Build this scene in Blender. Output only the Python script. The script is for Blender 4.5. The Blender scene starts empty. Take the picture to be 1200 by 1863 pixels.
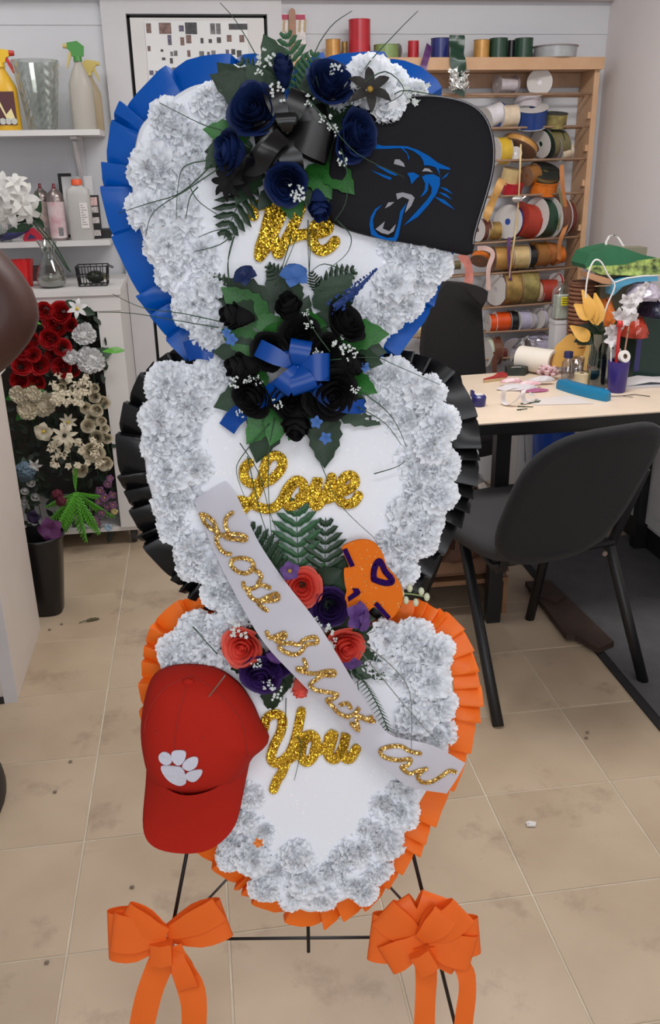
import bpy, math, random
from mathutils import Vector as V, Matrix
from mathutils.geometry import tessellate_polygon
R_ = random.Random(7)
scene = bpy.context.scene
COL = scene.collection

# ---------------------------------------------------------------- camera
FPX = 1613.0
HEAD, PITCH, ROLL = math.radians(8), math.radians(21.7), math.radians(1.0)
CAM = V((0, 0, 1.5))
_F = V((math.sin(HEAD)*math.cos(PITCH), math.cos(HEAD)*math.cos(PITCH), -math.sin(PITCH)))
_R = V((math.cos(HEAD), -math.sin(HEAD), 0)); _U = _R.cross(_F)
CR = _R*math.cos(ROLL) - _U*math.sin(ROLL); CU = _U*math.cos(ROLL) + _R*math.sin(ROLL)
cd = bpy.data.cameras.new('camera'); cam = bpy.data.objects.new('camera', cd); COL.objects.link(cam)
cam.matrix_world = Matrix(((CR.x, CU.x, -_F.x, CAM.x), (CR.y, CU.y, -_F.y, CAM.y), (CR.z, CU.z, -_F.z, CAM.z), (0, 0, 0, 1)))
cd.sensor_fit = 'VERTICAL'; cd.sensor_height = 24; cd.lens = 24*FPX/1863; cd.clip_start = .02
scene.camera = cam
# ---------------------------------------------------------------- world, lights, exposure
scene.view_settings.view_transform = 'Standard'; scene.view_settings.look = 'None'
scene.view_settings.gamma = 1; scene.view_settings.use_curve_mapping = False
scene.view_settings.exposure = -.2
w = bpy.data.worlds.new('world'); scene.world = w; w.use_nodes = True
w.node_tree.nodes['Background'].inputs[0].default_value = (.86, .9, 1, 1)
w.node_tree.nodes['Background'].inputs[1].default_value = .5
def area(name, loc, sx, sy, power, col=(1, 1, 1)):
    l = bpy.data.lights.new(name, 'AREA'); l.shape = 'RECTANGLE'; l.size = sx; l.size_y = sy
    l.energy = power; l.color = col
    o = bpy.data.objects.new(name, l); COL.objects.link(o); o.location = loc; return o
area('ceiling_lamp', (.75, 2.3, 2.56), 1.2, .5, 38, (1, .985, .97))
area('ceiling_lamp', (.15, -.2, 2.56), 1.3, .5, 17, (.96, .975, 1))
front_fill = area('front_fill_light', (.1, -2.3, 1.75), 2.4, 1.3, 46, (.93, .965, 1)); front_fill.rotation_euler = (math.radians(90), 0, 0)  # unseen panel lamp added behind the camera to brighten the wreath
area('ceiling_lamp', (-.9, 3.0, 2.56), .5, .9, 9, (1, .985, .97))

# ---------------------------------------------------------------- helpers: pixel of the photo -> point on a real plane of the room
def ray(px, py): return _F + CR*((px-600)/FPX) + CU*((931.5-py)/FPX)
def PY(px, py, Y): d = ray(px, py); return CAM + d*((Y-CAM.y)/d.y)
def PX(px, py, X): d = ray(px, py); return CAM + d*((X-CAM.x)/d.x)
def PZ(px, py, Z=0.): d = ray(px, py); return CAM + d*((Z-CAM.z)/d.z)
def lin(c):
    c = c/255.
    return c/12.92 if c <= .04045 else ((c+.055)/1.055)**2.4
_mats = {}
def mat(key, rgb, rough=.6, metal=0., var=0., vs=8., bump=0., bs=60., trans=0., spec=.5, glass=0., rnd=0., sheen=0., rgb2=None, alpha=1., weave=False):
    if key in _mats: return _mats[key]
    m = bpy.data.materials.new(key); m.use_nodes = True; nt = m.node_tree; N = nt.nodes; L = nt.links
    b = N['Principled BSDF']; c = (lin(rgb[0]), lin(rgb[1]), lin(rgb[2]), 1)
    b.inputs['Base Color'].default_value = c
    b.inputs['Roughness'].default_value = rough; b.inputs['Metallic'].default_value = metal
    b.inputs['Specular IOR Level'].default_value = spec
    if sheen: b.inputs['Sheen Weight'].default_value = sheen
    if glass: b.inputs['Transmission Weight'].default_value = glass; b.inputs['IOR'].default_value = 1.3
    if alpha < 1: b.inputs['Alpha'].default_value = alpha
    tc = N.new('ShaderNodeTexCoord'); src = None
    if var or rgb2:
        n = N.new('ShaderNodeTexNoise'); n.inputs['Scale'].default_value = vs; n.inputs['Detail'].default_value = 5
        L.new(tc.outputs['Object'], n.inputs['Vector'])
        r = N.new('ShaderNodeValToRGB'); L.new(n.outputs['Fac'], r.inputs['Fac'])
        r.color_ramp.elements[0].position = .32; r.color_ramp.elements[1].position = .68
        if rgb2: a, z = tuple(lin(x) for x in rgb2)+(1,), c
        else: a = tuple(x*(1-var) for x in c[:3])+(1,); z = tuple(min(1, x*(1+var)) for x in c[:3])+(1,)
        r.color_ramp.elements[0].color = a; r.color_ramp.elements[1].color = z
        L.new(r.outputs['Color'], b.inputs['Base Color']); src = r.outputs['Color']
    if rnd:
        oi = N.new('ShaderNodeObjectInfo'); mr = N.new('ShaderNodeMapRange')
        mr.inputs['To Min'].default_value = 1-rnd; mr.inputs['To Max'].default_value = 1+rnd
        L.new(oi.outputs['Random'], mr.inputs['Value'])
        h = N.new('ShaderNodeHueSaturation'); L.new(mr.outputs['Result'], h.inputs['Value'])
        if src: L.new(src, h.inputs['Color'])
        else: h.inputs['Color'].default_value = c
        L.new(h.outputs['Color'], b.inputs['Base Color']); src = h.outputs['Color']
    if bump:
        n2 = N.new('ShaderNodeTexNoise'); n2.inputs['Scale'].default_value = bs; n2.inputs['Detail'].default_value = 3
        if weave: n2 = N.new('ShaderNodeTexChecker'); n2.inputs['Scale'].default_value = bs
        bp = N.new('ShaderNodeBump'); bp.inputs['Strength'].default_value = bump; bp.inputs['Distance'].default_value = .004
        L.new(tc.outputs['Object'], n2.inputs['Vector']); L.new(n2.outputs['Fac'], bp.inputs['Height'])
        L.new(bp.outputs['Normal'], b.inputs['Normal'])
    if trans:
        out = N['Material Output']; t = N.new('ShaderNodeBsdfTranslucent'); mx = N.new('ShaderNodeMixShader')
        t.inputs['Color'].default_value = c
        if src: L.new(src, t.inputs['Color'])
        mx.inputs[0].default_value = trans; L.new(b.outputs[0], mx.inputs[1]); L.new(t.outputs[0], mx.inputs[2])
        L.new(mx.outputs[0], out.inputs['Surface'])
    m.diffuse_color = c
    _mats[key] = m; return m
def glitter(key, rgb, scale=700, amount=1.1, rough=.22, sparse=None, base=None, metal=1.):
    """flakes: every Voronoi cell is a tiny mirror with a tilt of its own"""
    if key in _mats: return _mats[key]
    m = bpy.data.materials.new(key); m.use_nodes = True; nt = m.node_tree; N = nt.nodes; L = nt.links
    b = N['Principled BSDF']; c = (lin(rgb[0]), lin(rgb[1]), lin(rgb[2]), 1)
    tc = N.new('ShaderNodeTexCoord'); vo = N.new('ShaderNodeTexVoronoi'); vo.inputs['Scale'].default_value = scale
    L.new(tc.outputs['Object'], vo.inputs['Vector'])
    s = N.new('ShaderNodeVectorMath'); s.operation = 'SUBTRACT'; s.inputs[1].default_value = (.5, .5, .5)
    L.new(vo.outputs['Color'], s.inputs[0])
    k = N.new('ShaderNodeVectorMath'); k.operation = 'SCALE'; k.inputs['Scale'].default_value = amount; L.new(s.outputs[0], k.inputs[0])
    g = N.new('ShaderNodeNewGeometry'); a = N.new('ShaderNodeVectorMath'); a.operation = 'ADD'
    L.new(k.outputs[0], a.inputs[0]); L.new(g.outputs['Normal'], a.inputs[1])
    nn = N.new('ShaderNodeVectorMath'); nn.operation = 'NORMALIZE'; L.new(a.outputs[0], nn.inputs[0])
    b.inputs['Base Color'].default_value = c; b.inputs['Metallic'].default_value = metal; b.inputs['Roughness'].default_value = rough
    if sparse is None: L.new(nn.outputs[0], b.inputs['Normal'])
    else:
        d = N.new('ShaderNodeBsdfDiffuse'); d.inputs['Color'].default_value = tuple(lin(x) for x in base)+(1,)
        L.new(nn.outputs[0], b.inputs['Normal'])
        sp = N.new('ShaderNodeSeparateColor'); L.new(vo.outputs['Color'], sp.inputs[0])
        lt = N.new('ShaderNodeMath'); lt.operation = 'LESS_THAN'; lt.inputs[1].default_value = sparse; L.new(sp.outputs[0], lt.inputs[0])
        mx = N.new('ShaderNodeMixShader'); L.new(lt.outputs[0], mx.inputs[0]); L.new(d.outputs[0], mx.inputs[1]); L.new(b.outputs[0], mx.inputs[2])
        L.new(mx.outputs[0], N['Material Output'].inputs['Surface'])
    m.diffuse_color = c; _mats[key] = m; return m

def clear_mat(key, rgb, clear):
    """thin clear glass or plastic film: lets light straight through, glints at grazing angles"""
    m = mat(key, rgb, .12); nt = m.node_tree; N = nt.nodes; L = nt.links; b = N.new('ShaderNodeBsdfGlossy'); b.inputs['Roughness'].default_value = .06
    t = N.new('ShaderNodeBsdfTransparent'); t.inputs[0].default_value = tuple(lin(x) for x in rgb)+(1,); mx = N.new('ShaderNodeMixShader')
    lw = N.new('ShaderNodeLayerWeight'); lw.inputs[0].default_value = .45; mr = N.new('ShaderNodeMapRange'); mr.inputs['To Min'].default_value = 1-clear; mr.inputs['To Max'].default_value = .6
    L.new(lw.outputs['Facing'], mr.inputs['Value']); L.new(mr.outputs[0], mx.inputs[0]); L.new(t.outputs[0], mx.inputs[1]); L.new(b.outputs[0], mx.inputs[2]); L.new(mx.outputs[0], N['Material Output'].inputs['Surface'])
    return m
class MB:
    def __init__(s): s.v = []; s.f = []
    def add(s, vs, fs):
        n = len(s.v); s.v += [tuple(p) for p in vs]; s.f += [tuple(i+n for i in q) for q in fs]; return s
    def box(s, a, b, rot=None, c=None):
        (x0, y0, z0), (x1, y1, z1) = a, b
        vs = [V((x, y, z)) for z in (z0, z1) for y in (y0, y1) for x in (x0, x1)]
        if rot is not None:
            c = V(c) if c else V(((x0+x1)/2, (y0+y1)/2, (z0+z1)/2)); vs = [rot @ (p-c) + c for p in vs]
        return s.add(vs, [(0, 2, 3, 1), (4, 5, 7, 6), (0, 1, 5, 4), (2, 6, 7, 3), (1, 3, 7, 5), (0, 4, 6, 2)])
    def rings(s, rings, closed=True, cap=True):
        n = len(rings[0]); base = len(s.v)
        for r in rings: s.v += [tuple(p) for p in r]
        for i in range(len(rings)-1):
            for j in range(n if closed else n-1):
                a = base+i*n+j; b = base+i*n+(j+1) % n
                s.f.append((a, b, b+n, a+n))
        if cap and closed:
            s.f.append(tuple(base+j for j in range(n))[::-1]); k = base+(len(rings)-1)*n; s.f.append(tuple(k+j for j in range(n)))
        return s
    def cone(s, p, q, r0, r1, n=16, cap=True):
        p, q = V(p), V(q); d = (q-p).normalized(); a = d.orthogonal().normalized(); b = d.cross(a)
        ring = lambda c, r: [c+(a*math.cos(2*math.pi*i/n)+b*math.sin(2*math.pi*i/n))*r for i in range(n)]
        return s.rings([ring(p, r0), ring(q, r1)], cap=cap)
    def lathe(s, prof, c=(0, 0, 0), ax=(0, 0, 1), n=20, cap=True):
        c = V(c); d = V(ax).normalized(); a = d.orthogonal().normalized(); b = d.cross(a)
        return s.rings([[c+d*z+(a*math.cos(2*math.pi*i/n)+b*math.sin(2*math.pi*i/n))*max(r, .0002) for i in range(n)] for r, z in prof], cap=cap)
    def tube(s, pts, r, n=6, cap=True):
        pts = [V(p) for p in pts]; rr = r if isinstance(r, (list, tuple)) else [r]*len(pts); rings = []
        a = None
        for i, p in enumerate(pts):
            t = (pts[min(i+1, len(pts)-1)]-pts[max(i-1, 0)]).normalized()
            if a is None: a = t.orthogonal().normalized()
            a = (a-t*a.dot(t)); a = a.normalized() if a.length > 1e-6 else t.orthogonal().normalized()
            b = t.cross(a)
            rings.append([p+(a*math.cos(2*math.pi*k/n)+b*math.sin(2*math.pi*k/n))*rr[i] for k in range(n)])
        return s.rings(rings, cap=cap)
    def strip(s, L, Rr, th=0.0):
        """ribbon between two edge lines"""
        return s.rings([[V(a)+(V(b)-V(a))*t for t in (0, .33, .67, 1)] for a, b in zip(L, Rr)], closed=False, cap=False)
    def prism(s, poly, h0, h1, f=None):
        """2-D outline (x, y) filled and given thickness between heights h0 and h1"""
        n = len(poly); tri = tessellate_polygon([[V((p[0], p[1], 0)) for p in poly]]); base = len(s.v)
        f = f or (lambda x, y, h: (x, y, h))
        s.v += [tuple(f(p[0], p[1], h0)) for p in poly]+[tuple(f(p[0], p[1], h1)) for p in poly]
        ar = sum(poly[i][0]*poly[(i+1) % n][1]-poly[(i+1) % n][0]*poly[i][1] for i in range(n))
        for t in tri:
            a, b, c = t; A, B, C = poly[a], poly[b], poly[c]
            if (B[0]-A[0])*(C[1]-A[1])-(C[0]-A[0])*(B[1]-A[1]) < 0: b, c = c, b
            s.f.append((base+n+a, base+n+b, base+n+c)); s.f.append((base+c, base+b, base+a))
        for i in range(n):
            j = (i+1) % n; q = (base+i, base+j, base+n+j, base+n+i); s.f.append(q if ar > 0 else q[::-1])
        return s
    def sphere(s, c, r, n=12, m=7, sc=(1, 1, 1)):
        c = V(c); rings = []
        for i in range(m+1):
            t = math.pi*i/m; q = max(math.sin(t), .01)
            rings.append([c+V((math.cos(2*math.pi*k/n)*q*r*sc[0], math.sin(2*math.pi*k/n)*q*r*sc[1], -math.cos(t)*r*sc[2])) for k in range(n)])
        return s.rings(rings)
    def merge(s, o, M=None):
        return s.add([(M @ V(p)) if M is not None else p for p in o.v], o.f)
    def mesh(s, name, m, smooth=False, ang=None):
        me = bpy.data.meshes.new(name); me.from_pydata([tuple(p) for p in s.v], [], s.f); me.update()
        if m: me.materials.append(m)
        if smooth or ang:
            for p in me.polygons: p.use_smooth = True
            if ang:
                me.shade_smooth() if False else None
                try: me.set_sharp_from_angle(angle=math.radians(ang))
                except Exception: pass
        return me
def ob(name, me, parent=None, M=None, label=None):
    o = bpy.data.objects.new(name, me); COL.objects.link(o)
    if parent: o.parent = parent
    if M is not None: o.matrix_local = M
    if label: o['label'] = label
    return o
def part(name, mb, m, parent, smooth=False, label=None, ang=None, M=None):
    return ob(name, mb.mesh(name, m, smooth, ang), parent, M, label)
def tag(o, label, cat, group=None, kind=None):
    if label: o['label'] = label
    if cat: o['category'] = cat
    if group: o['group'] = group
    if kind: o['kind'] = kind
    return o
def thing(name, label, cat, loc=(0, 0, 0), rz=0., group=None, M=None):
    o = bpy.data.objects.new(name, None); COL.objects.link(o); o.empty_display_size = .05
    o.matrix_world = M if M is not None else Matrix.Translation(V(loc)) @ Matrix.Rotation(rz, 4, 'Z')
    return tag(o, label, cat, group)
def struct(name, mb, m, parent=None, smooth=False):
    o = ob(name, mb.mesh(name, m, smooth), parent)
    if not parent: o['kind'] = 'structure'
    return o
def TR(x, y, z, rz=0., rx=0., ry=0., s=1.):
    return Matrix.Translation((x, y, z)) @ Matrix.Rotation(rz, 4, 'Z') @ Matrix.Rotation(ry, 4, 'Y') @ Matrix.Rotation(rx, 4, 'X') @ Matrix.Scale(s, 4)
def aim(p, d, spin=0., s=1.):
    """matrix placing a mesh whose +Z axis points along d"""
    z = V(d).normalized(); x = V((0, 0, 1)).cross(z)
    if x.length < .05: x = V((1, 0, 0)).cross(z)
    x.normalize(); y = z.cross(x)
    Q = Matrix(((x.x, y.x, z.x), (x.y, y.y, z.y), (x.z, y.z, z.z))).to_4x4()
    return Matrix.Translation(V(p)) @ Q @ Matrix.Rotation(spin, 4, 'Z') @ Matrix.Scale(s, 4)
NTH = ['leftmost', 'second from left', 'third from left', 'fourth from left', 'fifth from left', 'sixth from left']
ROW = ['top', 'second', 'third', 'fourth', 'fifth', 'sixth', 'seventh', 'eighth']
def row_labels(pts, tail, gap=12):
    """label for every (x, y): its place in its row, rows counted from the top"""
    idx = sorted(range(len(pts)), key=lambda i: pts[i][1]); rows = []
    for i in idx:
        if rows and pts[i][1]-pts[rows[-1][0]][1] < gap: rows[-1].append(i)
        else: rows.append([i])
    out = [''] * len(pts)
    for r, ro in enumerate(rows):
        ro.sort(key=lambda i: pts[i][0])
        for k, i in enumerate(ro): out[i] = ('only one' if len(ro) == 1 else 'rightmost' if k == len(ro)-1 else NTH[k])+' in the '+(ROW[r] if r < len(rows)-1 else 'lowest')+' row of '+tail
    return out
def smooth_path(pts, k=4, closed=False):
    pts = [V(p) for p in pts]; out = []; n = len(pts)
    rng = range(n if closed else n-1)
    for i in rng:
        g = lambda j: pts[j % n] if closed else pts[max(0, min(n-1, j))]
        a, b, c, d = g(i-1), g(i), g(i+1), g(i+2)
        for t in range(k):
            t = t/k
            out.append(.5*((2*b)+(c-a)*t+(2*a-5*b+4*c-d)*t*t+(-a+3*b-3*c+d)*t**3))
    if not closed: out.append(pts[-1])
    return out
# ---------------------------------------------------------------- flower and leaf shapes (unit size, +Z is the way they face)
def carnation_mb(seed, R=1., rings=6):
    r = random.Random(seed); mb = MB()
    for k in range(rings):
        el = math.radians([4, 24, 42, 58, 72, 86][k]); n = [9, 9, 8, 7, 5, 3][k]; ln = [1., 1.0, .96, .9, .86, .84][k]*R
        for i in range(n):
            phi = 2*math.pi*(i+r.random()*.6)/n; e = el+r.uniform(-.16, .16); L = ln*r.uniform(.86, 1.1)
            hw = 1.45*math.pi/n*(1+.25*k); ph = r.uniform(0, 6.28); fr = r.uniform(3.2, 4.6); am = r.uniform(.05, .09)
            A, B = 14, 4; vs = []
            for b in range(B+1):
                q = b/B
                for a in range(A+1):
                    t = 2*a/A-1
                    ll = L*q*(1-.12*t*t)*(1+(.028*(1 if a % 2 else -1) if b == B else 0))
                    ee = e+am*1.5*q*q*math.sin(fr*t*2.2+ph)+.05*q**3*math.sin(13*t+ph*2)+.10*q*math.sin(ph*3)
                    f = phi+t*hw*(.45+.55*q)*math.cos(e*.6)+.10*q*q*math.sin(5*t+ph)
                    vs.append((ll*math.cos(ee)*math.cos(f), ll*math.cos(ee)*math.sin(f), ll*math.sin(ee)*.95))
            mb.add(vs, [(b*(A+1)+a, b*(A+1)+a+1, (b+1)*(A+1)+a+1, (b+1)*(A+1)+a) for b in range(B) for a in range(A)])
    mb.sphere((0, 0, .12*R), .6*R, 14, 8, (1, 1, .85))  # inner ball added so the gaps between petals stay bright
    return mb
def petal_cup(mb, phi, span, r0, r1, h0, h1, curl, r, tw=0., A=7, B=6):
    vs = []
    for b in range(B+1):
        q = b/B
        for a in range(A+1):
            t = 2*a/A-1
            rad = r0+(r1-r0)*math.sin(q*math.pi/2)**.7+curl*max(0, q-.62)**1.5*2.2*(1-.3*t*t)
            rad *= 1+.05*math.sin(4*t+phi*3)
            f = phi+t*span/2*(.35+.65*math.sin(min(1, q*1.25)*math.pi/2))+tw*q
            z = h0+(h1-h0)*q*(1-.16*t*t*q)-curl*max(0, q-.8)*1.2
            vs.append((rad*math.cos(f), rad*math.sin(f), z))
    mb.add(vs, [(b*(A+1)+a, b*(A+1)+a+1, (b+1)*(A+1)+a+1, (b+1)*(A+1)+a) for b in range(B) for a in range(A)])
def rose_mb(seed, open_=1.):
    """unit radius about 1, height about 1.5, base at z = -0.9"""
    r = random.Random(seed); mb = MB()
    # rolled heart
    vs = []; n = 26
    for i in range(n+1):
        a = i*.52; rr = .06+.25*i/n
        for q in range(4): vs.append(((rr*(.7+.3*q/3))*math.cos(a), (rr*(.7+.3*q/3))*math.sin(a), -.3+.95*q/3-.10*i/n))
    mb.add(vs, [(i*4+q, i*4+q+1, i*4+q+5, i*4+q+4) for i in range(n) for q in range(3)])
    for k, (cnt, rad, h, cu) in enumerate([(3, .42, .62, .06), (4, .62*open_, .58, .16), (5, .8*open_, .46, .32), (5, .92*open_, .26, .5)]):
        for i in range(cnt):
            petal_cup(mb, 2*math.pi*(i+r.uniform(-.12, .12))/cnt+k*.7, 2.5 if k < 2 else 1.75, .12, rad*r.uniform(.94, 1.06), -.85, h*r.uniform(.9, 1.1), cu*open_*r.uniform(.7, 1.3), r)
    return mb
def leaf_mb(L=1., W=.5, n=9, serr=.10, fold=.16, bend=.18):
    mb = MB(); vs = []
    for i in range(n+1):
        q = i/n; w = W/2*math.sin(math.pi*q**.8)**.85*(1+(serr if i % 2 else -serr)) if 0 < i < n else .004
        z = -bend*q*q
        vs += [(q*L, -w, z+fold*w), (q*L, -w*.5, z+fold*w*.4), (q*L, 0, z), (q*L, w*.5, z+fold*w*.4), (q*L, w, z+fold*w)]
    mb.add(vs, [(i*5+a, i*5+a+5, i*5+a+6, i*5+a+1) for i in range(n) for a in range(4)])
    return mb
def fern_mb(L=1., W=.5, n=9, bend=.2, slim=.085):
    mb = MB(); zz = lambda q: -bend*q*q
    mb.tube([(q/6*L, 0, zz(q/6)) for q in range(7)], [.012, .011, .01, .009, .007, .005, .003], 4)
    for i in range(n):
        q = .06+.88*i/(n-1); l = W/2*(math.sin(math.pi*(.22+.76*(1-q)))**.8)*(.35+.65*min(1, (1-q)*2.2)); x0 = q*L
        for sg in (-1, 1):
            vs = []; K = 5
            for k in range(K+1):
                t = k/K; ww = slim*L*(math.sin(math.pi*(.12+.8*t))**.7)*(1+(.22 if k % 2 else -.15)) if k < K else .004
                cx = x0+l*t*.62; cy = sg*l*t*.95; z = zz(q)-.05*l*t
                vs += [(cx-ww*.55, cy, z), (cx, cy, z+.012), (cx+ww*.55, cy, z)]
            mb.add(vs, [(k*3+a, k*3+a+1, k*3+a+4, k*3+a+3) for k in range(K) for a in (0, 1)])
    vs = [(L*.93, -.02, zz(.93)), (L*.93, .02, zz(.93)), (L*1.04, 0, zz(1.04))]; mb.add(vs, [(0, 1, 2)])
    return mb
def star_mb(n=6, L=1., W=.42, cup=.25, curl=.25, B=5):
    """lily or daisy: n pointed petals"""
    mb = MB()
    for i in range(n):
        f = 2*math.pi*i/n; c, s = math.cos(f), math.sin(f); vs = []
        for b in range(B+1):
            q = b/B; w = W/2*math.sin(math.pi*(.12+.86*q))**.8 if b < B else .01
            z = cup*math.sin(q*math.pi*.8)-curl*max(0, q-.6)+(.02 if i % 2 else 0)
            for a in (-1, 0, 1):
                x, y = q*L, a*w; vs.append((x*c-y*s, x*s+y*c, z+(.08*W if a else 0)))
        mb.add(vs, [(b*3+a, b*3+a+1, b*3+a+4, b*3+a+3) for b in range(B) for a in (0, 1)])
    return mb
def cluster_mb(seed, n=60, R=1., fl=.26, npet=5, hemi=True, flat=.8):
    """hydrangea-like ball of small florets"""
    r = random.Random(seed); mb = MB(); s = star_mb(npet, fl, fl*.95, fl*.15, fl*.1, 2)
    for i in range(n):
        z = (i+.5)/n if hemi else 1-2*(i+.5)/n; f = i*2.39996+r.random()*.3; q = math.sqrt(1-z*z)
        d = V((q*math.cos(f), q*math.sin(f), z)); p = d*R*r.uniform(.88, 1.05); p.z *= flat
        mb.merge(s, aim(p, d+V((r.uniform(-.3, .3), r.uniform(-.3, .3), 0)), r.random()*6))
    return mb
def bead_mb(seed, n=16, R=1., s=.09):
    """baby's breath: sprays of tiny buds on hair-thin stems"""
    r = random.Random(seed); mb = MB(); o = MB(); o.sphere((0, 0, 0), s, 5, 3)
    for i in range(n):
        p = V((r.uniform(-1, 1), r.uniform(-1, 1), r.uniform(.0, .6)))*R*.8
        mb.merge(star_mb(5, s*2, s*1.4, s*.5, 0, 2), aim(p, V((r.uniform(-.5, .5), r.uniform(-.5, .5), 1)), r.random()*6)); mb.merge(o, Matrix.Translation(p))
    return mb
GREEN_D = mat('leaf_dark_green', (30, 58, 34), .5, var=.25, vs=30, trans=.15, rnd=.3)
GREEN_L = mat('leaf_bright_green', (42, 116, 40), .45, var=.25, vs=30, trans=.2, rnd=.2)
GREEN_F = mat('fern_green', (44, 88, 54), .5, var=.25, vs=30, trans=.15, rnd=.2)
GREEN_LIME = mat('lime_fern_green', (96, 178, 52), .5, var=.2, vs=30, trans=.2, rnd=.2)
STEM = mat('stem_green', (38, 68, 44), .5)
CARN = [carnation_mb(i) for i in range(6)]
M_CARN = mat('white_silk_petals', (248, 250, 254), .9, trans=.22, rnd=.02, spec=.08)
CARN_ME = [c.mesh('carnation', M_CARN, True) for c in CARN]
_me = {}
def me_of(kind, m, seed=0):
    k = (kind, m.name, seed)
    if k not in _me:
        b = {'rose': lambda: rose_mb(seed), 'bud': lambda: rose_mb(seed, .62), 'leaf': lambda: leaf_mb(1, .56, 11, .09), 'slim': lambda: leaf_mb(1, .3, 9, .12),
             'fern': lambda: fern_mb(1, .62, 9), 'lime': lambda: fern_mb(1, .42, 13, .35, .06), 'star': lambda: star_mb(6), 'daisy': lambda: star_mb(8, 1, .36, .2, .3),
             'ball': lambda: cluster_mb(seed, 46, 1., .36), 'beads': lambda: bead_mb(seed), 'pansy': lambda: star_mb(5, 1, 1.05, .25, .35), 'five': lambda: star_mb(5, 1, .7, .3, .2),
             'carn': lambda: carnation_mb(seed, 1., 4)}[kind]()
        _me[k] = b.mesh(kind, m, kind in ('carn', 'rose', 'bud', 'leaf', 'slim', 'pansy', 'star', 'daisy', 'five'))
    return _me[k]
# ================================================================= ROOM
YB = 4.0; XR = 1.775; XL = -1.9; ZC = 2.6
M_WALL = mat('painted_wall', (208, 209, 213), .7, var=.025, vs=3, bump=.12, bs=90)
M_WALLR = mat('painted_side_wall', (224, 217, 216), .7, var=.025, vs=3, bump=.12, bs=70)
M_WHITE = mat('white_gloss_paint', (215, 212, 210), .45, var=.03, vs=5, bump=.05, bs=40)
M_TRIM = mat('white_trim_paint', (205, 203, 205), .5, var=.03, vs=6)
M_DARK = mat('dark_gap', (22, 20, 20), .8)
M_BLACK = mat('black_metal', (16, 16, 18), .45, var=.15, vs=20)
struct('wall_back', MB().box((XL-.1, YB, 0), (XR+.1, YB+.1, ZC)), M_WALL)
struct('wall_right', MB().box((XR, -2.4, 0), (XR+.1, YB, ZC)), M_WALLR)
struct('wall_left', MB().box((XL-.1, -2.4, 0), (XL, YB, ZC)), M_WALL)
struct('wall_front', MB().box((XL-.1, -2.5, 0), (XR+.1, -2.4, ZC)), M_WALL)
struct('ceiling', MB().box((XL-.1, -2.5, ZC), (XR+.1, YB+.1, ZC+.1)), M_WALL)
# soffit board high on the back wall
struct('trim_1', MB().box((XL, YB-.05, 2.088), (XR, YB, 2.14)), mat('soffit_paint', (196, 184, 184), .6))
struct('trim_2', MB().box((XL, YB-.004, 2.0), (-.235, YB, 2.088)).box((.38, YB-.004, 1.97), (XR, YB, 2.088)), M_WALL)
# floor: grout bed with a tile object for every tile
M_GROUT = mat('grout', (196, 184, 164), .8, var=.12, vs=12)
fl = struct('floor', MB().box((XL-.1, -2.5, -.06), (XR+.1, YB+.1, -.0022)), M_GROUT)
M_TILE = mat('beige_tile', (186, 166, 142), .42, rgb2=(170, 149, 125), vs=3.2, bump=.06, bs=25, rnd=.035)
nt = M_TILE.node_tree   # brown scuffs and stains with a shape of their own
tcn = nt.nodes.new('ShaderNodeTexCoord'); g = nt.nodes.new('ShaderNodeNewGeometry')
n3 = nt.nodes.new('ShaderNodeTexNoise'); n3.inputs['Scale'].default_value = 4.5; n3.inputs['Detail'].default_value = 8; n3.inputs['Roughness'].default_value = .65
nt.links.new(g.outputs['Position'], n3.inputs['Vector'])
rr = nt.nodes.new('ShaderNodeValToRGB'); rr.color_ramp.elements[0].position = .56; rr.color_ramp.elements[1].position = .72
rr.color_ramp.elements[1].color = (.55, .55, .55, 1); rr.color_ramp.elements[0].color = (0, 0, 0, 1)
nt.links.new(n3.outputs['Fac'], rr.inputs['Fac'])
mx = nt.nodes.new('ShaderNodeMix'); mx.data_type = 'RGBA'; mx.inputs['B'].default_value = (.17, .105, .066, 1)
bs = nt.nodes['Principled BSDF']; old = bs.inputs['Base Color'].links[0].from_socket
nt.links.new(rr.outputs['Color'], mx.inputs['Factor']); nt.links.new(old, mx.inputs['A']); nt.links.new(mx.outputs['Result'], bs.inputs['Base Color'])
TS = .33; q = TS/2-.0022
tb = MB().rings([[(-q, -q, -.006), (q, -q, -.006), (q, q, -.006), (-q, q, -.006)], [(-q, -q, -.001), (q, -q, -.001), (q, q, -.001), (-q, q, -.001)],
                [(-q+.0015, -q+.0015, 0), (q-.0015, -q+.0015, 0), (q-.0015, q-.0015, 0), (-q+.0015, q-.0015, 0)]])
tme = tb.mesh('tile', M_TILE); k = 0
for i in range(-5, 7):
    for j in range(-1, 12):
        cx, cy = -.36+TS*(i+.5), 1.415+TS*(j-4+.5)
        if cx > XR+.02 or cx < XL or cy > YB-.1: continue
        ob('tile', tme, fl, TR(cx, cy, 0, (R_.randrange(4))*math.pi/2))
struct('baseboard_back', MB().box((XL, YB-.014, 0), (-.24, YB, .09)), M_TRIM)
struct('baseboard_right', MB().box((XR-.012, -2.3, 0), (XR, YB, .1)), mat('black_cove_base', (24, 24, 26), .5))
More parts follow.
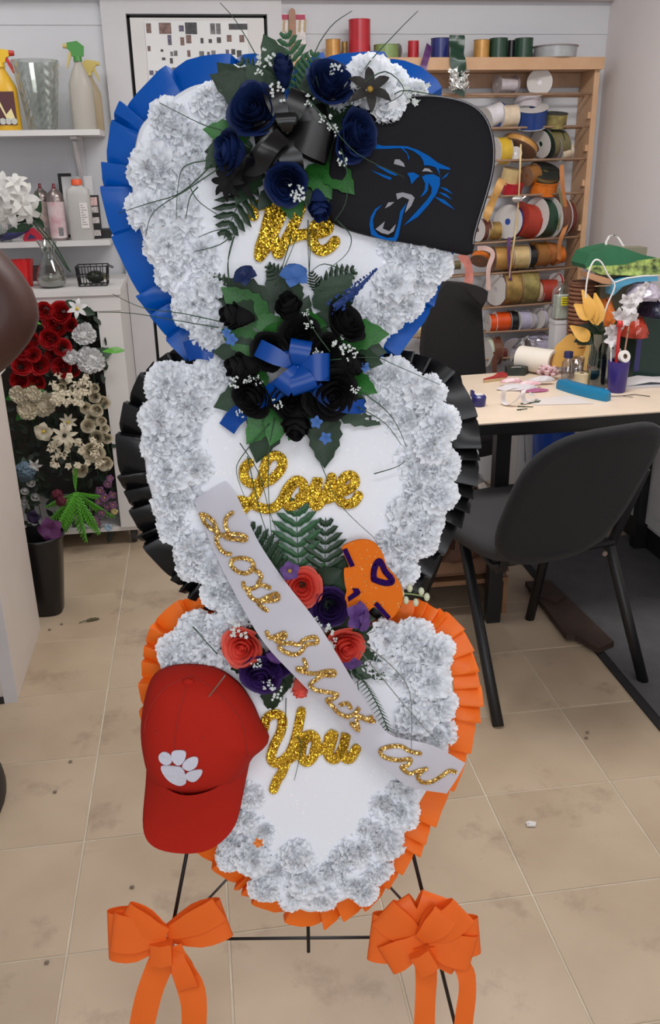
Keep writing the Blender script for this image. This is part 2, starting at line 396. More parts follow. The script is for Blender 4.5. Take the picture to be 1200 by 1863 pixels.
# narrow white door in the back wall
d = struct('door_1', MB().box((-.192, YB-.03, .01), (.328, YB-.004, 2.022)), M_WHITE)
part('gap', MB().box((-.204, YB-.006, 0), (-.192, YB-.001, 2.034)).box((.328, YB-.006, 0), (.34, YB-.001, 2.034)).box((-.204, YB-.006, 2.022), (.34, YB-.001, 2.034)), M_DARK, d)
part('door_frame', MB().box((-.30, YB-.028, 0), (-.206, YB, 2.036)).box((.342, YB-.028, 0), (.40, YB, 2.036)).box((-.30, YB-.028, 2.036), (.40, YB, 2.088)), M_TRIM, d)
part('hinge', MB().cone((.334, YB-.034, 1.55), (.334, YB-.034, 1.72), .012, .012, 8), mat('aged_brass', (150, 132, 96), .4, .6), d)
for zz in (1.15, .35): part('hinge', MB().cone((.334, YB-.034, zz), (.334, YB-.034, zz+.1), .01, .01, 8), mat('aged_brass', (150, 132, 96), .4, .6), d)
# poster of small photos on the door
po = thing('photo_poster', 'white poster printed with rows of small photos, taped on the white door', 'poster', (.06, YB-.032, 1.6))
a, b = PY(262, 38, YB-.032), PY(455, 172, YB-.032)
x0, x1, z1, z0 = a.x-.06, b.x-.06, a.z-1.6, -.16
part('sheet', MB().box((x0, -.0015, z0), (x1, 0, z1)), mat('poster_paper', (226, 226, 226), .5), po)
pr = random.Random(3)
cols = [mat('photo_print_'+n, c, .5, var=.5, vs=70) for n, c in (('grey', (110, 108, 108)), ('brown', (120, 92, 84)), ('violet', (92, 82, 104)), ('dark', (60, 58, 60)))]
rects = [(128, 118, 165, 182), (212, 114, 298, 188), (345, 132, 380, 172), (385, 112, 468, 190), (552, 118, 588, 190), (590, 118, 624, 190), (675, 120, 800, 160),
 (270, 195, 300, 262), (354, 210, 384, 264), (392, 195, 430, 250), (488, 215, 510, 250), (542, 222, 566, 248), (596, 210, 626, 248), (662, 195, 696, 240), (745, 195, 780, 243),
 (138, 268, 160, 302), (225, 290, 244, 306), (288, 305, 310, 335), (312, 298, 338, 334), (400, 296, 424, 340), (480, 302, 514, 344), (532, 306, 552, 338), (560, 298, 590, 338),
 (655, 292, 678, 320), (692, 288, 720, 326), (728, 296, 762, 342), (234, 344, 258, 362), (286, 348, 308, 384), (666, 348, 714, 376), (756, 366, 778, 398), (150, 430, 180, 460),
 (190, 432, 215, 450), (300, 410, 330, 450), (480, 400, 520, 440), (560, 396, 600, 440), (690, 400, 730, 440)]
for r in rects:
    p, q2 = PY(230+r[0]/3.636, 10+r[1]/3.636, YB-.034), PY(230+r[2]/3.636, 10+r[3]/3.636, YB-.034)
    part('photo_print', MB().box((p.x-.06, -.0022, q2.z-1.6), (q2.x-.06, -.0016, p.z-1.6)), pr.choice(cols), po)
# card pinned right of the door
c0, c1 = PY(507, 24, YB-.02), PY(556, 80, YB-.02)
cc = thing('wall_card', 'small printed card with a magenta band pinned right of the door', 'card', ((c0.x+c1.x)/2, YB-.013, c1.z))
w2 = (c1.x-c0.x)/2; h2 = c0.z-c1.z
part('sheet', MB().box((-w2, -.002, 0), (w2, 0, h2)), mat('card_paper', (222, 216, 214), .6, var=.15, vs=60), cc)
part('band', MB().box((-w2, -.003, h2-.022), (w2, -.0021, h2-.004)), mat('magenta_print', (176, 50, 84), .5), cc)
for i in range(5): part('print_mark', MB().prism([(-w2+.012+i*.021, .045), (-w2+.022+i*.021, .04), (-w2+.026+i*.021, .085), (-w2+.018+i*.021, .1)], .0022, .0026, lambda x, y, h: (x, -h, y)), mat('gold_print', (186, 160, 120), .5), cc)
st = thing('wooden_paint_stick', 'flat wooden stick hanging over the pinned card', 'stick', ((c0.x+c1.x)/2, YB-.02, c1.z-.03))
part('blade', MB().prism([(-.012, 0), (.012, 0), (.014, .13), (.011, .15), (0, .157), (-.011, .15), (-.014, .13)], .002, .007, lambda x, y, h: (x, -h, y)), mat('raw_wood', (164, 124, 102), .6, var=.15, vs=25), st)

# ---------------------------------------------------------------- left shelves
def shelf(name, label, z, x1, yf, bracket_x):
    t = thing(name, label, 'shelf', (-1.0, YB-.01, z))
    part('board', MB().box((XL+1.0+.02, yf-YB+.01, -.02), (x1+1.0, 0, 0)), M_WHITE, t)
    if bracket_x is not None:
        bx = bracket_x+1.0
        part('bracket', MB().box((bx-.012, yf-YB+.05, -.032), (bx+.012, -.002, -.021)).box((bx-.012, -.012, -.34), (bx+.012, 0, -.03)).add(
            [(bx-.006, yf-YB+.07, -.04), (bx+.006, yf-YB+.07, -.04), (bx+.006, -.012, -.32), (bx-.006, -.012, -.32), (bx-.006, yf-YB+.10, -.04), (bx+.006, yf-YB+.10, -.04), (bx+.006, -.012, -.27), (bx-.006, -.012, -.27)],
            [(0, 1, 2, 3), (4, 7, 6, 5), (0, 3, 7, 4), (1, 5, 6, 2), (0, 4, 5, 1), (3, 2, 6, 7)]), M_TRIM, t)
    return t
SZ1 = PY(100, 236, 3.72).z; SX1 = PY(181, 240, 3.72).x
shelf('wall_shelf', 'upper white wall shelf holding the spray bottles and cut glass vase', SZ1, SX1, 3.72, PY(135, 250, 3.8).x)
SZ2 = PY(150, 438, 3.74).z; SX2 = PY(200, 440, 3.74).x
shelf('wall_shelf', 'lower white wall shelf holding spray cans and the clear jug', SZ2, SX2, 3.74, None)
M_GLASS = clear_mat('clear_glass', (240, 243, 241), .93)
M_GLASS2 = clear_mat('greenish_glass', (176, 196, 176), .88)
M_CLEARP = clear_mat('clear_plastic', (238, 238, 240), .8)
def on(px, py, Y): return PY(px, py, Y)
def lathe_thing(name, label, cat, px, Y, z, prof, m, part_name='body', group=None, n=20, smooth=True):
    x = PY(px, 300, Y).x if not isinstance(px, V) else px.x
    t = thing(name, label, cat, (x, Y, z), 0, group); part(part_name, MB().lathe(prof, n=n), m, t, smooth, ang=40)
    return t
PXM = lambda Y: (Y*math.cos(PITCH))/FPX*1.02     # metres a pixel covers at depth Y near eye level
def spray_bottle(x, Y, z, name_lab, bodym, headm, trigm, label_m=None, H=.25, W=.05, flip=1):
    t = thing('spray_bottle', name_lab, 'bottle', (x, Y, z))
    rs = []
    for (w, zz) in ((.9, 0), (1, .02), (1, .5), (.96, .58), (.6, .72), (.36, .80), (.3, .84)):
        rs.append([(math.cos(a)*W*w*(1 if abs(math.cos(a)) > .5 else .95), math.sin(a)*W*w*.62, zz*H) for a in [i*math.pi/8 for i in range(16)]])
    part('body', MB().rings(rs), bodym, t, True, ang=50)
    part('collar', MB().cone((0, 0, .84*H), (0, 0, .9*H), W*.36, W*.33, 14), headm, t)
    part('sprayer_head', MB().prism([(-.5*W, .90*H), (.42*W, .90*H), (.5*W, .96*H), (.75*W, .985*H), (.75*W, 1.06*H), (-.1*W, 1.08*H), (-.6*W, 1.02*H)], -W*.2, W*.2, lambda a, b, h: (a*flip, h, b)), headm, t)
    part('nozzle', MB().cone((.75*W*flip, 0, 1.022*H), (1.1*W*flip, 0, 1.022*H), W*.2, W*.17, 8), trigm, t)
    part('trigger', MB().prism([(.35*W, .97*H), (.6*W, .97*H), (.85*W, .86*H), (.98*W, .76*H), (.88*W, .76*H), (.6*W, .87*H)], -W*.12, W*.12, lambda a, b, h: (a*flip, h, b)), trigm, t)
    if label_m:
        part('label', MB().box((-W*.8, -W*.66, .08*H), (W*.8, -W*.60, .52*H)), label_m, t)
        part('label_mark', MB().prism([(-.6*W, .48*H), (-.4*W, .48*H), (.1*W, .22*H), (.5*W, .3*H), (.75*W, .12*H), (.1*W, .16*H)], W*.665, W*.68, lambda a, b, h: (a, -h, b)), mat('cream_print', (228, 214, 160), .5), t)
        for i in range(4): part('label_mark', MB().lathe([(.012, 0), (.012, .001)], (-.6*W+i*.4*W, -W*.67, .13*H), (0, -1, 0), 8), mat('grey_print', (190, 190, 184), .5), t)
    return t
Yb = 3.84
spray_bottle(PY(8, 180, Yb).x, Yb, SZ1, 'yellow spray bottle with red nozzle at the left end of the upper shelf', mat('yellow_plastic', (226, 176, 44), .35), mat('yellow_plastic2', (232, 190, 40), .35), mat('red_plastic', (196, 44, 40), .4), mat('maroon_label', (84, 44, 48), .5), H=.262, W=.052)
x = PY(149, 180, Yb).x
spray_bottle(x, Yb, SZ1, 'frosted clear spray bottle with green head, right of the cut glass vase', mat('frosted_plastic', (206, 200, 190), .35, trans=.3), mat('green_plastic', (70, 142, 62), .4), mat('dull_yellow_plastic', (200, 180, 110), .45), None, H=.285, W=.045, flip=-1)
x2 = PY(166, 180, 3.93).x
spray_bottle(x2, 3.93, SZ1, 'amber tinted bottle tucked behind the frosted spray bottle', mat('amber_tint_plastic', (204, 186, 154), .4, trans=.3), mat('pale_yellow_cap', (214, 192, 110), .5), mat('pale_yellow_cap', (214, 192, 110), .5), None, H=.235, W=.04, flip=1)
# cut glass vase: diamond facets
x = PY(72, 180, Yb).x; t = thing('cut_glass_vase', 'wide clear cut glass vase with dimpled sides on the upper shelf', 'vase', (x, Yb, SZ1))
rs = []; n = 28
for i in range(15):
    q = i/14; r = .052+.033*q**1.1
    rs.append([((r+(.0035 if (k+i) % 2 else -.001))*math.cos(2*math.pi*(k)/n), (r+(.0035 if (k+i) % 2 else -.001))*math.sin(2*math.pi*k/n), .008+q*.235) for k in range(n)])
for i in range(14, -1, -1):
    q = i/14; r = .047+.033*q**1.1; rs.append([(r*math.cos(2*math.pi*k/n), r*math.sin(2*math.pi*k/n), .014+q*.229) for k in range(n)])
part('body', MB().rings(rs), M_GLASS, t)
part('foot', MB().lathe([(.048, 0), (.05, .004), (.05, .0079)], n=20), M_GLASS, t)
# lower shelf things
def can(px, Y, label, tint, band):
    t = thing('spray_can', label, 'spray can', (PY(px, 400, Y).x, Y, SZ2))
    part('body', MB().lathe([(.03, 0), (.033, .004), (.033, .15), (.031, .158)]), tint, t, True, ang=40)
    part('paper_label', MB().lathe([(.0334, .01), (.0334, .145)], cap=False), band, t, True)
    part('shoulder', MB().lathe([(.031, .158), (.031, .165), (.022, .182), (.014, .187), (.012, .192)]), mat('tin', (150, 138, 134), .35, .8), t, True, ang=40)
    part('nozzle', MB().lathe([(.007, .192), (.007, .2), (.0055, .206), (.0055, .212)], n=8), mat('maroon_plastic', (118, 40, 48), .4), t)
    part('label_code', MB().box((.004, -.0352, .02), (.022, -.0338, .05)), mat('grey_print2', (120, 118, 118), .5, var=.5, vs=300), t)
    return t
can(80, 3.86, 'mottled spray can behind the front can on the lower shelf', mat('tin', (150, 138, 134), .35, .8), mat('grimy_label', (178, 160, 154), .5, var=.3, vs=40))
can(105, 3.80, 'white labelled spray can nearest the clear jug on the lower shelf', mat('tin', (150, 138, 134), .35, .8), mat('white_pink_label', (222, 214, 214), .5, rgb2=(196, 150, 156), vs=18))
t = thing('plastic_jug', 'squarish translucent jug with orange cap on the lower shelf', 'jug', (PY(147, 400, 3.79).x, 3.79, SZ2))
rs = []
for w, d, zz in ((.94, .9, 0), (1, 1, .008), (.98, 1, .17), (.9, .9, .19), (.5, .6, .2), (.38, .5, .205)):
    rs.append([(.046*w*math.copysign(abs(math.cos(a))**.5, math.cos(a)), .03*d*math.copysign(abs(math.sin(a))**.5, math.sin(a)), zz) for a in [i*math.pi/10 for i in range(20)]])
part('body', MB().rings(rs), mat('milky_plastic', (210, 208, 204), .35, trans=.3), t, True, ang=50)
part('cap', MB().lathe([(.021, .205), (.021, .222), (.018, .226)], n=14), mat('orange_cap', (228, 92, 48), .4), t, ang=40)
part('label', MB().box((.004, -.0322, .045), (.034, -.0305, .14)), mat('paper_label', (224, 218, 216), .6), t)
for i in range(9): part('print_line', MB().box((.008, -.0328, .058+.009*i), (.03-.006*(i % 3), -.0323, .0605+.009*i)), mat('label_ink', (140, 132, 134), .6), t)
t = thing('carton', 'narrow black printed carton right of the clear jug', 'box', (PY(177, 420, 3.83).x, 3.83, SZ2))
part('body', MB().box((-.018, -.014, 0), (.018, .014, .165)), mat('black_card', (26, 24, 26), .5), t)
for i, zz in enumerate((.012, .06, .1)): part('print_block', MB().box((-.014, -.0146, zz), (.014, -.0141, zz+.022)), mat('pale_print', (196, 190, 188), .5, var=.4, vs=120), t)
part('print_block', MB().box((-.013, -.0146, .126), (.013, -.0141, .158)), mat('red_white_print', (214, 180, 178), .5, var=.3, vs=150), t)
t = thing('picture_frame', 'dark framed white card standing behind the clear jug', 'frame', (PY(150, 420, 3.93).x, 3.93, SZ2))
part('frame', MB().box((-.072, -.005, 0), (.06, .005, .012)).box((-.072, -.005, .235), (-.02, .005, .247)).box((-.072, -.005, .012), (-.06, .005, .235)), mat('black_card', (26, 24, 26), .5), t)
part('card', MB().box((-.0598, -.003, .0121), (.06, .003, .2349)), mat('poster_paper', (226, 226, 226), .5), t)
t = thing('tape_roll_box', 'flat black box lying at the right end of the lower shelf', 'box', (PY(194, 430, 3.86).x, 3.86, SZ2))
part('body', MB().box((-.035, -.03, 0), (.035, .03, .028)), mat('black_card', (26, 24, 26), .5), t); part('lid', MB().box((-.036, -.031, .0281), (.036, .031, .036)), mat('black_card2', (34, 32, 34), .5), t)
t = thing('wire_cutter', 'blue and red handled tool lying under the lilies on the lower shelf', 'tool', (PY(30, 440, 3.78).x, 3.78, SZ2))
part('blue_handle', MB().tube([(-.06, 0, .014), (0, -.005, .03), (.05, .01, .052)], [.014, .016, .012], 8), mat('navy_plastic', (44, 46, 92), .4), t, True)
t2 = thing('red_snips', 'red plastic handled snips beside the blue tool on the lower shelf', 'tool', (PY(62, 440, 3.8).x, 3.80, SZ2))
part('handle', MB().prism([(-.04, .01), (-.02, .045), (.005, .05), (.03, .022), (.035, .002), (-.035, .0)], -.012, .012, lambda a, b, h: (a, h, b)), mat('crimson_plastic', (176, 28, 52), .4), t2)
part('inner_grip', MB().prism([(-.022, .008), (-.008, .028), (.012, .012)], .0121, .014, lambda a, b, h: (a, -h, b)), mat('navy_plastic', (44, 46, 92), .4), t2)
# ---------------------------------------------------------------- white rolling cabinet
CX0, CX1, CYF = -1.3, -.302, 3.50
CT = PZ(140, 530, 1.0).z
CT = 1.065; FZ = 1.055
cab = thing('rolling_cabinet', 'white open-fronted cabinet on casters filled with silk flowers', 'cabinet', (-.8, 3.7, 0))
px = lambda X: X+.8
z_top = PY(215, 525, CYF).z; z_fb = PY(215, 555, CYF).z
z_top = PY(215, 524, CYF+.01).z
part('top', MB().box((CX0+.8, CYF-3.7-.012, z_top-.022), (CX1+.8+.01, .28, z_top)), M_WHITE, cab)
part('fascia', MB().box((CX0+.8, CYF-3.7-.004, z_fb-.02), (CX1+.8+.006, CYF-3.7+.014, z_top-.0225)), M_WHITE, cab)
xi = PY(197, 750, CYF).x
part('side_panel', MB().box((CX1+.8-.02, CYF-3.7+.015, .09), (CX1+.8, .275, z_top-.023)), M_WHITE, cab)
part('post', MB().box((xi+.8, CYF-3.7, .09), (CX1+.8+.002, CYF-3.7+.0145, z_fb-.021)), M_WHITE, cab)
part('side_panel', MB().box((CX0+.8, CYF-3.7+.015, .09), (CX0+.8+.02, .275, z_top-.023)), M_WHITE, cab)
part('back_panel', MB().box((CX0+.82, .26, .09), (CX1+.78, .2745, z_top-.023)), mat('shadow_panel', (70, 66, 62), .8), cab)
part('bottom_panel', MB().box((CX0+.8, CYF-3.7+.01, .0895), (CX1+.8, .28, .0705)), M_WHITE, cab)
for sx, sy in ((CX1+.76, -.14), (CX0+.84, -.14), (CX1+.76, .22), (CX0+.84, .22)):
    c_ = part('caster', MB().lathe([(.012, -.013), (.032, -.011), (.034, 0), (.032, .011), (.012, .013)], (sx, sy, .034), (1, 0, 0), 18), mat('caster_rubber', (58, 54, 50), .6), cab, True, ang=40)
    part('fork', MB().box((sx-.02, sy-.012, .0345), (sx-.015, sy+.012, .07)).box((sx+.015, sy-.012, .0345), (sx+.02, sy+.012, .07)).box((sx-.022, sy-.016, .0665), (sx+.022, sy+.016, .0702)), mat('tin', (150, 138, 134), .35, .8), c_)
# things on the cabinet top
def glass_vase(name, lab, x, y, z, prof, th=.002, m=M_GLASS):
    t = thing(name, lab, 'vase', (x, y, z)); inner = [(max(r-th, .001), zz+(th if i == 0 else 0)) for i, (r, zz) in enumerate(prof)]
    part('body', MB().lathe(prof+inner[::-1], n=28), m, t, True, ang=60); return t
vx = PZ(115, 505, z_top)
vase = glass_vase('bud_vase', 'clear waisted glass vase holding leaning lily stems on cabinet top', vx.x, 3.6, z_top, [(.03, 0), (.05, .01), (.056, .035), (.05, .065), (.03, .1), (.024, .125), (.028, .15), (.04, .175)])
part('water', MB().lathe([(.046, .008), (.052, .035), (.0515, .045), (.01, .0455)], n=24), mat('cloudy_water', (200, 192, 182), .1, glass=.5), vase, True)
lily = thing('lily_stem', 'leaning stem of white silk lilies with dark leaves in the clear vase', 'flower', (vx.x, 3.6, z_top+.03))
o0 = lily.location
def lp(px_, py_, Y): p = PY(px_, py_, Y)-o0; return (p.x, p.y, p.z)
part('stem', MB().tube([lp(128, 495, 3.6), lp(100, 445, 3.58), lp(75, 415, 3.56), lp(45, 390, 3.55), lp(25, 365, 3.55)], .003), STEM, lily)
part('stem', MB().tube([lp(124, 492, 3.61), lp(90, 440, 3.6), lp(55, 400, 3.58), lp(15, 385, 3.56)], .003), STEM, lily)
for (a_, b_, L_) in (((70, 398), (64, 350), .12), ((62, 400), (28, 372), .11), ((60, 410), (12, 420), .11), ((50, 402), (10, 393), .1), ((66, 405), (50, 375), .09), ((80, 415), (58, 392), .09)):
    p, q_ = V(lp(*a_, 3.55)), V(lp(*b_, 3.53)); dd = q_-p
    M = aim(p, V((0, -1, .25))); xd = (M.to_3x3().inverted() @ dd); part('leaf', leaf_mb(dd.length, .03, 8, .02, .3, .0), GREEN_D, lily, True, M=M @ Matrix.Rotation(math.atan2(xd.y, xd.x), 4, 'Z'))
M_SILKW = mat('white_lily_silk', (232, 230, 226), .7, trans=.3, rnd=.03)
for (a_, s_, d_) in (((12, 345), .07, (-.2, -1, .5)), ((38, 362), .07, (.4, -1, .4)), ((20, 378), .075, (-.1, -1, .1)), ((48, 382), .06, (.4, -1, -.4)), ((2, 368), .07, (-.6, -1, .1)), ((30, 335), .05, (.2, -.8, .9)), ((5, 395), .05, (0, -1, -.5))):
    ob('bloom', me_of('star', M_SILKW), lily, aim(lp(*a_, 3.54), d_, R_.random()*6, s_))
glass_vase('glass_tumbler', 'clear tumbler at the far left under the white lilies on the lower shelf', PY(5, 420, 3.8).x, 3.8, SZ2, [(.03, 0), (.034, .01), (.038, .08), (.042, .11)])
# red crinkled pot
pp = PZ(38, 500, z_top); t = thing('red_pot', 'red crinkled plastic flower pot at the back of the cabinet top', 'pot', (PY(38, 470, 3.66).x, 3.66, z_top))
rs = []
for r, zz in ((.03, 0), (.036, .05), (.042, .095), (.043, .1), (.038, .1), (.034, .05)):
    rs.append([((r+.0015*(k % 2))*math.cos(2*math.pi*k/32), (r+.0015*(k % 2))*math.sin(2*math.pi*k/32), zz) for k in range(32)])
part('body', MB().rings(rs), mat('red_shiny_plastic', (204, 30, 34), .3), t)
t = thing('brown_tray', 'shallow dark brown box behind the clear vase on the cabinet', 'box', (PY(80, 490, 3.85).x, 3.85, z_top))
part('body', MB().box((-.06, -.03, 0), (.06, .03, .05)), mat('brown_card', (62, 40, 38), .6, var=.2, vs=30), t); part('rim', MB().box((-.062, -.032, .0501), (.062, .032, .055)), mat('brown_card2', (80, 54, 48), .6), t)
# wire basket
t = thing('wire_basket', 'small black wire basket on the right of cabinet top', 'basket', (PZ(182, 505, z_top).x, 3.62, z_top)); mb = MB(); BW, BD, BH = .058, .045, .075
for zz, e in ((.003, .9), (.038, .95), (BH, 1)):
    c_ = [(-BW*e, -BD*e, zz), (BW*e, -BD*e, zz), (BW*e, BD*e, zz), (-BW*e, BD*e, zz)]
    for i in range(4): mb.tube([c_[i], c_[(i+1) % 4]], .0022, 5)
for i in range(6):
    u = -BW+2*BW*i/5
    for sy in (-1, 1): mb.tube([(u*.9, sy*BD*.9, .003), (u, sy*BD, BH)], .0018, 5)
    mb.tube([(u*.9, -BD*.9, .003), (u*.9, BD*.9, .003)], .0018, 5)
for i in range(5):
    u = -BD+2*BD*i/4
    for sx in (-1, 1): mb.tube([(sx*BW*.9, u*.9, .003), (sx*BW, u, BH)], .0018, 5)
part('wires', mb, M_BLACK, t)
part('handle', MB().tube([(BW, -.02, BH), (BW+.02, -.02, BH-.01), (BW+.02, .02, BH-.01), (BW, .02, BH)], .002, 5), M_BLACK, t)
t = thing('foil_pack', 'dark shiny foil packet lying inside the wire basket', 'packet', (PZ(186, 505, z_top).x, 3.62, z_top+.006))
part('foil', MB().sphere((0, 0, .026), .03, 12, 7, (1.2, .8, .8)), mat('dark_foil', (50, 54, 46), .25, .7, bump=1, bs=60), t)
part('crimped_end', MB().prism([(.03, .02), (.046, .012), (.046, .04), (.03, .034)], -.012, .012, lambda a, b, h: (a, h, b)), mat('olive_foil', (120, 118, 88), .3, .7), t)
# ---------------------------------------------------------------- silk flowers standing in the rolling cabinet
FY = 3.46
PM = lambda px_, py_, Y: PY(px_, py_, Y)
def bloom(name, label, cat, px_, py_, rpx, kind, m, seed=0, d=(0, -1, .15), group=None, Y=None, leafm=None, center=None, heart=None, stem=.12):
    Y = Y or FY+R_.uniform(-.03, .03); p = PM(px_, py_, Y); s = rpx*PXM(Y)
    t = thing(name, label, cat, p, 0, group)
    ob('petals', me_of(kind, m, seed), t, aim((0, 0, 0), d, R_.random()*6, s))
    if center: part('flower_center', MB().sphere((0, -s*.22, s*.05), s*.16, 8, 5), center, t, True)
    dd = V(d).normalized(); part('stem', MB().tube([-dd*s*.3, -dd*s*.6+V((0, .03, -stem*.5)), V((0, .06, -stem))], .002, 4), STEM, t)
    if leafm:
        for k in range(2): ob('leaf', me_of('leaf', leafm), t, aim((0, s*.3, 0), (R_.uniform(-.3, .3), -1, .3), R_.random()*6, s*R_.uniform(1.2, 1.7)))
    return t
M_RED = mat('red_silk', (176, 20, 26), .6, trans=.1, rnd=.12, var=.15, vs=30)
M_IVORY = mat('ivory_silk', (224, 214, 190), .7, trans=.2, rnd=.05)
M_WHT = mat('white_flower_silk', (226, 226, 226), .7, trans=.25, rnd=.04)
M_YC = mat('yellow_center', (206, 180, 60), .7); M_DC = mat('dark_center', (40, 34, 28), .8)
RR_ = [(80, 566, 15), (110, 568, 18), (101, 592, 20), (90, 617, 17), (42, 633, 19), (112, 632, 15), (96, 640, 14), (40, 664, 17), (73, 664, 17), (112, 668, 17), (130, 672, 14), (34, 692, 16), (66, 695, 15), (55, 618, 14), (128, 590, 12), (60, 645, 13)]
LB = row_labels(RR_, 'the packed red silk roses')
for i, (x, y, r) in enumerate(RR_):
    bloom('red_rose', 'red silk rose '+LB[i], 'rose', x, y, r, 'rose', M_RED, i % 3, (R_.uniform(-.35, .35), -1, R_.uniform(-.1, .4)), 'red roses in the cabinet', leafm=GREEN_D)
bloom('white_lily', 'white six-petalled lily standing above the red roses', 'lily', 141, 562, 20, 'star', M_WHT, 0, (.1, -1, .4), Y=FY-.05, center=M_YC, leafm=GREEN_D)
for x, y, r, l in ((153, 608, 22, 'uppermost white hydrangea bloom right of the red roses'), (165, 655, 27, 'largest white hydrangea bloom, lower right of the bunch'), (128, 648, 16, 'small white hydrangea bloom touching the red roses')):
    bloom('white_hydrangea', l, 'hydrangea', x, y, r, 'carn', M_WHT, 1, (.1, -1, .1), leafm=GREEN_D)
for x, y, r, l in ((35, 718, 18, 'ivory peony bloom touching the left counter edge'), (50, 745, 20, 'ivory peony bloom lowest in the ivory cluster'), (80, 735, 24, 'largest ivory peony bloom of the ivory cluster'), (62, 716, 15, 'small ivory peony bloom just under the red roses')):
    bloom('ivory_peony', l, 'peony', x, y, r, 'carn', M_IVORY, 2, (-.1, -1, .15), leafm=GREEN_L)
bloom('cream_daisy', 'large cream daisy with dark centre below the ivory blooms', 'daisy', 118, 792, 26, 'daisy', M_IVORY, 0, (0, -1, .1), Y=FY-.06, center=M_DC)
bloom('cream_daisy', 'smaller cream daisy above the large dark-centred daisy', 'daisy', 124, 768, 18, 'daisy', M_IVORY, 0, (.1, -1, .3), center=M_YC)
bloom('cream_lily', 'cream trumpet flower left of the large daisy', 'flower', 80, 785, 20, 'pansy', M_IVORY, 0, (-.2, -1, 0), center=M_YC)
RR_ = [(187, 732, 12), (172, 722, 10), (176, 746, 11), (156, 742, 10), (168, 764, 13), (184, 766, 9), (195, 798, 9), (160, 775, 12), (176, 796, 12), (150, 700, 9), (118, 690, 9), (135, 708, 8), (112, 705, 8), (142, 722, 9), (190, 780, 8), (172, 706, 8)]
LB = row_labels(RR_, 'small cream silk roses')
for i, (x, y, r) in enumerate(RR_):
    bloom('small_cream_rose', 'small cream rose '+LB[i], 'rose', x, y, r, 'rose', M_IVORY, i % 3, (R_.uniform(-.3, .3), -1, R_.uniform(-.1, .3)), 'small cream roses in the cabinet', leafm=GREEN_D)
for x, y, r, l in ((170, 823, 19, 'full cream rose at the lower right of the bunch'), (190, 843, 14, 'round cream rose beside the cabinet post'), (146, 856, 13, 'drooping cream rose bud low in the bunch')):
    bloom('cream_rose', l, 'rose', x, y, r, 'rose', M_IVORY, 1, (.1, -1, -.2), leafm=GREEN_D)
for (x, y, r), w_ in zip(((56, 878, 12), (45, 893, 11), (64, 904, 12), (44, 912, 10)), ('topmost', 'middle left', 'rightmost', 'lowest')):
    bloom('white_rosebud', w_+' white rosebud of the four beside the left counter', 'rose', x, y, r, 'bud', M_WHT, 0, (0, -1, -.2), 'white rosebuds by the counter', leafm=GREEN_D)
M_BLUEG = mat('dusty_blue_silk', (98, 120, 136), .7, var=.2, vs=50)
bloom('blue_hydrangea', 'dusty blue hydrangea bloom beside the left counter', 'hydrangea', 46, 858, 18, 'ball', M_BLUEG, 0, (0, -1, 0), leafm=GREEN_D)
bloom('pale_lily', 'pale lily hanging over the dusty blue hydrangea', 'lily', 62, 846, 16, 'star', M_WHT, 0, (.2, -1, -.3))
M_MAUVE = mat('mauve_silk', (118, 76, 112), .7, var=.25, vs=60, rnd=.15)
RR_ = [(196, 880, 10), (182, 892, 10), (190, 905, 10), (204, 900, 9), (180, 912, 9), (196, 922, 10), (206, 918, 9), (186, 932, 9), (172, 945, 9), (200, 870, 8), (178, 952, 8)]
LB = row_labels(RR_, 'mauve pansies by the post')
for i, (x, y, r) in enumerate(RR_):
    bloom('mauve_pansy', 'small mauve pansy '+LB[i], 'pansy', x, y, r, 'pansy', M_MAUVE, 0, (R_.uniform(-.2, .4), -1, 0), 'mauve pansies by the cabinet post', center=M_YC, stem=.05)
bloom('blue_pansy', 'pale blue pansy lowest below the mauve pansies', 'pansy', 197, 959, 9, 'pansy', mat('pale_blue_silk', (150, 176, 196), .7), 0, (0, -1, 0), stem=.04)
bloom('yellow_pansy', 'pale yellow pansy among the mauve pansies', 'pansy', 208, 930, 8, 'pansy', mat('pale_yellow_silk', (200, 184, 128), .7), 0, (0, -1, 0), stem=.04)
for (x, y), w_ in zip(((112, 912), (125, 922), (104, 900)), ('middle', 'lowest', 'uppermost')): bloom('burgundy_blossom', w_+' of three burgundy blossoms tucked in the bright green fern', 'flower', x, y, 10, 'ball', mat('burgundy_silk', (104, 34, 52), .7), 0, (0, -1, 0), 'burgundy blossoms in the fern')
# bright lime fern with drooping fronds
p0 = PM(138, 895, FY-.03); t = thing('lime_fern', 'bright green silk fern with drooping fronds at the bunch foot', 'fern', p0)
for (x, y) in ((96, 958), (118, 968), (140, 985), (160, 965), (180, 938), (192, 950), (130, 868), (88, 930), (108, 975), (172, 972), (150, 905), (185, 915)):
    q_ = PM(x, y, FY-.08)-p0; M = aim((0, 0, 0), (0, -1, .2)); xd = M.to_3x3().inverted() @ q_
    ob('frond', me_of('lime', GREEN_LIME), t, M @ Matrix.Rotation(math.atan2(xd.y, xd.x), 4, 'Z') @ Matrix.Rotation(R_.uniform(-.5, .5), 4, 'X') @ Matrix.Diagonal((q_.length*1.1, q_.length*.62, q_.length, 1)))
for (a_, b_, lab) in (((75, 590), (40, 575), 'bright fern frond poking out left of the red roses'), ((186, 640), (224, 632), 'bright fern frond poking out past the cabinet post')):
    p, q_ = PM(*a_, FY-.06), PM(*b_, FY-.06); t = thing('fern_frond', lab, 'fern', p); M = aim((0, 0, 0), (0, -1, .6)); xd = M.to_3x3().inverted() @ (q_-p)
    ob('frond', me_of('lime', GREEN_LIME), t, M @ Matrix.Rotation(math.atan2(xd.y, xd.x), 4, 'Z') @ Matrix.Scale((q_-p).length, 4)); part('stem', MB().tube([(0, 0, 0), (0, .05, -.03)], .002, 4), STEM, t)
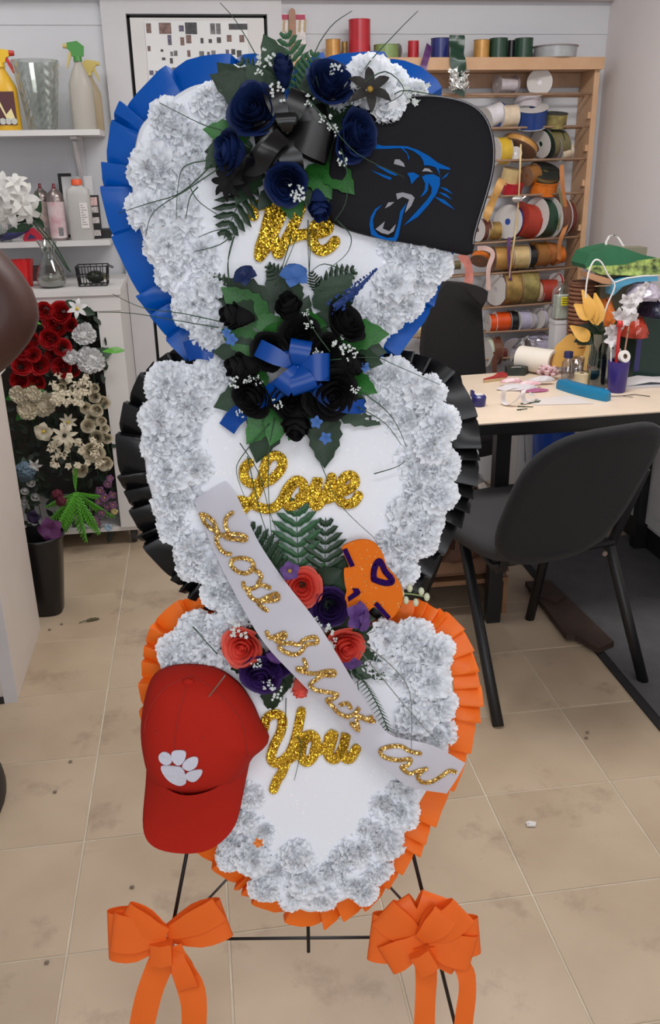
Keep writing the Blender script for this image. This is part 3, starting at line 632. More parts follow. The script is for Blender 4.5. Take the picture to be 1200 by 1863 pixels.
# dark filling foliage (nobody could count it)
mb = MB(); rf = random.Random(11)
for i in range(520):
    p = PM(rf.uniform(22, 205), rf.uniform(575, 965), rf.uniform(FY+.03, FY+.2)); L_ = leaf_mb(1, .5, 4, .1)
    mb.merge(L_, aim(p, (rf.uniform(-.6, .6), -1, rf.uniform(-.3, .8)), rf.random()*6.3, rf.uniform(.03, .06)))
fo = part('foliage', mb, mat('deep_foliage', (24, 38, 26), .6, var=.4, vs=12), None); tag(fo, 'dark green filler foliage behind the silk flowers in cabinet', 'foliage', kind='stuff')
mb = MB()
for i in range(34):
    p = PM(rf.uniform(95, 165), rf.uniform(683, 735), FY-.03); mb.merge(star_mb(5, .012, .01, .004, 0, 2), aim(p, (rf.uniform(-.4, .4), -1, .2), rf.random()*6))
    p = PM(rf.uniform(90, 190), rf.uniform(800, 850), FY-.03); mb.merge(star_mb(5, .011, .009, .004, 0, 2), aim(p, (rf.uniform(-.4, .4), -1, .2), rf.random()*6))
fo = part('tiny_blossoms', mb, M_IVORY, None); tag(fo, 'tiny cream filler blossoms scattered among the cabinet flowers', 'blossoms', kind='stuff')
# black tapered bucket with a big purple rose
bp = PZ(86, 1128, 0); t = thing('flower_bucket', 'black tapered flower bucket on floor beside the white counter', 'bucket', (bp.x, bp.y+.07, 0))
rs = []
for w_, zz in ((.045, 0), (.05, .01), (.062, .12), (.08, .30), (.082, .30), (.077, .298), (.05, .02)):
    rs.append([(w_*math.copysign(abs(math.cos(a))**.7, math.cos(a)), w_*math.copysign(abs(math.sin(a))**.7, math.sin(a)), zz) for a in [i*math.pi/14 for i in range(28)]])
part('body', MB().rings(rs), mat('black_gloss_plastic', (14, 13, 15), .3), t, True, ang=50); part('rim', MB().lathe([(.083, .29), (.087, .292), (.087, .302), (.083, .303)], n=28, cap=False), mat('black_gloss_plastic', (14, 13, 15), .3), t, True)
M_PLUM = mat('plum_silk', (84, 34, 84), .65, var=.25, vs=40)
bloom('plum_rose', 'large plum purple silk rose over the black bucket', 'rose', 92, 962, 26, 'pansy', M_PLUM, 0, (0, -1, .1), Y=bp.y+.03, stem=.1)
bloom('plum_rose', 'dark shaded plum bloom left of the large one', 'rose', 62, 940, 16, 'pansy', mat('dark_plum_silk', (40, 26, 60), .65), 0, (-.3, -1, .1), Y=bp.y+.08, stem=.1)
# white counter at the left
ct = thing('white_counter', 'white painted counter end at the left edge of the room', 'counter', (-1.15, 2.6, 0))
nx = -.625
part('body', MB().box((-.74, -.215, 0), (nx+1.15, .24, .905)), mat('counter_side_paint', (214, 204, 196), .5, var=.03, vs=6), ct)
part('corner_strip', MB().box((nx+1.15-.035, -.222, 0), (nx+1.15+.004, -.2151, .905)), M_TRIM, ct)
part('worktop', MB().box((-.75, -.24, .906), (nx+1.15+.012, .26, .935)), M_WHITE, ct)
part('plinth', MB().box((-.74, -.224, 0), (nx+1.15-.036, -.2152, .02)), mat('dark_plinth', (40, 34, 32), .8), ct)  # near-black strip along the foot of the counter front
# floor litter
t = thing('dry_leaf', 'dry dark leaf lying on the tiles near the bucket', 'leaf', PZ(155, 1131, .003)); ob('blade', me_of('slim', mat('dry_leaf_brown', (82, 74, 48), .8)), t, TR(0, 0, .003, .4, s=.07)); part('stalk', MB().tube([(-.02, -.01, .002), (0, 0, .004)], .0015, 4), STEM, t)
mb = MB(); rf = random.Random(5)
for (x, y) in [(112, 1135), (90, 1145), (960, 1500), (1066, 1342), (240, 1613), (128, 1385), (100, 1440), (85, 1750), (30, 1200), (1068, 1332)]:
    p = PZ(x, y, .004); mb.sphere(p, .004, 6, 4, (1.5, 1, .6))
c_ = part('floor_crumbs', mb, mat('crumb_grey', (120, 108, 94), .9), None); tag(c_, 'scattered crumbs and stem bits on the beige tiles', 'crumbs', kind='stuff')
p = PZ(965, 1500, .002); t = thing('petal_scrap', 'small white scrap lying on the tiles right of the easel', 'scrap', p); part('scrap', MB().prism([(-.012, -.006), (.008, -.01), (.014, .002), (0, .009), (-.01, .006)], 0, .004), M_SILKW, t)
# ---------------------------------------------------------------- person, mostly outside the left edge
def skin_figure(name, verts, edges, radii, m, parent, loops=2):
    me = bpy.data.meshes.new(name); me.from_pydata(verts, edges, []); o = ob(name, me, parent)
    md = o.modifiers.new('skin', 'SKIN'); md.use_smooth_shade = True
    for i, r in enumerate(radii): me.skin_vertices[0].data[i].radius = (r, r)
    me.skin_vertices[0].data[0].use_root = True
    s = o.modifiers.new('sub', 'SUBSURF'); s.levels = s.render_levels = loops; me.materials.append(m); return o
M_SKIN = mat('dark_brown_skin', (70, 42, 35), .5, bump=.05, bs=80, spec=.4)
EL = PY(16, 552, 1.72)                                    # elbow
t = thing('person', 'person cut off by the left edge, bare bent elbow showing', 'person', (-.98, 1.8, 0)); O = V((-.98, 1.8, 0))
E_ = EL-O
J = dict(pel=(0, 0, .96), bel=(0, 0, 1.12), che=(0, .0, 1.32), nk0=(0, 0, 1.46), nk=(0, 0, 1.54), hd=(0, -.01, 1.64), hd2=(0, 0, 1.74),
 sr=(.17, 0, 1.45), ua=(E_.x-.085, E_.y, E_.z+.10), er=tuple(E_), er2=(E_.x-.012, E_.y-.01, E_.z-.03), fa=(E_.x-.09, E_.y-.03, E_.z-.10), fr=(.17, -.13, 1.09), wr=(.13, -.17, 1.02), sl=(-.17, 0, 1.43), el=(-.25, .02, 1.15), wl=(-.26, -.05, .9), hl=(-.26, -.07, .82),
 hr=(.09, 0, .9), kr=(.10, -.02, .5), ar=(.10, .02, .09), hl2=(-.09, 0, .9), kl=(-.1, -.02, .5), al=(-.1, .02, .09))
rad = dict(ua=.078, fa=.066, pel=.13, bel=.12, che=.14, nk0=.07, nk=.052, hd=.085, hd2=.075, sr=.066, er=.074, er2=.072, fr=.05, wr=.026, sl=.06, el=.042, wl=.026, hl=.03, hr=.09, kr=.058, ar=.04, hl2=.09, kl=.058, al=.04)
ks = list(J); ed = [('pel', 'bel'), ('bel', 'che'), ('che', 'nk0'), ('nk0', 'nk'), ('nk', 'hd'), ('hd', 'hd2'), ('nk0', 'sr'), ('sr', 'ua'), ('ua', 'er'), ('er', 'er2'), ('er2', 'fa'), ('fa', 'fr'), ('fr', 'wr'), ('nk0', 'sl'), ('sl', 'el'), ('el', 'wl'), ('wl', 'hl'), ('pel', 'hr'), ('hr', 'kr'), ('kr', 'ar'), ('pel', 'hl2'), ('hl2', 'kl'), ('kl', 'al')]
skin_figure('body', [J[k] for k in ks], [(ks.index(a), ks.index(b)) for a, b in ed], [rad[k] for k in ks], M_SKIN, t)
# right hand on the hip: palm and five curled fingers
hb = [V(J['wr']), V(J['wr'])+V((-.02, .03, -.06))]; vs = [hb[0], hb[1]]; es = [(0, 1)]; rd = [.026, .03]
for i in range(5):
    b = hb[1]+V((-.02+.017*i, .0, -.008 if i < 4 else .03)); L_ = [.05, .058, .062, .055, .045][i]; dd = V((-.25, .5, -.8)).normalized() if i < 4 else V((.6, .5, -.3)).normalized()
    k = len(vs); vs += [b, b+dd*L_*.6, b+dd*L_+V((-.01, .015, 0))]; es += [(1, k), (k, k+1), (k+1, k+2)]; rd += [.01, .009, .008]
skin_figure('hand', [tuple(v) for v in vs], es, rd, M_SKIN, t)
M_SHIRT = mat('dark_shirt_cloth', (40, 40, 48), .85)
part('shirt', MB().rings([[(math.cos(a)*w_, math.sin(a)*w_*.66, zz) for a in [i*math.pi/12 for i in range(24)]] for w_, zz in ((.185, .9), (.18, 1.1), (.2, 1.3), (.19, 1.42), (.09, 1.49), (.075, 1.5))], cap=False), M_SHIRT, t, True)
part('trousers', MB().lathe([(.17, .95), (.12, .75), (.1, .5), (.085, .1)], (.1, 0, 0), n=18, cap=False).lathe([(.17, .95), (.12, .75), (.1, .5), (.085, .1)], (-.1, 0, 0), n=18, cap=False), mat('dark_jeans', (34, 38, 52), .85), t, True)
S_ = PZ(2, 1480, 0)-O
for sx, fx in ((1, S_.x-.045), (-1, -.12)):
    part('shoe', MB().rings([[(fx+math.cos(a)*.045*w_, S_.y-.06+.10+math.sin(a)*.13*w_, zz) for a in [i*math.pi/10 for i in range(20)]] for w_, zz in ((1, 0), (1.02, .02), (.95, .05), (.6, .09), (.5, .11))]), mat('black_shoe', (24, 22, 24), .5), t, True, ang=60)
part('hair', MB().sphere((0, .02, 1.72), .105, 14, 9, (.9, 1, .85)), mat('black_hair', (16, 14, 14), .8), t, True)
# ================================================================= RIBBON RACK on the back wall
M_PINE = mat('pine_wood', (206, 166, 130), .5, rgb2=(194, 150, 112), vs=9)
M_DOWEL = mat('dowel_wood', (166, 134, 108), .55, var=.15, vs=15)
RX0, RX1, RYF = .42, 1.69, 3.845
rt = PY(1058, 104, RYF-.01).z
rack = thing('ribbon_rack', 'pine ribbon rack with dowel rods full of spools on back wall', 'rack', (1.05, YB-.005, .8)); RO = V((1.05, YB-.005, .8))
L = lambda p: tuple(V(p)-RO)
def wbox(a, b): return MB().box(L(a), L(b))
part('top_board', wbox((RX0-.02, RYF-.02, rt-.045), (RX1+.008, YB-.005, rt)), M_PINE, rack)
part('side_post', wbox((RX1-.022, RYF, .70), (RX1, YB-.005, rt-.0455)), M_PINE, rack)
part('side_post', wbox((RX0, RYF, .70), (RX0+.022, YB-.005, rt-.0455)), M_PINE, rack)
part('back_rail', wbox((RX0+.023, YB-.02, rt-.10), (RX1-.023, YB-.005, rt-.046)), M_DOWEL, rack)
rods = []
for yl, yr in ((172, 171), (234, 229), (293, 289), (359, 350), (443, 428), (500, 484), (562, 545), (606, 596), (655, 640)):
    a, b = PY(870, yl, RYF+.012), PY(1030, yr, RYF+.012); rods.append((a.z+b.z)/2); sl = (b.z-a.z)/(b.x-a.x)*.6
    z = lambda X: a.z+(X-a.x)*sl+.0
    part('rod', MB().cone(L((RX0+.0225, RYF+.012, z(RX0+.02))), L((RX1-.0225, RYF+.012, z(RX1-.02))), .0048, .0048, 8), M_DOWEL, rack, True)
    part('rod', MB().cone(L((RX0+.0225, RYF+.085, z(RX0+.02)-.004)), L((RX1-.0225, RYF+.085, z(RX1-.02)-.004)), .0048, .0048, 8), M_DOWEL, rack, True)
for zz in rods[1:8]:
    part('peg', MB().box(L((RX1-.034, RYF+.004, zz+.03)), L((RX1-.0222, RYF+.03, zz+.055))), M_PINE, rack)
# spools: pixel box, axis ('x' lies along the rod, 'z' stands up, 'y' disc facing the room, or a yaw/tilt pair), colours, label
M_FL = mat('white_spool_flange', (206, 200, 196), .5, rnd=.05)
M_FLG = mat('grey_spool_flange', (150, 140, 140), .5)
M_FLB = mat('brown_card_flange', (140, 104, 80), .6)
M_CORE = mat('spool_core', (120, 104, 92), .7)
def sat(n, c, r=.3, met=0., var=.0): return mat('satin_'+n, c, r, met, var=var or .1, vs=35, spec=.6)
S = dict(gold=sat('gold', (196, 146, 78), .3, .25), pgold=sat('pale_gold', (214, 186, 132), .28, .25), copper=sat('copper', (190, 120, 66), .3, .25), bronze=sat('bronze', (158, 106, 52), .3, .25),
 red=sat('red', (180, 30, 44)), rust=sat('rust', (168, 52, 32), .5), green=sat('dark_green', (28, 62, 44)), blk=sat('black', (26, 24, 28)), olive=sat('olive', (112, 104, 68)), blue=sat('blue', (30, 62, 128)),
 rblue=sat('royal_blue', (34, 70, 150)), cream=sat('cream', (222, 202, 176)), white=sat('white', (222, 218, 222)), yel=sat('yellow', (214, 176, 52)), orange=sat('orange', (214, 112, 30)), vorange=sat('vivid_orange', (220, 78, 22)),
 mesh=sat('gold_mesh', (164, 132, 72), .45, .35, .35), meshg=sat('green_gold_mesh', (150, 136, 80), .45, .35, .35), lav=sat('lavender', (186, 180, 204)), pur=sat('purple', (96, 52, 110)), brn=sat('brown', (110, 66, 50)), dred=sat('dark_red', (104, 40, 34)),
 lgreen=sat('light_green', (128, 150, 92)), silver=sat('silver', (206, 198, 204), .3, .3), grey=sat('grey', (168, 170, 172)), navy=sat('navy', (34, 44, 110)), mint=sat('mint', (196, 206, 186)), pink=sat('pink', (214, 132, 118)))
def spool(x0, y0, x1, y1, ax, col, lab, fl_=M_FL, Y=None, fr=1.0, z=None, stack=False):
    """axis ax: unit vector-ish of the spool axis (room axes)"""
    Y = Y or RYF+.055; ax = {'x': (1, 0, 0), 'z': (0, 0, 1), 'y': (0, 1, 0)}.get(ax, ax); A = V(ax).normalized()
    a, b = PY(x0, y0, Y), PY(x1, y1, Y); w_, h_ = abs(b.x-a.x), abs(a.z-b.z); c = (a+b)/2
    ah, av = abs(A.x), abs(A.z)
    # solve for radius r and length l so that the spool spans the box
    if ah > .9: l, r = w_, h_/2
    elif av > .9: l, r = h_, w_/2
    elif abs(A.y) > .9: r = (w_+h_)/4; l = .025
    else:
        sh, sv = math.sqrt(1-ah*ah), math.sqrt(1-av*av)      # w = l*ah + 2r*sh ; h = l*av + 2r*sv
        det = ah*2*sv-2*sh*av
        if abs(det) > .2: l = (w_*2*sv-2*sh*h_)/det; r = (ah*h_-av*w_)/det
        else: l = w_*.35; r = h_*.45
        if l < .01 or r < .012: l = min(w_, h_)*.4; r = max(w_, h_)*.46
    if z is not None: c.z = z+(l/2 if av > .9 else r)
    if Y-r < RYF-.05 and av <= .9: pass
    t = thing('ribbon_spool', lab, 'ribbon spool', c); rb = r*fr
    part('ribbon', MB().lathe([(rb*.3, -l/2+.0012), (rb, -l/2+.0012), (rb*1.004, 0), (rb, l/2-.0012), (rb*.3, l/2-.0012)], (0, 0, 0), A, 26), S[col], t, True, ang=40)
    if fl_:
        for sgn in (-1, 1):
            e = sgn*(l/2); rr_ = r*1.06 if fr == 1. else r
            part('flange', MB().lathe([(r*.2, e-.001), (rr_, e-.001), (rr_, e+.001), (r*.2, e+.001), (r*.2, e-.001)], (0, 0, 0), A, 26, cap=False), fl_, t)
    return t
topz = rt+.0005
def top(x0, y0, x1, col, lab, fl_=None, Y=3.915, ax='z'):
    a, b = PY(x0, y0, Y), PY(x1, 102, Y); w_ = b.x-a.x; h_ = max(.02, a.z-topz)
    t = thing('ribbon_spool', lab, 'ribbon spool', ((a.x+b.x)/2, Y, topz)); r = w_/2; n_ = 26
    part('ribbon', MB().lathe([(r*.3, .0015), (r, .0015), (r, h_-.0015), (r*.3, h_-.0015)], n=26), S[col], t, True, ang=40)
    for e in (0, h_-.0015): part('flange', MB().lathe([(r*.2, e), (r*1.03, e), (r*1.03, e+.0015), (r*.2, e+.0015), (r*.2, e)], n=26, cap=False), fl_ or M_FL, t)
    return t
GD = mat('dark_spool_edge', (44, 48, 44), .5)
top(592, 72, 619, 'gold', 'gold satin spool standing at the left of the rack top', M_FLB); top(621, 76, 632, 'mesh', 'narrow gold roll between gold spool and tall red roll', M_FLB, 3.93)
top(634, 36, 673, 'red', 'tall red ribbon roll standing on the rack top', sat('red', (180, 30, 44)), 3.9); top(680, 82, 724, 'lgreen', 'light green low spool right of the tall red roll', S['lgreen'], 3.9)
top(742, 74, 761, 'red', 'small red spool left of the purple ribbon tail', None, 3.9); top(784, 70, 817, 'navy', 'navy blue spool beside the hanging green ribbon', GD, 3.9)
top(862, 73, 889, 'gold', 'bronze gold spool right of the hanging green ribbon', M_FLB, 3.9); top(891, 70, 921, 'green', 'dark green spool with a silver band on the rack top', GD, 3.9)
top(923, 73, 936, 'blk', 'narrow blackish green spool between two green spools', M_FL, 3.93); top(937, 70, 967, 'green', 'dark green spool beside the flat grey tin', GD, 3.9)
t = thing('ribbon_tin', 'wide flat grey ribbon spool at the right of the rack top', 'ribbon spool', (PY(1010, 90, 3.9).x, 3.9, topz)); r = PY(1048, 90, 3.9).x-PY(1010, 90, 3.9).x
part('ribbon', MB().lathe([(r*.3, .002), (r*.94, .002), (r*.97, .042), (r*.3, .042)], n=30), S['grey'], t, True, ang=40); part('flange', MB().lathe([(.01, .0421), (r*1.02, .0421), (r*1.03, .046), (.01, .045)], n=30, cap=False), M_FLG, t)
part('flange', MB().lathe([(.01, 0), (r*.95, 0), (r*.95, .0018), (.01, .0018)], n=30), M_FLG, t)
t = thing('clear_disc', 'clear spool disc standing on edge behind the light green spool', 'disc', (PY(724, 82, 3.93).x, 3.93, topz+.03)); part('disc', MB().lathe([(.005, -.001), (.03, -.001), (.03, .001), (.005, .001)], (0, 0, 0), (1, .35, 0), 20), M_FLG, t); part('hub', MB().lathe([(.006, -.006), (.006, .006)], (0, 0, 0), (1, .35, 0), 10), M_FLG, t)
def hang(name, lab, pts, wpx, m, Y, group=None, cat='ribbon'):
    """ribbon hanging along pixel points"""
    P = smooth_path([PY(x, y, Y[i] if isinstance(Y, (list, tuple)) else Y) for i, (x, y) in enumerate(pts)], 4); c = P[0]; t = thing(name, lab, cat, c, 0, group); k = PXM(Y[0] if isinstance(Y, (list, tuple)) else Y)*wpx/2
    Lp, Rp = [], []
    for i, p in enumerate(P):
        d = P[min(i+1, len(P)-1)]-P[max(i-1, 0)]; s = V((d.z, 0, -d.x)); s = s.normalized() if s.length > 1e-6 else V((1, 0, 0)); s = (s+V((0, .25*math.sin(i*.8), 0)))*k; Lp.append(p-c-s); Rp.append(p-c+s)
    part('strand', MB().strip(Lp, Rp), m, t, True); part('cut_end', MB().strip([Lp[-1], Lp[-1]+(P[-1]-P[-2]).normalized()*k], [Rp[-1], Rp[-1]+(P[-1]-P[-2]).normalized()*k*.2]), m, t); return t
hang('purple_ribbon_tail', 'purple ribbon tail hanging over the front of the rack top', [(781, 82), (776, 100), (771, 118), (768, 135)], 12, S['pur'], [3.88, RYF-.03, RYF-.032, RYF-.032])
t = hang('green_ribbon_tail', 'broad dark green ribbon hanging over the rack top, silver flecked end', [(831, 64), (831, 85), (832, 105), (834, 130), (832, 162)], 27, S['green'], [3.86, 3.85, RYF-.035, RYF-.035, RYF-.035])
mb = MB(); rf = random.Random(4); o = t.location
for i in range(70):
    p = PY(rf.uniform(819, 846), rf.triangular(122, 164, 158), RYF-.042)-o; mb.merge(star_mb(3, .006, .006, .001, 0, 1), aim(p, (rf.uniform(-.6, .6), -1, rf.uniform(-.6, .6)), rf.random()*6))
part('silver_flecks', mb, mat('silver_foil', (226, 226, 222), .25, .7), t)
# rows
top_t = spool
spool(903, 136, 938, 171, (1, .25, 0), 'silver', 'silver white spool with grey flanges on the top rod', M_FLG, fr=.68)
t = spool(957, 131, 1005, 168, (.35, 1, .12), 'white', 'white disc spool with pencil scribble on the top rod', M_FL, Y=RYF+.05)
part('scribble', MB().tube([(-.030, -.030, .004), (-.027, -.031, .012), (-.024, -.032, .003), (-.021, -.033, .013), (-.018, -.034, .002)], .0007, 4), M_DARK, t)
spool(883, 190, 911, 229, (1, .3, .35), 'white', 'pearly white spool leaning beside the cream spool'); spool(899, 188, 912, 233, (1, .15, .15), 'rblue', 'thin royal blue spool behind the cream spool', S['rblue'], Y=RYF+.08)
spool(911, 191, 937, 231, (1, .1, .04), 'cream', 'cream spool on the second rod'); spool(936, 180, 982, 206, (.2, .4, 1), 'silver', 'clear wrapped white roll above the blue spool', M_GLASS, Y=RYF+.09)
spool(941, 195, 992, 229, (-.12, -.35, 1), 'blue', 'wide blue satin spool tipped on the second rod', Y=RYF+.05); spool(992, 206, 1028, 232, (0, -.2, 1), 'meshg', 'olive gold mesh spool at right of the second rod', GD, Y=RYF+.045)
spool(900, 250, 921, 299, (1, .2, .05), 'yel', 'bright yellow satin spool on the third rod'); spool(918, 243, 974, 288, (.55, .3, 1), 'gold', 'tilted wide gold brown spool on the third rod', M_FLB, Y=RYF+.06)
spool(928, 266, 946, 292, (.3, 1, 0), 'silver', 'small silver spool end under the gold brown spool', Y=RYF+.03)
spool(974, 235, 1000, 286, (1, .45, .25), 'green', 'dark green spool with white flange on the third rod', Y=RYF+.06); spool(994, 236, 1012, 286, (1, .3, .25), 'olive', 'olive green spool beside the dark green spool', GD); spool(1008, 240, 1024, 286, (1, .3, .25), 'olive', 'second olive spool, nearest the cream spool', M_FLG)
spool(1014, 258, 1034, 291, (1, .3, .3), 'cream', 'cream spool at the right end of the third rod')
spool(913, 306, 944, 336, (.15, -.2, 1), 'pgold', 'small gold spool upright above the red spool', None); spool(914, 332, 948, 352, (.1, -.3, 1), 'red', 'glossy red spool on the fourth rod', S['red'])
spool(964, 295, 1016, 333, (.1, -.6, 1), 'olive', 'dull olive spool lying above the orange one', GD, Y=RYF+.07); spool(967, 331, 1011, 351, (.05, -.25, 1), 'orange', 'orange gold spool on the fourth rod', S['orange']); spool(956, 300, 974, 336, (1, .4, .2), 'bronze', 'bronze spool left of the olive spool', M_FLB)
spool(884, 404, 907, 436, (1, .1, 0), 'mesh', 'small shiny gold spool on the fifth rod'); spool(868, 398, 884, 438, (1, .4, 0), 'brn', 'brown spool at the left of the fifth rod')
spool(904, 374, 953, 433, (1, .9, -.12), 'rblue', 'royal blue spool with big white flange on the fifth rod', Y=RYF+.06); spool(942, 371, 968, 431, (1, .3, -.2), 'rust', 'faded red spool on the fifth rod', S['rust']); spool(962, 388, 983, 428, (1, .3, -.15), 'bronze', 'bronze spool between faded red and dark green', S['bronze'])
spool(972, 362, 1002, 430, (1, .4, -.1), 'green', 'dark green spool with white flanges on the fifth rod', Y=RYF+.06); spool(1002, 358, 1018, 428, (1, .3, .1), 'brn', 'brown spool right of the dark green spool'); spool(1016, 366, 1031, 424, (1, .3, .1), 'dred', 'dark red brown spool at the fifth rod end', M_FLB)
spool(856, 457, 890, 484, (.4, .6, .8), 'orange', 'amber orange spool at the left of the sixth rod', M_FLB, Y=RYF+.05); spool(897, 449, 928, 491, 'x', 'gold', 'wide copper gold spool on the sixth rod', M_FLB); spool(929, 446, 956, 488, 'x', 'pgold', 'pale gold spool beside the copper one')
spool(958, 446, 969, 486, 'x', 'blk', 'narrow black spool on the sixth rod', GD); spool(969, 441, 990, 484, (1, .2, 0), 'bronze', 'dark gold spool on the sixth rod', S['bronze']); spool(989, 441, 1003, 478, (1, .2, -.2), 'copper', 'copper spool right of the dark gold one', S['copper']); spool(1004, 448, 1019, 480, (1, .3, .2), 'orange', 'small orange gold spool at the sixth rod end', S['copper'])
spool(895, 498, 913, 556, (1, .5, 0), 'silver', 'clear flanged empty spool left of the gold mesh'); spool(913, 494, 941, 552, 'x', 'mesh', 'wide gold mesh spool on the seventh rod', M_FLB); spool(942, 491, 969, 550, 'x', 'meshg', 'wide green gold mesh spool on the seventh rod', M_FLB)
spool(970, 513, 982, 548, 'x', 'cream', 'narrow beige spool beside the rust one'); spool(983, 509, 1007, 546, 'x', 'rust', 'rust red spool on the seventh rod', S['rust']); spool(1005, 496, 1018, 527, (1, .5, 0), 'red', 'pinkish red spool with white flange at the seventh rod end')
spool(888, 572, 899, 604, 'x', 'vorange', 'narrow vivid orange spool beside the wide one'); spool(900, 568, 924, 602, 'x', 'vorange', 'wide vivid orange spool on the eighth rod'); spool(925, 566, 936, 602, 'x', 'blk', 'black spool right of the vivid orange', GD)
spool(937, 565, 957, 601, (1, .3, 0), 'lav', 'silvery lavender spool on the eighth rod'); spool(957, 568, 970, 598, (1, .6, 0), 'lav', 'small lavender spool with white flanges'); spool(971, 560, 987, 598, (1, .6, 0), 'lav', 'lavender spool with tall white flanges'); spool(988, 550, 1002, 596, (1, .5, .1), 'pur', 'purple spool with cream flange at the eighth rod end')
spool(880, 615, 892, 665, (1, .3, 0), 'mint', 'mint white spool at the left of the lowest rod'); spool(893, 614, 905, 662, 'x', 'brn', 'brown satin spool on the lowest rod', M_FLB); spool(906, 627, 917, 656, 'x', 'dred', 'dark red spool on the lowest rod', M_FLB)
spool(918, 616, 950, 656, (.3, 1, .1), 'lav', 'grey disc spool with black hub hole facing the room', M_FLG, Y=RYF+.03); spool(952, 610, 990, 655, (1, .4, .1), 'lav', 'clouded lavender spool behind the white cone', M_FLG, Y=RYF+.09)
spool(772, 532, 784, 566, (1, .3, 0), 'yel', 'yellow gold spool left of the black chair back'); spool(785, 533, 795, 556, 'x', 'red', 'crimson spool beside the yellow gold one', S['red']); spool(757, 588, 773, 616, 'x', 'pgold', 'champagne spool low at the left of the rack'); spool(824, 474, 836, 490, 'x', 'olive', 'olive spool left of the pink ribbon tail')
hang('gold_ribbon_tail', 'loose gold ribbon tail curling down beside the covered cushion', [(913, 326), (903, 350), (893, 372), (884, 395)], 15, S['gold'], RYF-.012)
hang('thin_gold_cord', 'thin gold tail hanging across four rods', [(947, 262), (945, 320), (940, 400), (930, 470), (926, 505)], 3.2, S['pgold'], RYF-.016)
hang('purple_ribbon_strip', 'narrow purple strip hanging below the fifth rod', [(926, 432), (925, 460), (928, 508)], 6, S['pur'], RYF-.012)
hang('orange_ribbon_tail', 'orange gold tail hanging near the rack side post', [(1021, 300), (1023, 340), (1030, 400), (1018, 440), (1016, 470)], 8, S['copper'], RYF-.012)
hang('sage_ribbon_tail', 'sage green ribbon tail hanging over the right spools', [(1016, 342), (1022, 380), (1014, 415)], 5, S['olive'], RYF-.018)
hang('pink_ribbon_tail', 'broad salmon pink ribbon tail below the covered cushion', [(838, 462), (850, 480), (853, 500), (850, 525)], 16, S['pink'], RYF-.02)
hang('blush_ribbon_tail', 'pale blush ribbon tail hanging in front of the sixth rod', [(868, 452), (884, 452), (896, 462), (888, 490), (888, 525)], 9, mat('satin_blush', (222, 186, 176), .4), RYF-.025)
hang('brown_ribbon_tail', 'dark brown ribbon tail hanging from the lowest rod', [(899, 640), (899, 665), (900, 690)], 10, S['brn'], RYF-.01)
t = thing('silver_clip', 'small crumpled silver foil piece on the fourth rod', 'foil', PY(941, 362, RYF-.02)); part('foil', MB().sphere((0, 0, 0), .02, 9, 6, (1.3, .7, .7)), mat('silver_foil', (226, 226, 222), .25, .7), t); part('twist', MB().tube([(.02, 0, 0), (.035, 0, .01)], .004, 5), mat('silver_foil', (226, 226, 222), .25, .7), t)

# ================================================================= TABLE
TZ = .75
TA, TB_, TC, TD = PZ(858, 772, TZ), V((1.755, 2.53, TZ)), V((1.755, 3.2, TZ)), PZ(838, 683, TZ)
tbl = thing('work_table', 'work table with pale top and thick black edge, covered in clutter', 'table', ((TA.x+TC.x)/2, 2.86, 0)); TO = tbl.location
tp = [(p.x-TO.x, p.y-TO.y) for p in (TA, TB_, TC, TD)]
part('tabletop', MB().prism(tp, TZ-.004, TZ), mat('pale_laminate', (226, 206, 184), .4, var=.04, vs=8), tbl)
part('edge_band', MB().prism([(x+(-.004 if x < 0 else 0), y+(-.005 if y < 0 else 0)) for x, y in tp], TZ-.036, TZ-.0041), mat('black_vinyl_edge', (18, 17, 18), .4), tbl)
lx = PY(910, 850, 2.62).x
for (x, y) in ((lx, 2.62), (1.70, 2.62), (lx+.03, 3.1), (1.70, 3.1)):
    part('leg', MB().box((x-TO.x-.024, y-TO.y-.02, 0), (x-TO.x+.024, y-TO.y+.02, TZ-.0361)), M_BLACK, tbl)
part('apron', MB().box((lx-TO.x, 2.61-TO.y, TZ-.08), (1.70-TO.x, 2.63-TO.y, TZ-.0362)), M_BLACK, tbl)
def ot(px_, py_, z=TZ): return PZ(px_, py_, z)
def tt(name, lab, cat, px_, py_, group=None, z=TZ+.0005, rz=0.): return thing(name, lab, cat, tuple(PZ(px_, py_, z)), rz, group)
WP = mat('white_plastic', (228, 224, 220), .4); 
# white cone-shaped roll lying down
t = tt('paper_roll', 'large white cardboard roll lying on the table', 'roll', 978, 680); d_ = V((.62, -.75, 0)).normalized()
part('roll', MB().lathe([(.046, -.07), (.046, .07), (.036, .0705), (.036, -.0705), (.046, -.07)], (0, .02, .046), d_, 28, cap=False), mat('white_card_roll', (232, 222, 208), .6), t, True, ang=40)
part('core', MB().lathe([(.0355, -.066), (.0355, .066)], (0, .02, .046), d_, 24, cap=True), mat('brown_board', (170, 126, 92), .8), t, True, ang=40)
# bags, wraps
t = tt('clear_bag', 'crumpled clear plastic bag behind the white roll', 'bag', 955, 655); mb = MB(); rf = random.Random(9); n_ = 9
def crumple(w_, d_, h_, seed, n=9):
    rf = random.Random(seed); mb = MB(); rs = []
    for i, (s, zz) in enumerate(((1, 0), (1.05, .25), (.9, .6), (.6, .9), (.1, 1))):
        rs.append([(math.cos(a)*w_*s*rf.uniform(.8, 1.15), math.sin(a)*d_*s*rf.uniform(.8, 1.15), h_*zz*rf.uniform(.8, 1.1) if zz else 0.001) for a in [k*2*math.pi/n for k in range(n)]])
    return mb.rings(rs)
part('film', crumple(.06, .04, .09, 2, 14), M_CLEARP, t)
part('knot', crumple(.02, .015, .02, 4, 8), M_CLEARP, t, M=TR(.05, 0, .07))
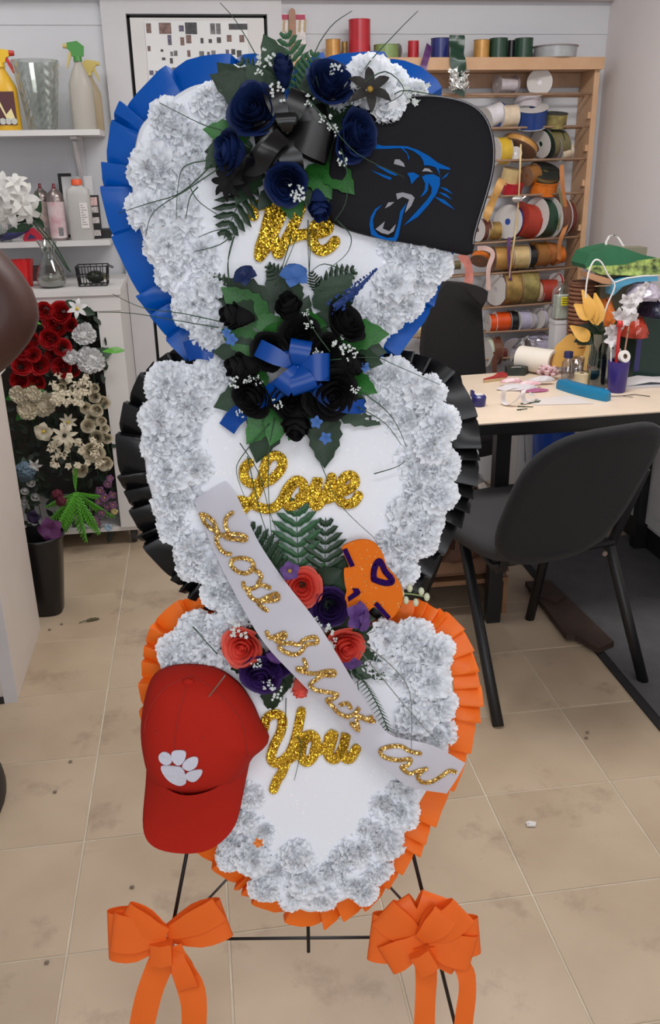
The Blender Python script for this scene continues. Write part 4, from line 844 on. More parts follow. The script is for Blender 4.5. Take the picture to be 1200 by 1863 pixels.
# pink bow
M_PINKS = mat('pink_white_satin', (236, 176, 184), .35, rgb2=(240, 226, 228), vs=60, trans=.15)
def loop_mb(L, W, H, n=10, tw=0.):
    """one ribbon loop leaving the origin along +X, width along Y, height Z"""
    Lp, Rp = [], []
    for i in range(n+1):
        t = i/n; x = L*math.sin(math.pi*t)**.85; z = H*.5*(1-math.cos(2*math.pi*t))*.0+H*(t-.5)*(math.sin(math.pi*t)**.6)*1.3+H*.5*t*0
        w = W/2*(.45+.55*min(1, x/L*1.8)); z0 = z
        Lp.append((x, -w, z0)); Rp.append((x, w, z0+tw*w*math.sin(math.pi*t)))
    return MB().strip(Lp, Rp)
t = tt('pink_bow', 'pink and white star bow on the table beside the roll', 'bow', 995, 690); LP = loop_mb(.045, .016, .02).mesh('loop', M_PINKS, True)
for k in range(16):
    a = k*2.4; e = -.25-.85*(k/16); ob('loop', LP, t, Matrix.Translation((0, 0, .012)) @ Matrix.Rotation(a, 4, 'Z') @ Matrix.Rotation(e, 4, 'Y'))
part('knot', MB().lathe([(.012, .002), (.012, .014)], n=10), M_PINKS, t)
# purple cup with tools and tape
t = tt('purple_cup', 'purple plastic cup holding pens and a tape roll', 'cup', 1120, 712); H_ = .105
part('body', MB().lathe([(.028, 0), (.03, .004), (.036, H_), (.033, H_), (.027, .006)], n=24), mat('purple_plastic', (52, 38, 118), .35), t, True, ang=50)
tp_ = tt('tape_roll', 'white tape roll resting on top of the purple cup', 'tape', 1120, 712); tp_.location = t.location+V((.01, -.012, H_+.016)); part('roll', MB().lathe([(.009, -.006), (.021, -.006), (.021, .006), (.009, .006), (.009, -.006)], (0, 0, 0), (.25, -1, .35), 20, cap=False), WP, tp_, True, ang=40); part('core', MB().lathe([(.0088, -.006), (.0088, .006), (.007, .006), (.007, -.006), (.0088, -.006)], (0, 0, 0), (.25, -1, .35), 20, cap=False), M_CORE, tp_)
for k, (dx, hh, m_, nm, lb) in enumerate(((-.022, .04, WP, 'pen', 'white pen leftmost in the purple cup'), (-.012, .055, M_CLEARP, 'pen', 'clear pen second from left in the purple cup'), (-.002, .12, mat('red_plastic', (196, 44, 40), .4), 'scissors', 'red handled scissors standing in the purple cup'), (.026, .10, mat('raw_wood', (164, 124, 102), .6), 'skewer', 'thin wooden stick leaning right in the purple cup'))):
    q_ = thing(nm, lb, nm, t.location+V((dx*.6, .012, .01))); part('shaft', MB().tube([(0, 0, 0), (dx*.5, .006, H_+hh-.02)], .003 if nm != 'scissors' else .006, 6), m_, q_); part('tip', MB().tube([(dx*.5, .006, H_+hh-.0195), (dx*.55, .006, H_+hh)], [.0045, .002] if nm != 'scissors' else [.012, .009], 8), m_, q_, True)
# tall glass vase with greenery, yellow lily, orchid, brown reed
gv = tt('glass_cylinder_vase', 'tall murky glass vase of stems on the table', 'vase', 1085, 702); gv.location = gv.location; g0 = gv.location
part('body', MB().lathe([(.036, 0), (.04, .01), (.038, .09), (.034, .12), (.038, .16), (.042, .185), (.039, .185), (.031, .12), (.035, .09), (.036, .012)], n=24), M_GLASS2, gv, True, ang=60)
part('murky_water', MB().lathe([(.033, .013), (.034, .1), (.008, .101)], n=20), mat('murky_green', (58, 68, 52), .3, trans=.2), gv, True)
def G(px_, py_, dy=0.): return PY(px_, py_, g0.y+dy)-g0
M_YEL = mat('amber_silk', (214, 162, 70), .6, trans=.2, var=.1, vs=20)
t = thing('yellow_lily', 'amber silk lily petals rising from the murky vase', 'flower', g0+V((0, 0, .02)))
for (x, y, x2, y2, w_) in ((1080, 590, 1076, 540, .03), (1085, 592, 1096, 545, .03), (1075, 580, 1062, 560, .035), (1070, 620, 1055, 600, .03)):
    p, q_ = G(x, y, -.02)-V((0, 0, .02)), G(x2, y2, -.03)-V((0, 0, .02)); M = aim(p, (0, -1, .1)); xd = M.to_3x3().inverted() @ (q_-p); part('petal', leaf_mb((q_-p).length*1.2, w_*1.6, 6, 0, .3, .05), M_YEL, t, True, M=M @ Matrix.Rotation(math.atan2(xd.y, xd.x), 4, 'Z'))
part('stem', MB().tube([(0, 0, 0), (0, 0, .16), G(1080, 592, -.02)-V((0, 0, .02))], .003), STEM, t)
t = thing('orchid_spray', 'white silk orchid spray arching up to the right from the vase', 'flower', g0+V((.01, 0, .02))); M_ORC = mat('white_orchid_silk', (222, 218, 220), .6, trans=.2)
pts = [(1092, 640), (1110, 600), (1135, 565), (1160, 535), (1175, 520)]; path = [V((0, 0, 0)), V((0, 0, .15))]+[G(x, y, -.03)-V((.01, 0, .02)) for x, y in pts]
part('stem', MB().tube(smooth_path(path, 3), .002, 5), STEM, t); rf = random.Random(8)
for (x, y, s) in ((1112, 620, .028), (1120, 596, .03), (1104, 600, .022), (1133, 580, .032), (1145, 560, .03), (1124, 570, .024), (1155, 545, .026), (1138, 545, .024), (1165, 530, .02), (1150, 575, .022), (1118, 640, .022), (1172, 520, .016)):
    o_ = ob('bloom', me_of('five', M_ORC), t, aim(G(x, y, -.05)-V((.01, 0, .02)), (rf.uniform(-.4, .4), -1, rf.uniform(-.3, .4)), rf.random()*6, s))
t = thing('vase_greenery', 'dark green leaves spilling from the mouth of the vase', 'leaves', g0+V((-.01, 0, .02)))
for (x, y, l_) in ((1050, 618, .09), (1045, 632, .08), (1062, 590, .09), (1110, 608, .08), (1122, 622, .09), (1100, 585, .09), (1082, 600, .07), (1070, 600, .09), (1120, 650, .06)):
    p = V((0, 0, .165)); q_ = G(x, y, -.05)-V((-.01, 0, .02)); M = aim(p, (0, -1, .4)); xd = M.to_3x3().inverted() @ (q_-p); ob('leaf', me_of('leaf', GREEN_D), t, M @ Matrix.Rotation(math.atan2(xd.y, xd.x), 4, 'Z') @ Matrix.Scale(l_, 4))
part('stem', MB().tube([(0, 0, 0), (0, 0, .165)], .004), STEM, t)
# hooped white ribbon wire
t = thing('white_cable', 'thin white cable looping up behind the vase', 'cable', PY(1064, 560, g0.y+.02)); o = t.location
part('loop', MB().tube([tuple(PY(x, y, g0.y+.02)-o) for x, y in smooth_path([V((x, y, 0)) for x, y in ((1064, 560), (1066, 520), (1072, 490), (1082, 473), (1094, 478), (1105, 500), (1118, 520), (1104, 555), (1094, 590))], 3) and [(v.x, v.y) for v in smooth_path([V((x, y, 0)) for x, y in ((1064, 560), (1066, 520), (1072, 490), (1082, 473), (1094, 478), (1105, 500), (1118, 520), (1104, 555), (1094, 590))], 3)]], .003, 6), WP, t, True)
part('plug', MB().box((-.005, -.005, -.03), (.005, .005, -.001)), WP, t)
# teal curved stapler-like holder
t = tt('teal_case', 'curved teal plastic tool case lying at the table front', 'case', 1062, 722); M_TEAL = mat('teal_plastic', (16, 118, 160), .35); o = t.location
c_ = smooth_path([ot(1016, 706)-o, ot(1040, 714)-o, ot(1070, 722)-o, ot(1106, 730)-o], 4)
def bar(path, w_, h_, z0=0.): 
    rs = []
    for i, p in enumerate(path):
        d = (path[min(i+1, len(path)-1)]-path[max(i-1, 0)]).normalized(); s = V((d.y, -d.x, 0))*w_/2; e = .8 if i in (0, len(path)-1) else 1
        rs.append([p+s*e+V((0, 0, z0)), p+s*e*1.02+V((0, 0, z0+h_*.7*e)), p+s*e*.7+V((0, 0, z0+h_*e)), p-s*e*.7+V((0, 0, z0+h_*e)), p-s*e*1.02+V((0, 0, z0+h_*.7*e)), p-s*e+V((0, 0, z0))])
    return MB().rings(rs)
part('body', bar(c_, .03, .034), M_TEAL, t, True, ang=50); part('latch', bar([p+V((.01, .035, 0)) for p in c_[1:]], .025, .03), mat('teal_plastic_dark', (22, 96, 150), .35), t, True, ang=50)
# bottles and jars
t = tt('blue_capped_bottle', 'small clear bottle with dark blue cap left of the vase', 'bottle', 1030, 690); part('body', MB().lathe([(.02, 0), (.021, .06), (.012, .072), (.012, .078)], n=18), M_CLEARP, t, True, ang=50); part('cap', MB().lathe([(.016, .0785), (.016, .1), (.013, .101)], n=16), mat('navy_plastic', (44, 46, 92), .4), t, True, ang=50)
t = tt('clear_cup', 'short clear plastic cup behind the blue capped bottle', 'cup', 1046, 686); part('body', MB().lathe([(.022, 0), (.027, .07), (.028, .07), (.0235, -.0)], n=18, cap=False), M_CLEARP, t, True); part('rim', MB().lathe([(.028, .0701), (.029, .072), (.027, .073)], n=18, cap=False), M_CLEARP, t)
t = tt('cream_tape_roll', 'cream roll of floral tape standing beside the vase', 'tape', 1056, 702); part('roll', MB().lathe([(.008, 0), (.026, 0), (.024, .02), (.026, .045), (.008, .045), (.008, 0)], n=22, cap=False), mat('cream_tape', (214, 194, 156), .6), t, True, ang=40); part('core', MB().lathe([(.0078, 0), (.0078, .046), (.006, .046), (.006, 0)], n=16, cap=False), M_CORE, t)
# scraps near the left corner
t = tt('red_packet', 'crumpled red and gold packet on the left of table', 'packet', 905, 690, rz=.3); part('body', MB().prism([(-.07, -.01), (-.02, -.015), (.05, .01), (.06, .05), (.03, .045), (-.01, .012)], 0, .012), mat('red_foil', (176, 44, 48), .3, var=.3, vs=60, bump=.8, bs=80), t); part('gold_edge', MB().prism([(-.075, -.022), (.02, -.025), (.0, -.016), (-.07, -.011)], 0, .008), mat('gold_print', (186, 160, 120), .5), t)
t = tt('black_pouch', 'small black and green printed pouch behind the white wrap', 'pouch', 938, 683); part('body', MB().prism([(-.035, 0), (.03, -.012), (.055, .02), (.045, .035), (-.03, .04)], 0, .03), mat('black_green_foil', (28, 38, 32), .4, var=.4, vs=40), t)
part('print', MB().tube([(-.02, -.006, .0305), (-.012, .004, .0305), (-.006, -.004, .0305), (.002, .006, .0305), (.01, -.004, .0305), (.018, .002, .0305)], .0012, 4), WP, t)
t = tt('white_wrap', 'crumpled white and pink tissue wrap heap on the table', 'paper', 940, 708); part('sheet', crumple(.07, .028, .018, 5, 16), mat('white_tissue', (226, 220, 222), .6, trans=.2), t)
for k, (x, y, s, m_) in enumerate(((962, 706, .03, M_PINKS), (930, 702, .028, M_PINKS), (985, 700, .03, mat('white_tissue', (226, 220, 222), .6, trans=.2)))): part('fold', crumple(s*1.5, s*.5, .014+.003*k, 12+k, 9), m_, t, M=Matrix.Translation(ot(x, y)-t.location+V((0, 0, .012))))
t = tt('magenta_strip', 'pink cellophane strip right of the white wrap', 'wrap', 975, 713); part('strip', crumple(.04, .01, .012, 21, 10), mat('pink_cello', (190, 110, 150), .3, trans=.3), t); part('twist', crumple(.012, .006, .01, 22, 8), mat('magenta_cello', (150, 60, 110), .3), t, M=TR(-.045, .0, 0))
M_WR = mat('white_ribbon_satin', (234, 228, 228), .3, trans=.15)
t = tt('white_ribbon_curl', 'loose curl of white ribbon at the table front', 'ribbon', 920, 738)
Lp, Rp = [], []
for i in range(30):
    a = i*.33; r_ = .022; x = -.03+.0035*i; Lp.append((x+math.cos(a)*r_*.5, math.sin(a)*r_-.005, .026+math.cos(a)*r_)); Rp.append((x+math.cos(a)*r_*.5+.022, math.sin(a)*r_+.01, .026+math.cos(a)*r_))
part('curl', MB().strip(Lp, Rp), M_WR, t, True); part('tail', MB().strip([(.07, -.01, .03), (.1, .02, .02), (.13, .05, .004)], [(.08, .01, .04), (.11, .04, .02), (.12, .06, .006)]), M_WR, t, True)
t = tt('navy_ribbon_reel', 'small navy blue reel at the table corner behind the black ruffle', 'reel', 870, 738); part('reel', MB().lathe([(.02, 0), (.022, .004), (.024, .03), (.018, .036)], n=18), mat('navy_gloss', (34, 34, 104), .3), t, True, ang=40); part('tab', MB().box((-.026, -.008, .03), (-.018, .012, .05)), mat('navy_gloss', (34, 34, 104), .3), t); part('paper', MB().box((-.012, -.01, .0361), (.012, .01, .038)), WP, t)
for k, (x, y, a_) in enumerate(((965, 734, .1), (955, 741, -.4), (948, 746, .05), (975, 731, .0))):
    t = tt('plant_clipping', ['longest cut green stem piece on the table', 'short cut green stem pointing toward the front', 'stubby stem end nearest the white curl', 'thin leaf tip lying furthest right of the stems'][k], 'stem', x, y, rz=a_); part('stalk', MB().tube([(-.035+.01*k, 0, .002), (.03-.005*k, 0, .003)], [.002, .0015], 5), STEM, t); part('leaflet', leaf_mb(.03, .006, 4, 0), GREEN_D, t, M=TR(-.005, 0, .004))
t = tt('loose_paper', 'pale translucent sheet lying at the front of the table', 'paper', 1020, 730, z=TZ+.001); part('sheet', MB().prism([(-.1, -.03), (.09, -.05), (.06, .06), (-.11, .05)], 0, .0006), mat('pale_paper', (218, 208, 204), .5), t)
t = tt('magazine', 'magazine with curled pages at the right of the table', 'magazine', 1170, 700); part('pages', MB().box((-.09, -.05, 0), (.11, .07, .008)), mat('paper_white', (214, 210, 210), .6), t); part('cover', MB().box((-.092, -.052, .0081), (.112, .072, .0095)), mat('magazine_cover', (190, 194, 204), .4, rgb2=(216, 214, 218), vs=14), t)
part('open_page', MB().strip([(-.08, -.045, .0097), (0, -.045, .02), (.1, -.045, .0097)], [(-.08, .05, .0097), (0, .05, .022), (.1, .05, .0097)]), mat('paper_white', (214, 210, 210), .6), t, True)
t = tt('twig', 'thin dry twig lying across the right of the table', 'twig', 1130, 722); part('twig', MB().tube([(-.06, .01, .002), (0, -.002, .004), (.05, .01, .003), (.09, -.02, .002)], .0015, 4), mat('twig_brown', (70, 60, 46), .8), t); part('branch', MB().tube([(0, -.002, .004), (.03, -.02, .002)], .001, 4), mat('twig_brown', (70, 60, 46), .8), t)
# yellow envelopes leaning at the back, white box, glass jar
t = thing('yellow_folder', 'yellow folder leaning open behind the vase on table', 'folder', (PY(1040, 640, 3.05).x, 3.05, TZ)); o = t.location
poly = [(PY(x, y, 3.05).x-o.x, PY(x, y, 3.05).z-o.z) for x, y in ((1002, 668), (1012, 632), (1035, 612), (1058, 604), (1078, 598), (1098, 612), (1060, 668))]
poly = [(a, max(.0, b)) for a, b in poly]; part('back_flap', MB().prism(poly, 0, .003, lambda a, b, h: (a, h+b*.12, b)), mat('amber_card', (226, 172, 86), .6, var=.06, vs=5), t)
poly = [(PY(x, y, 3.03).x-o.x, max(0, PY(x, y, 3.03).z-o.z)) for x, y in ((1052, 672), (1078, 612), (1094, 620), (1068, 676))]; part('front_flap', MB().prism(poly, 0, .003, lambda a, b, h: (a, h-.02+b*.1, b)), mat('pale_amber_card', (236, 196, 120), .6), t)
t = thing('white_carton', 'white card carton behind the yellow folder', 'box', (PY(1030, 610, 3.2).x, 3.16, TZ)); wz = PY(1030, 592, 3.1).z-TZ
part('body', MB().box((-.075, -.03, 0), (.11, .03, wz)), mat('white_card', (204, 202, 204), .6), t); part('lid', MB().box((-.077, -.032, wz+.0003), (.112, .032, wz+.012)), mat('white_card', (204, 202, 204), .6), t)
jz = TZ+wz+.0125
t = thing('glass_jar', 'square clear glass jar with yellow label on the white carton', 'jar', (PY(1022, 560, 3.16).x, 3.16, jz)); jw = .036; rs = []
for w_, zz in ((.9, 0), (1, .006), (1, .1), (.9, .112), (.62, .12), (.62, .135)):
    rs.append([(jw*w_*math.copysign(abs(math.cos(a))**.45, math.cos(a)), .8*jw*w_*math.copysign(abs(math.sin(a))**.45, math.sin(a)), zz) for a in [i*math.pi/12 for i in range(24)]])
part('body', MB().rings(rs), M_GLASS, t, True, ang=50); part('contents', MB().box((-.028, -.02, .006), (.028, .02, .088)), mat('cotton_white', (204, 208, 196), .8), t); part('label', MB().box((-.018, -.031, .055), (.018, -.0295, .085)), mat('yellow_label', (220, 204, 40), .5), t)
for i in range(3): part('label_line', MB().box((-.014, -.0316, .061+.008*i), (.014-.004*i, -.0311, .0635+.008*i)), M_DARK, t)
# wicker cone
t = thing('wicker_basket', 'tall brown wicker basket behind the vase of stems', 'basket', (PY(1048, 600, 3.12).x, 3.1, TZ)); mb = MB(); hw = PY(1048, 514, 3.1).z-TZ
for i in range(22): 
    zz = hw*(i+.5)/22; r_ = .03+.014*i/22; mb.tube([(r_*math.cos(a)*(1+.03*(k % 2)), r_*math.sin(a)*(1+.03*(k % 2)), zz) for k, a in enumerate([j*math.pi/8 for j in range(17)])], hw/46, 5)
part('weave', mb, mat('wicker_brown', (130, 84, 60), .7, var=.3, vs=80), t, True); part('rim', MB().tube([(.046*math.cos(j*math.pi/8), .046*math.sin(j*math.pi/8), hw) for j in range(17)], .005, 6), mat('wicker_dark', (110, 70, 50), .7), t, True)
# heap at the right: green wrap, cardboard, blue sheet, dark bags
def slab(name, lab, cat, pts, Y, th, m, part_name='sheet', sub=None):
    P = [PY(x, y, Y) for x, y in pts]; c = V((sum(p.x for p in P)/len(P), Y, min(p.z for p in P))); t = thing(name, lab, cat, c); part(part_name, MB().prism([(p.x-c.x, p.z-c.z) for p in P], 0, th, lambda a, b, h: (a, h+.3*b, b)), m, t)
    if sub: sub(t, c)
    return t
YH = 2.95
def sub_green(t, c):
    P = [PY(x, y, YH-.004) for x, y in ((1068, 490), (1078, 483), (1110, 484), (1140, 482), (1165, 475), (1200, 470), (1200, 500), (1170, 502), (1130, 500), (1090, 499))]; part('leaf_print_edge', MB().prism([(p.x-c.x, p.z-c.z) for p in P], 0, .02, lambda a, b, h: (a, -h+.3*b, b)), mat('leaf_print', (176, 196, 104), .5, rgb2=(34, 54, 24), vs=45), t)
slab('green_wrap', 'dark green patterned wrapping folded on top of the heap', 'wrap', ((1066, 482), (1078, 462), (1098, 455), (1130, 449), (1150, 456), (1175, 465), (1200, 470), (1200, 500), (1150, 500), (1090, 496), (1068, 490)), YH, .12, mat('green_cloth', (26, 92, 58), .6, var=.15, vs=12), 'cloth', sub_green)
slab('cardboard_piece', 'brown cardboard flap sticking out under the green wrap', 'card', ((1070, 496), (1112, 508), (1114, 518), (1095, 516), (1070, 506)), YH-.03, .06, mat('brown_board', (170, 126, 92), .8), 'card', lambda t, c: part('edge', MB().box((-.02, -.002, -.004), (.06, .0, -.001)), mat('brown_board2', (190, 150, 112), .8), t))
slab('blue_sheet', 'light blue plastic sheet draped under the green wrap', 'sheet', ((1112, 536), (1116, 515), (1140, 507), (1170, 504), (1200, 503), (1200, 512), (1160, 514), (1135, 522), (1115, 538)), YH-.05, .05, mat('sky_plastic', (72, 140, 170), .35), 'sheet', lambda t, c: part('white_edge', MB().tube([tuple(PY(x, y, YH-.055)-c) for x, y in ((1112, 516), (1140, 506), (1170, 502), (1200, 501))], .003, 5), WP, t, True))
t = thing('shopping_bag', 'white handled bag standing behind the green wrap', 'bag', (PY(1120, 460, 3.05).x, 3.08, TZ)); o = t.location
part('body', MB().box((-.04, -.02, 0), (.12, .04, PY(1120, 452, 3.05).z-TZ)), mat('olive_grey_paper', (128, 124, 104), .7), t)
part('handle', MB().strip(*[[tuple(PY(x+dx, y, 3.05)-o) for x, y in ((1100, 458), (1100, 440), (1106, 429), (1114, 427), (1122, 432), (1132, 448))] for dx in (0, 4)]), WP, t, True)
mk = lambda n, c, **k: mat(n, c, .35, bump=1., bs=30, **k)
def heap(name, lab, x0, y0, x1, y1, Y, m, seed):
    a, b = PY(x0, y1, Y), PY(x1, y0, Y); t = thing(name, lab, 'bag', ((a.x+b.x)/2, Y, a.z)); part('film', crumple((b.x-a.x)/2, .07, b.z-a.z, seed, 14), m, t); part('fold', crumple((b.x-a.x)/3, .03, (b.z-a.z)*.6, seed+1, 10), m, t, M=TR(0, -.05, .005)); return t
heap('clear_wrap_heap', 'crumpled clear and pink cellophane below the blue sheet', 1140, 508, 1200, 545, YH-.02, mat('lilac_cello', (176, 166, 180), .2, bump=1, bs=30), 31)
heap('navy_bag', 'dark navy plastic bag in the heap at right', 1165, 538, 1200, 575, YH-.03, mk('navy_film', (34, 36, 58)), 33)
heap('red_pack', 'red and orange pack under the orchid spray', 1130, 570, 1175, 612, YH-.01, mk('red_film', (170, 58, 40)), 35)
heap('orange_silk', 'orange silk petals heap behind the amber lily', 1088, 540, 1112, 590, YH+.03, mat('orange_silk', (222, 120, 44), .6), 41)
bx = thing('dark_green_crate', 'dark green plastic crate supporting the heap at right', 'crate', (PY(1190, 640, 2.98).x, 3.0, TZ)); hz = PY(1190, 585, 2.9).z-TZ
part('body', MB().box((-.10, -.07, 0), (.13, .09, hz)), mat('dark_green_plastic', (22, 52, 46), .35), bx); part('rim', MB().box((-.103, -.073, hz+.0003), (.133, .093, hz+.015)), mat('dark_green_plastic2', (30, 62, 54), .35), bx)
part('side_sticker', MB().box((-.098, -.0715, .03), (-.08, -.0703, hz-.02)), mat('violet_sticker', (52, 50, 110), .5), bx)
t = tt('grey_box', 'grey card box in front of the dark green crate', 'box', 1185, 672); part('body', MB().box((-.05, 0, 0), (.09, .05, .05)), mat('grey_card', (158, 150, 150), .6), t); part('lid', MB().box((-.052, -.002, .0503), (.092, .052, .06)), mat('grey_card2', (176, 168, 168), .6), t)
# ================================================================= CHAIR at the table (back towards us)
M_FAB = mat('charcoal_fabric', (20, 20, 22), .9, bump=.4, bs=320, sheen=.05)
M_FAB2 = mat('charcoal_seat_fabric', (50, 48, 50), .9, bump=.4, bs=320)
ch = thing('stacking_chair', 'black stacking chair with padded back pulled up to the work table', 'chair', (1.1, 2.4, 0)); O = ch.location
fl_, fr_ = PZ(906, 1322), PZ(1170, 1243); ux = (fr_-fl_).normalized(); uy = V((-ux.y, ux.x, 0)); W_ = (fr_-fl_).length; base = (fl_+fr_)/2
def cp(a, b, z): return tuple(base+ux*a+uy*b+V((0, 0, z))-O)
TW = W_/2-.035
def tubeleg(pts, r=.0165): return MB().tube(pts, r, 10)
part('leg', tubeleg([cp(-W_/2, .0, 0), cp(-.19, .24, .225), cp(-.118, .475, .445), cp(-.10, .50, .452)]), M_BLACK, ch, True)
part('leg', tubeleg([cp(W_/2, .0, 0), cp(.24, .08, .2), cp(.218, .158, .40), cp(.222, .30, .428)]), M_BLACK, ch, True)
part('leg', tubeleg([cp(.192, .485, 0), cp(.2, .44, .25), cp(.205, .42, .43)]), M_BLACK, ch, True)
part('leg', tubeleg([cp(-.29, .52, 0), cp(-.2, .50, .25), cp(-.15, .47, .43)]), M_BLACK, ch, True)
part('seat_frame', MB().tube([cp(.22, .15, .42), cp(.21, .46, .432), cp(-.14, .49, .436), cp(-.20, .16, .42), cp(.22, .15, .42)], .011, 8), M_BLACK, ch, True)
part('back_upright', MB().box((-.016, -.006, 0), (.016, .006, .30)), M_BLACK, ch, M=Matrix.Translation(cp(.222, .165, .395)) @ Matrix.Rotation(math.atan2(ux.y, ux.x), 4, 'Z') @ Matrix.Rotation(.36, 4, 'X'))
part('back_upright', MB().box((-.016, -.006, 0), (.016, .006, .26)), M_BLACK, ch, M=Matrix.Translation(cp(-.17, .165, .395)) @ Matrix.Rotation(math.atan2(ux.y, ux.x), 4, 'Z') @ Matrix.Rotation(.36, 4, 'X'))
rs = []
def seat_ring(s, z): return [cp(-.02+s*(W_/2-.04)*math.copysign(abs(math.cos(a))**.45, math.cos(a)), .32+s*.23*math.copysign(abs(math.sin(a))**.45, math.sin(a)), z) for a in [i*math.pi/16 for i in range(32)]]
part('seat', MB().rings([seat_ring(.9, .445), seat_ring(.98, .452), seat_ring(1, .475), seat_ring(.97, .495), seat_ring(.8, .505)]), M_FAB2, ch, True)
# back pad: rounded, wider at the top, leaning toward us
BZ0, BZ1 = .44, .86
def back_ring(e, dep):
    o_ = []
    for i in range(40):
        a = i*math.pi/20; u = math.copysign(abs(math.cos(a))**.62, math.cos(a)); v = math.copysign(abs(math.sin(a))**.62, math.sin(a)); z = (BZ0+BZ1)/2+v*e*(BZ1-BZ0)/2
        hw_ = (W_/2-.05)*(1+.02*v)+.006; lean = .12-.34*(z-BZ0)
        o_.append(cp(u*hw_*e-.022+.03*v, lean+dep-.035*(1-u*u), z))
    return o_
part('backrest', MB().rings([back_ring(.80, .030), back_ring(.95, .026), back_ring(1, .012), back_ring(1, -.004), back_ring(.965, -.016), back_ring(.85, -.020)]), M_FAB, ch, True)
part('bolt', MB().lathe([(.008, 0), (.008, .01)], cp(W_/2-.12, .10, .42), (0, -1, 0), 10), mat('tin', (150, 138, 134), .35, .8), ch)
# second black chair back between wreath and rack
t = thing('task_chair', 'black fabric chair back standing between wreath and ribbon rack', 'chair', (PY(830, 600, 3.3).x, 3.3, 0)); o = t.location
P = [PY(x, y, 3.3)-o for x, y in ((815, 514), (850, 517), (876, 523), (886, 530), (884, 546), (876, 562), (884, 700), (880, 735), (790, 735), (772, 690), (768, 640), (772, 598), (790, 540))]
part('backrest', MB().prism([(p.x, p.z) for p in P], -.03, .03, lambda a, b, h: (a, h+.04*math.cos(a*8), b)), mat('black_chair_fabric', (20, 17, 17), .9, bump=.4, bs=200), t, ang=30)
P = [PY(x, y, 3.26)-o for x, y in ((838, 518), (876, 523), (886, 530), (884, 546), (872, 552), (850, 530))]; part('corner_flap', MB().prism([(p.x, p.z) for p in P], 0, .006, lambda a, b, h: (a, -.045-h, b)), mat('black_chair_fabric2', (26, 22, 22), .9), t)
zb = min(p.z for p in P); part('post', MB().cone((0, 0, .1), (0, 0, .46), .025, .025, 12), M_BLACK, t); part('seat', MB().lathe([(.2, .44), (.22, .46), (.22, .49), (.19, .5)], (0, -.02, 0), n=28), M_FAB2, t, True)
part('back_post', MB().tube([(0, .05, .45), (0, .09, .6), (0, .032, .8)], .016, 8), M_BLACK, t)
for k in range(5):
    a = k*math.pi*2/5+.3; part('foot', MB().tube([(0, 0, .11), (math.cos(a)*.24, math.sin(a)*.24, .07)], .016, 8), M_BLACK, t); part('wheel', MB().lathe([(.027, -.01), (.027, .01)], (math.cos(a)*.24, math.sin(a)*.24, .027), (math.sin(a), -math.cos(a), 0), 14), M_BLACK, t)
# ---------------------------------------------------------------- under the table
M_MAT = mat('dark_grey_mat', (78, 76, 78), .9, var=.12, vs=14, bump=.5, bs=90)
mx0 = PZ(1110, 1190).x
t = thing('floor_mat', 'dark grey carpet mat on the floor beneath the work table', 'mat', (1.45, 2.6, 0)); part('pile', MB().box((-.235, -.98, .0005), (.31, .62, .009)), M_MAT, t); part('binding', MB().box((-.262, -.98, .0005), (-.2355, .62, .006)), mat('black_binding', (24, 22, 23), .7), t)
t = thing('wooden_plank', 'dark brown plank lying on the floor under the chair', 'plank', PZ(1050, 1110, .01)); o = t.location
P = [PZ(x, y, .02)-o for x, y in ((955, 1062), (1000, 1060), (1116, 1172), (1088, 1184), (1046, 1160), (1030, 1160))]; part('board', MB().prism([(p.x, p.y) for p in P], 0, .02), mat('dark_plank', (54, 38, 30), .7, var=.2, vs=20), t); part('batten', MB().box((-.1, .03, .0205), (-.04, .10, .03), Matrix.Rotation(.6, 3, 'Z')), mat('dark_plank', (54, 38, 30), .7), t)
# open wooden shelf unit (low) under the table left
t = thing('low_wooden_shelf', 'low plywood shelf unit under the left end of the table', 'shelf', (.62, 2.80, 0)); zt = .142; rx = .375
part('top_board', MB().box((-.3, -.14, zt-.016), (rx, .16, zt)), mat('plywood', (150, 112, 80), .6, rgb2=(120, 84, 60), vs=8), t)
part('side_board', MB().box((rx-.016, -.14, 0), (rx, .16, zt-.0165)), mat('plywood', (150, 112, 80), .6), t); part('side_board', MB().box((-.3, -.14, 0), (-.284, .16, zt-.0165)), mat('plywood', (150, 112, 80), .6), t); part('back_board', MB().box((-.283, .15, 0), (rx-.017, .16, zt-.017)), mat('dark_plank', (54, 38, 30), .7), t)
part('upper_board', MB().box((-.3, -.14, zt+.022), (rx, .16, zt+.032)), mat('plywood_dark', (104, 74, 54), .6), t)
for X in (-.29, rx-.02): part('spacer', MB().box((X, -.13, zt+.0005), (X+.015, .15, zt+.0215)), mat('plywood_dark', (104, 74, 54), .6), t)
bgt = thing('brown_bag', 'brown leather bag and cellophane on the low shelf under table', 'bag', (.83, 2.84, zt+.0325)); part('body', crumple(.13, .09, .34, 51, 16), mat('brown_leather', (98, 66, 50), .5, var=.3, vs=20), bgt); part('strap', MB().tube([(-.08, -.115, .05), (-.085, -.13, .2), (-.05, -.12, .28), (-.02, -.12, .2), (-.02, -.115, .06)], .008, 6), mat('brown_strap', (74, 54, 48), .5), bgt, True); part('clear_film', crumple(.1, .05, .08, 53, 12), M_CLEARP, bgt, M=TR(.02, -.07, .24))
t = thing('blue_bin', 'bright blue plastic bin under the middle of the table', 'bin', (PY(1010, 790, 3.3).x, 3.32, 0)); part('body', MB().lathe([(.07, 0), (.09, .62), (.084, .62), (.065, .01)], n=24), mat('blue_bin_plastic', (20, 74, 176), .4), t, True, ang=50); part('rim', MB().lathe([(.091, .61), (.096, .615), (.096, .625), (.091, .63)], n=24, cap=False), mat('blue_bin_plastic', (20, 74, 176), .4), t, True)
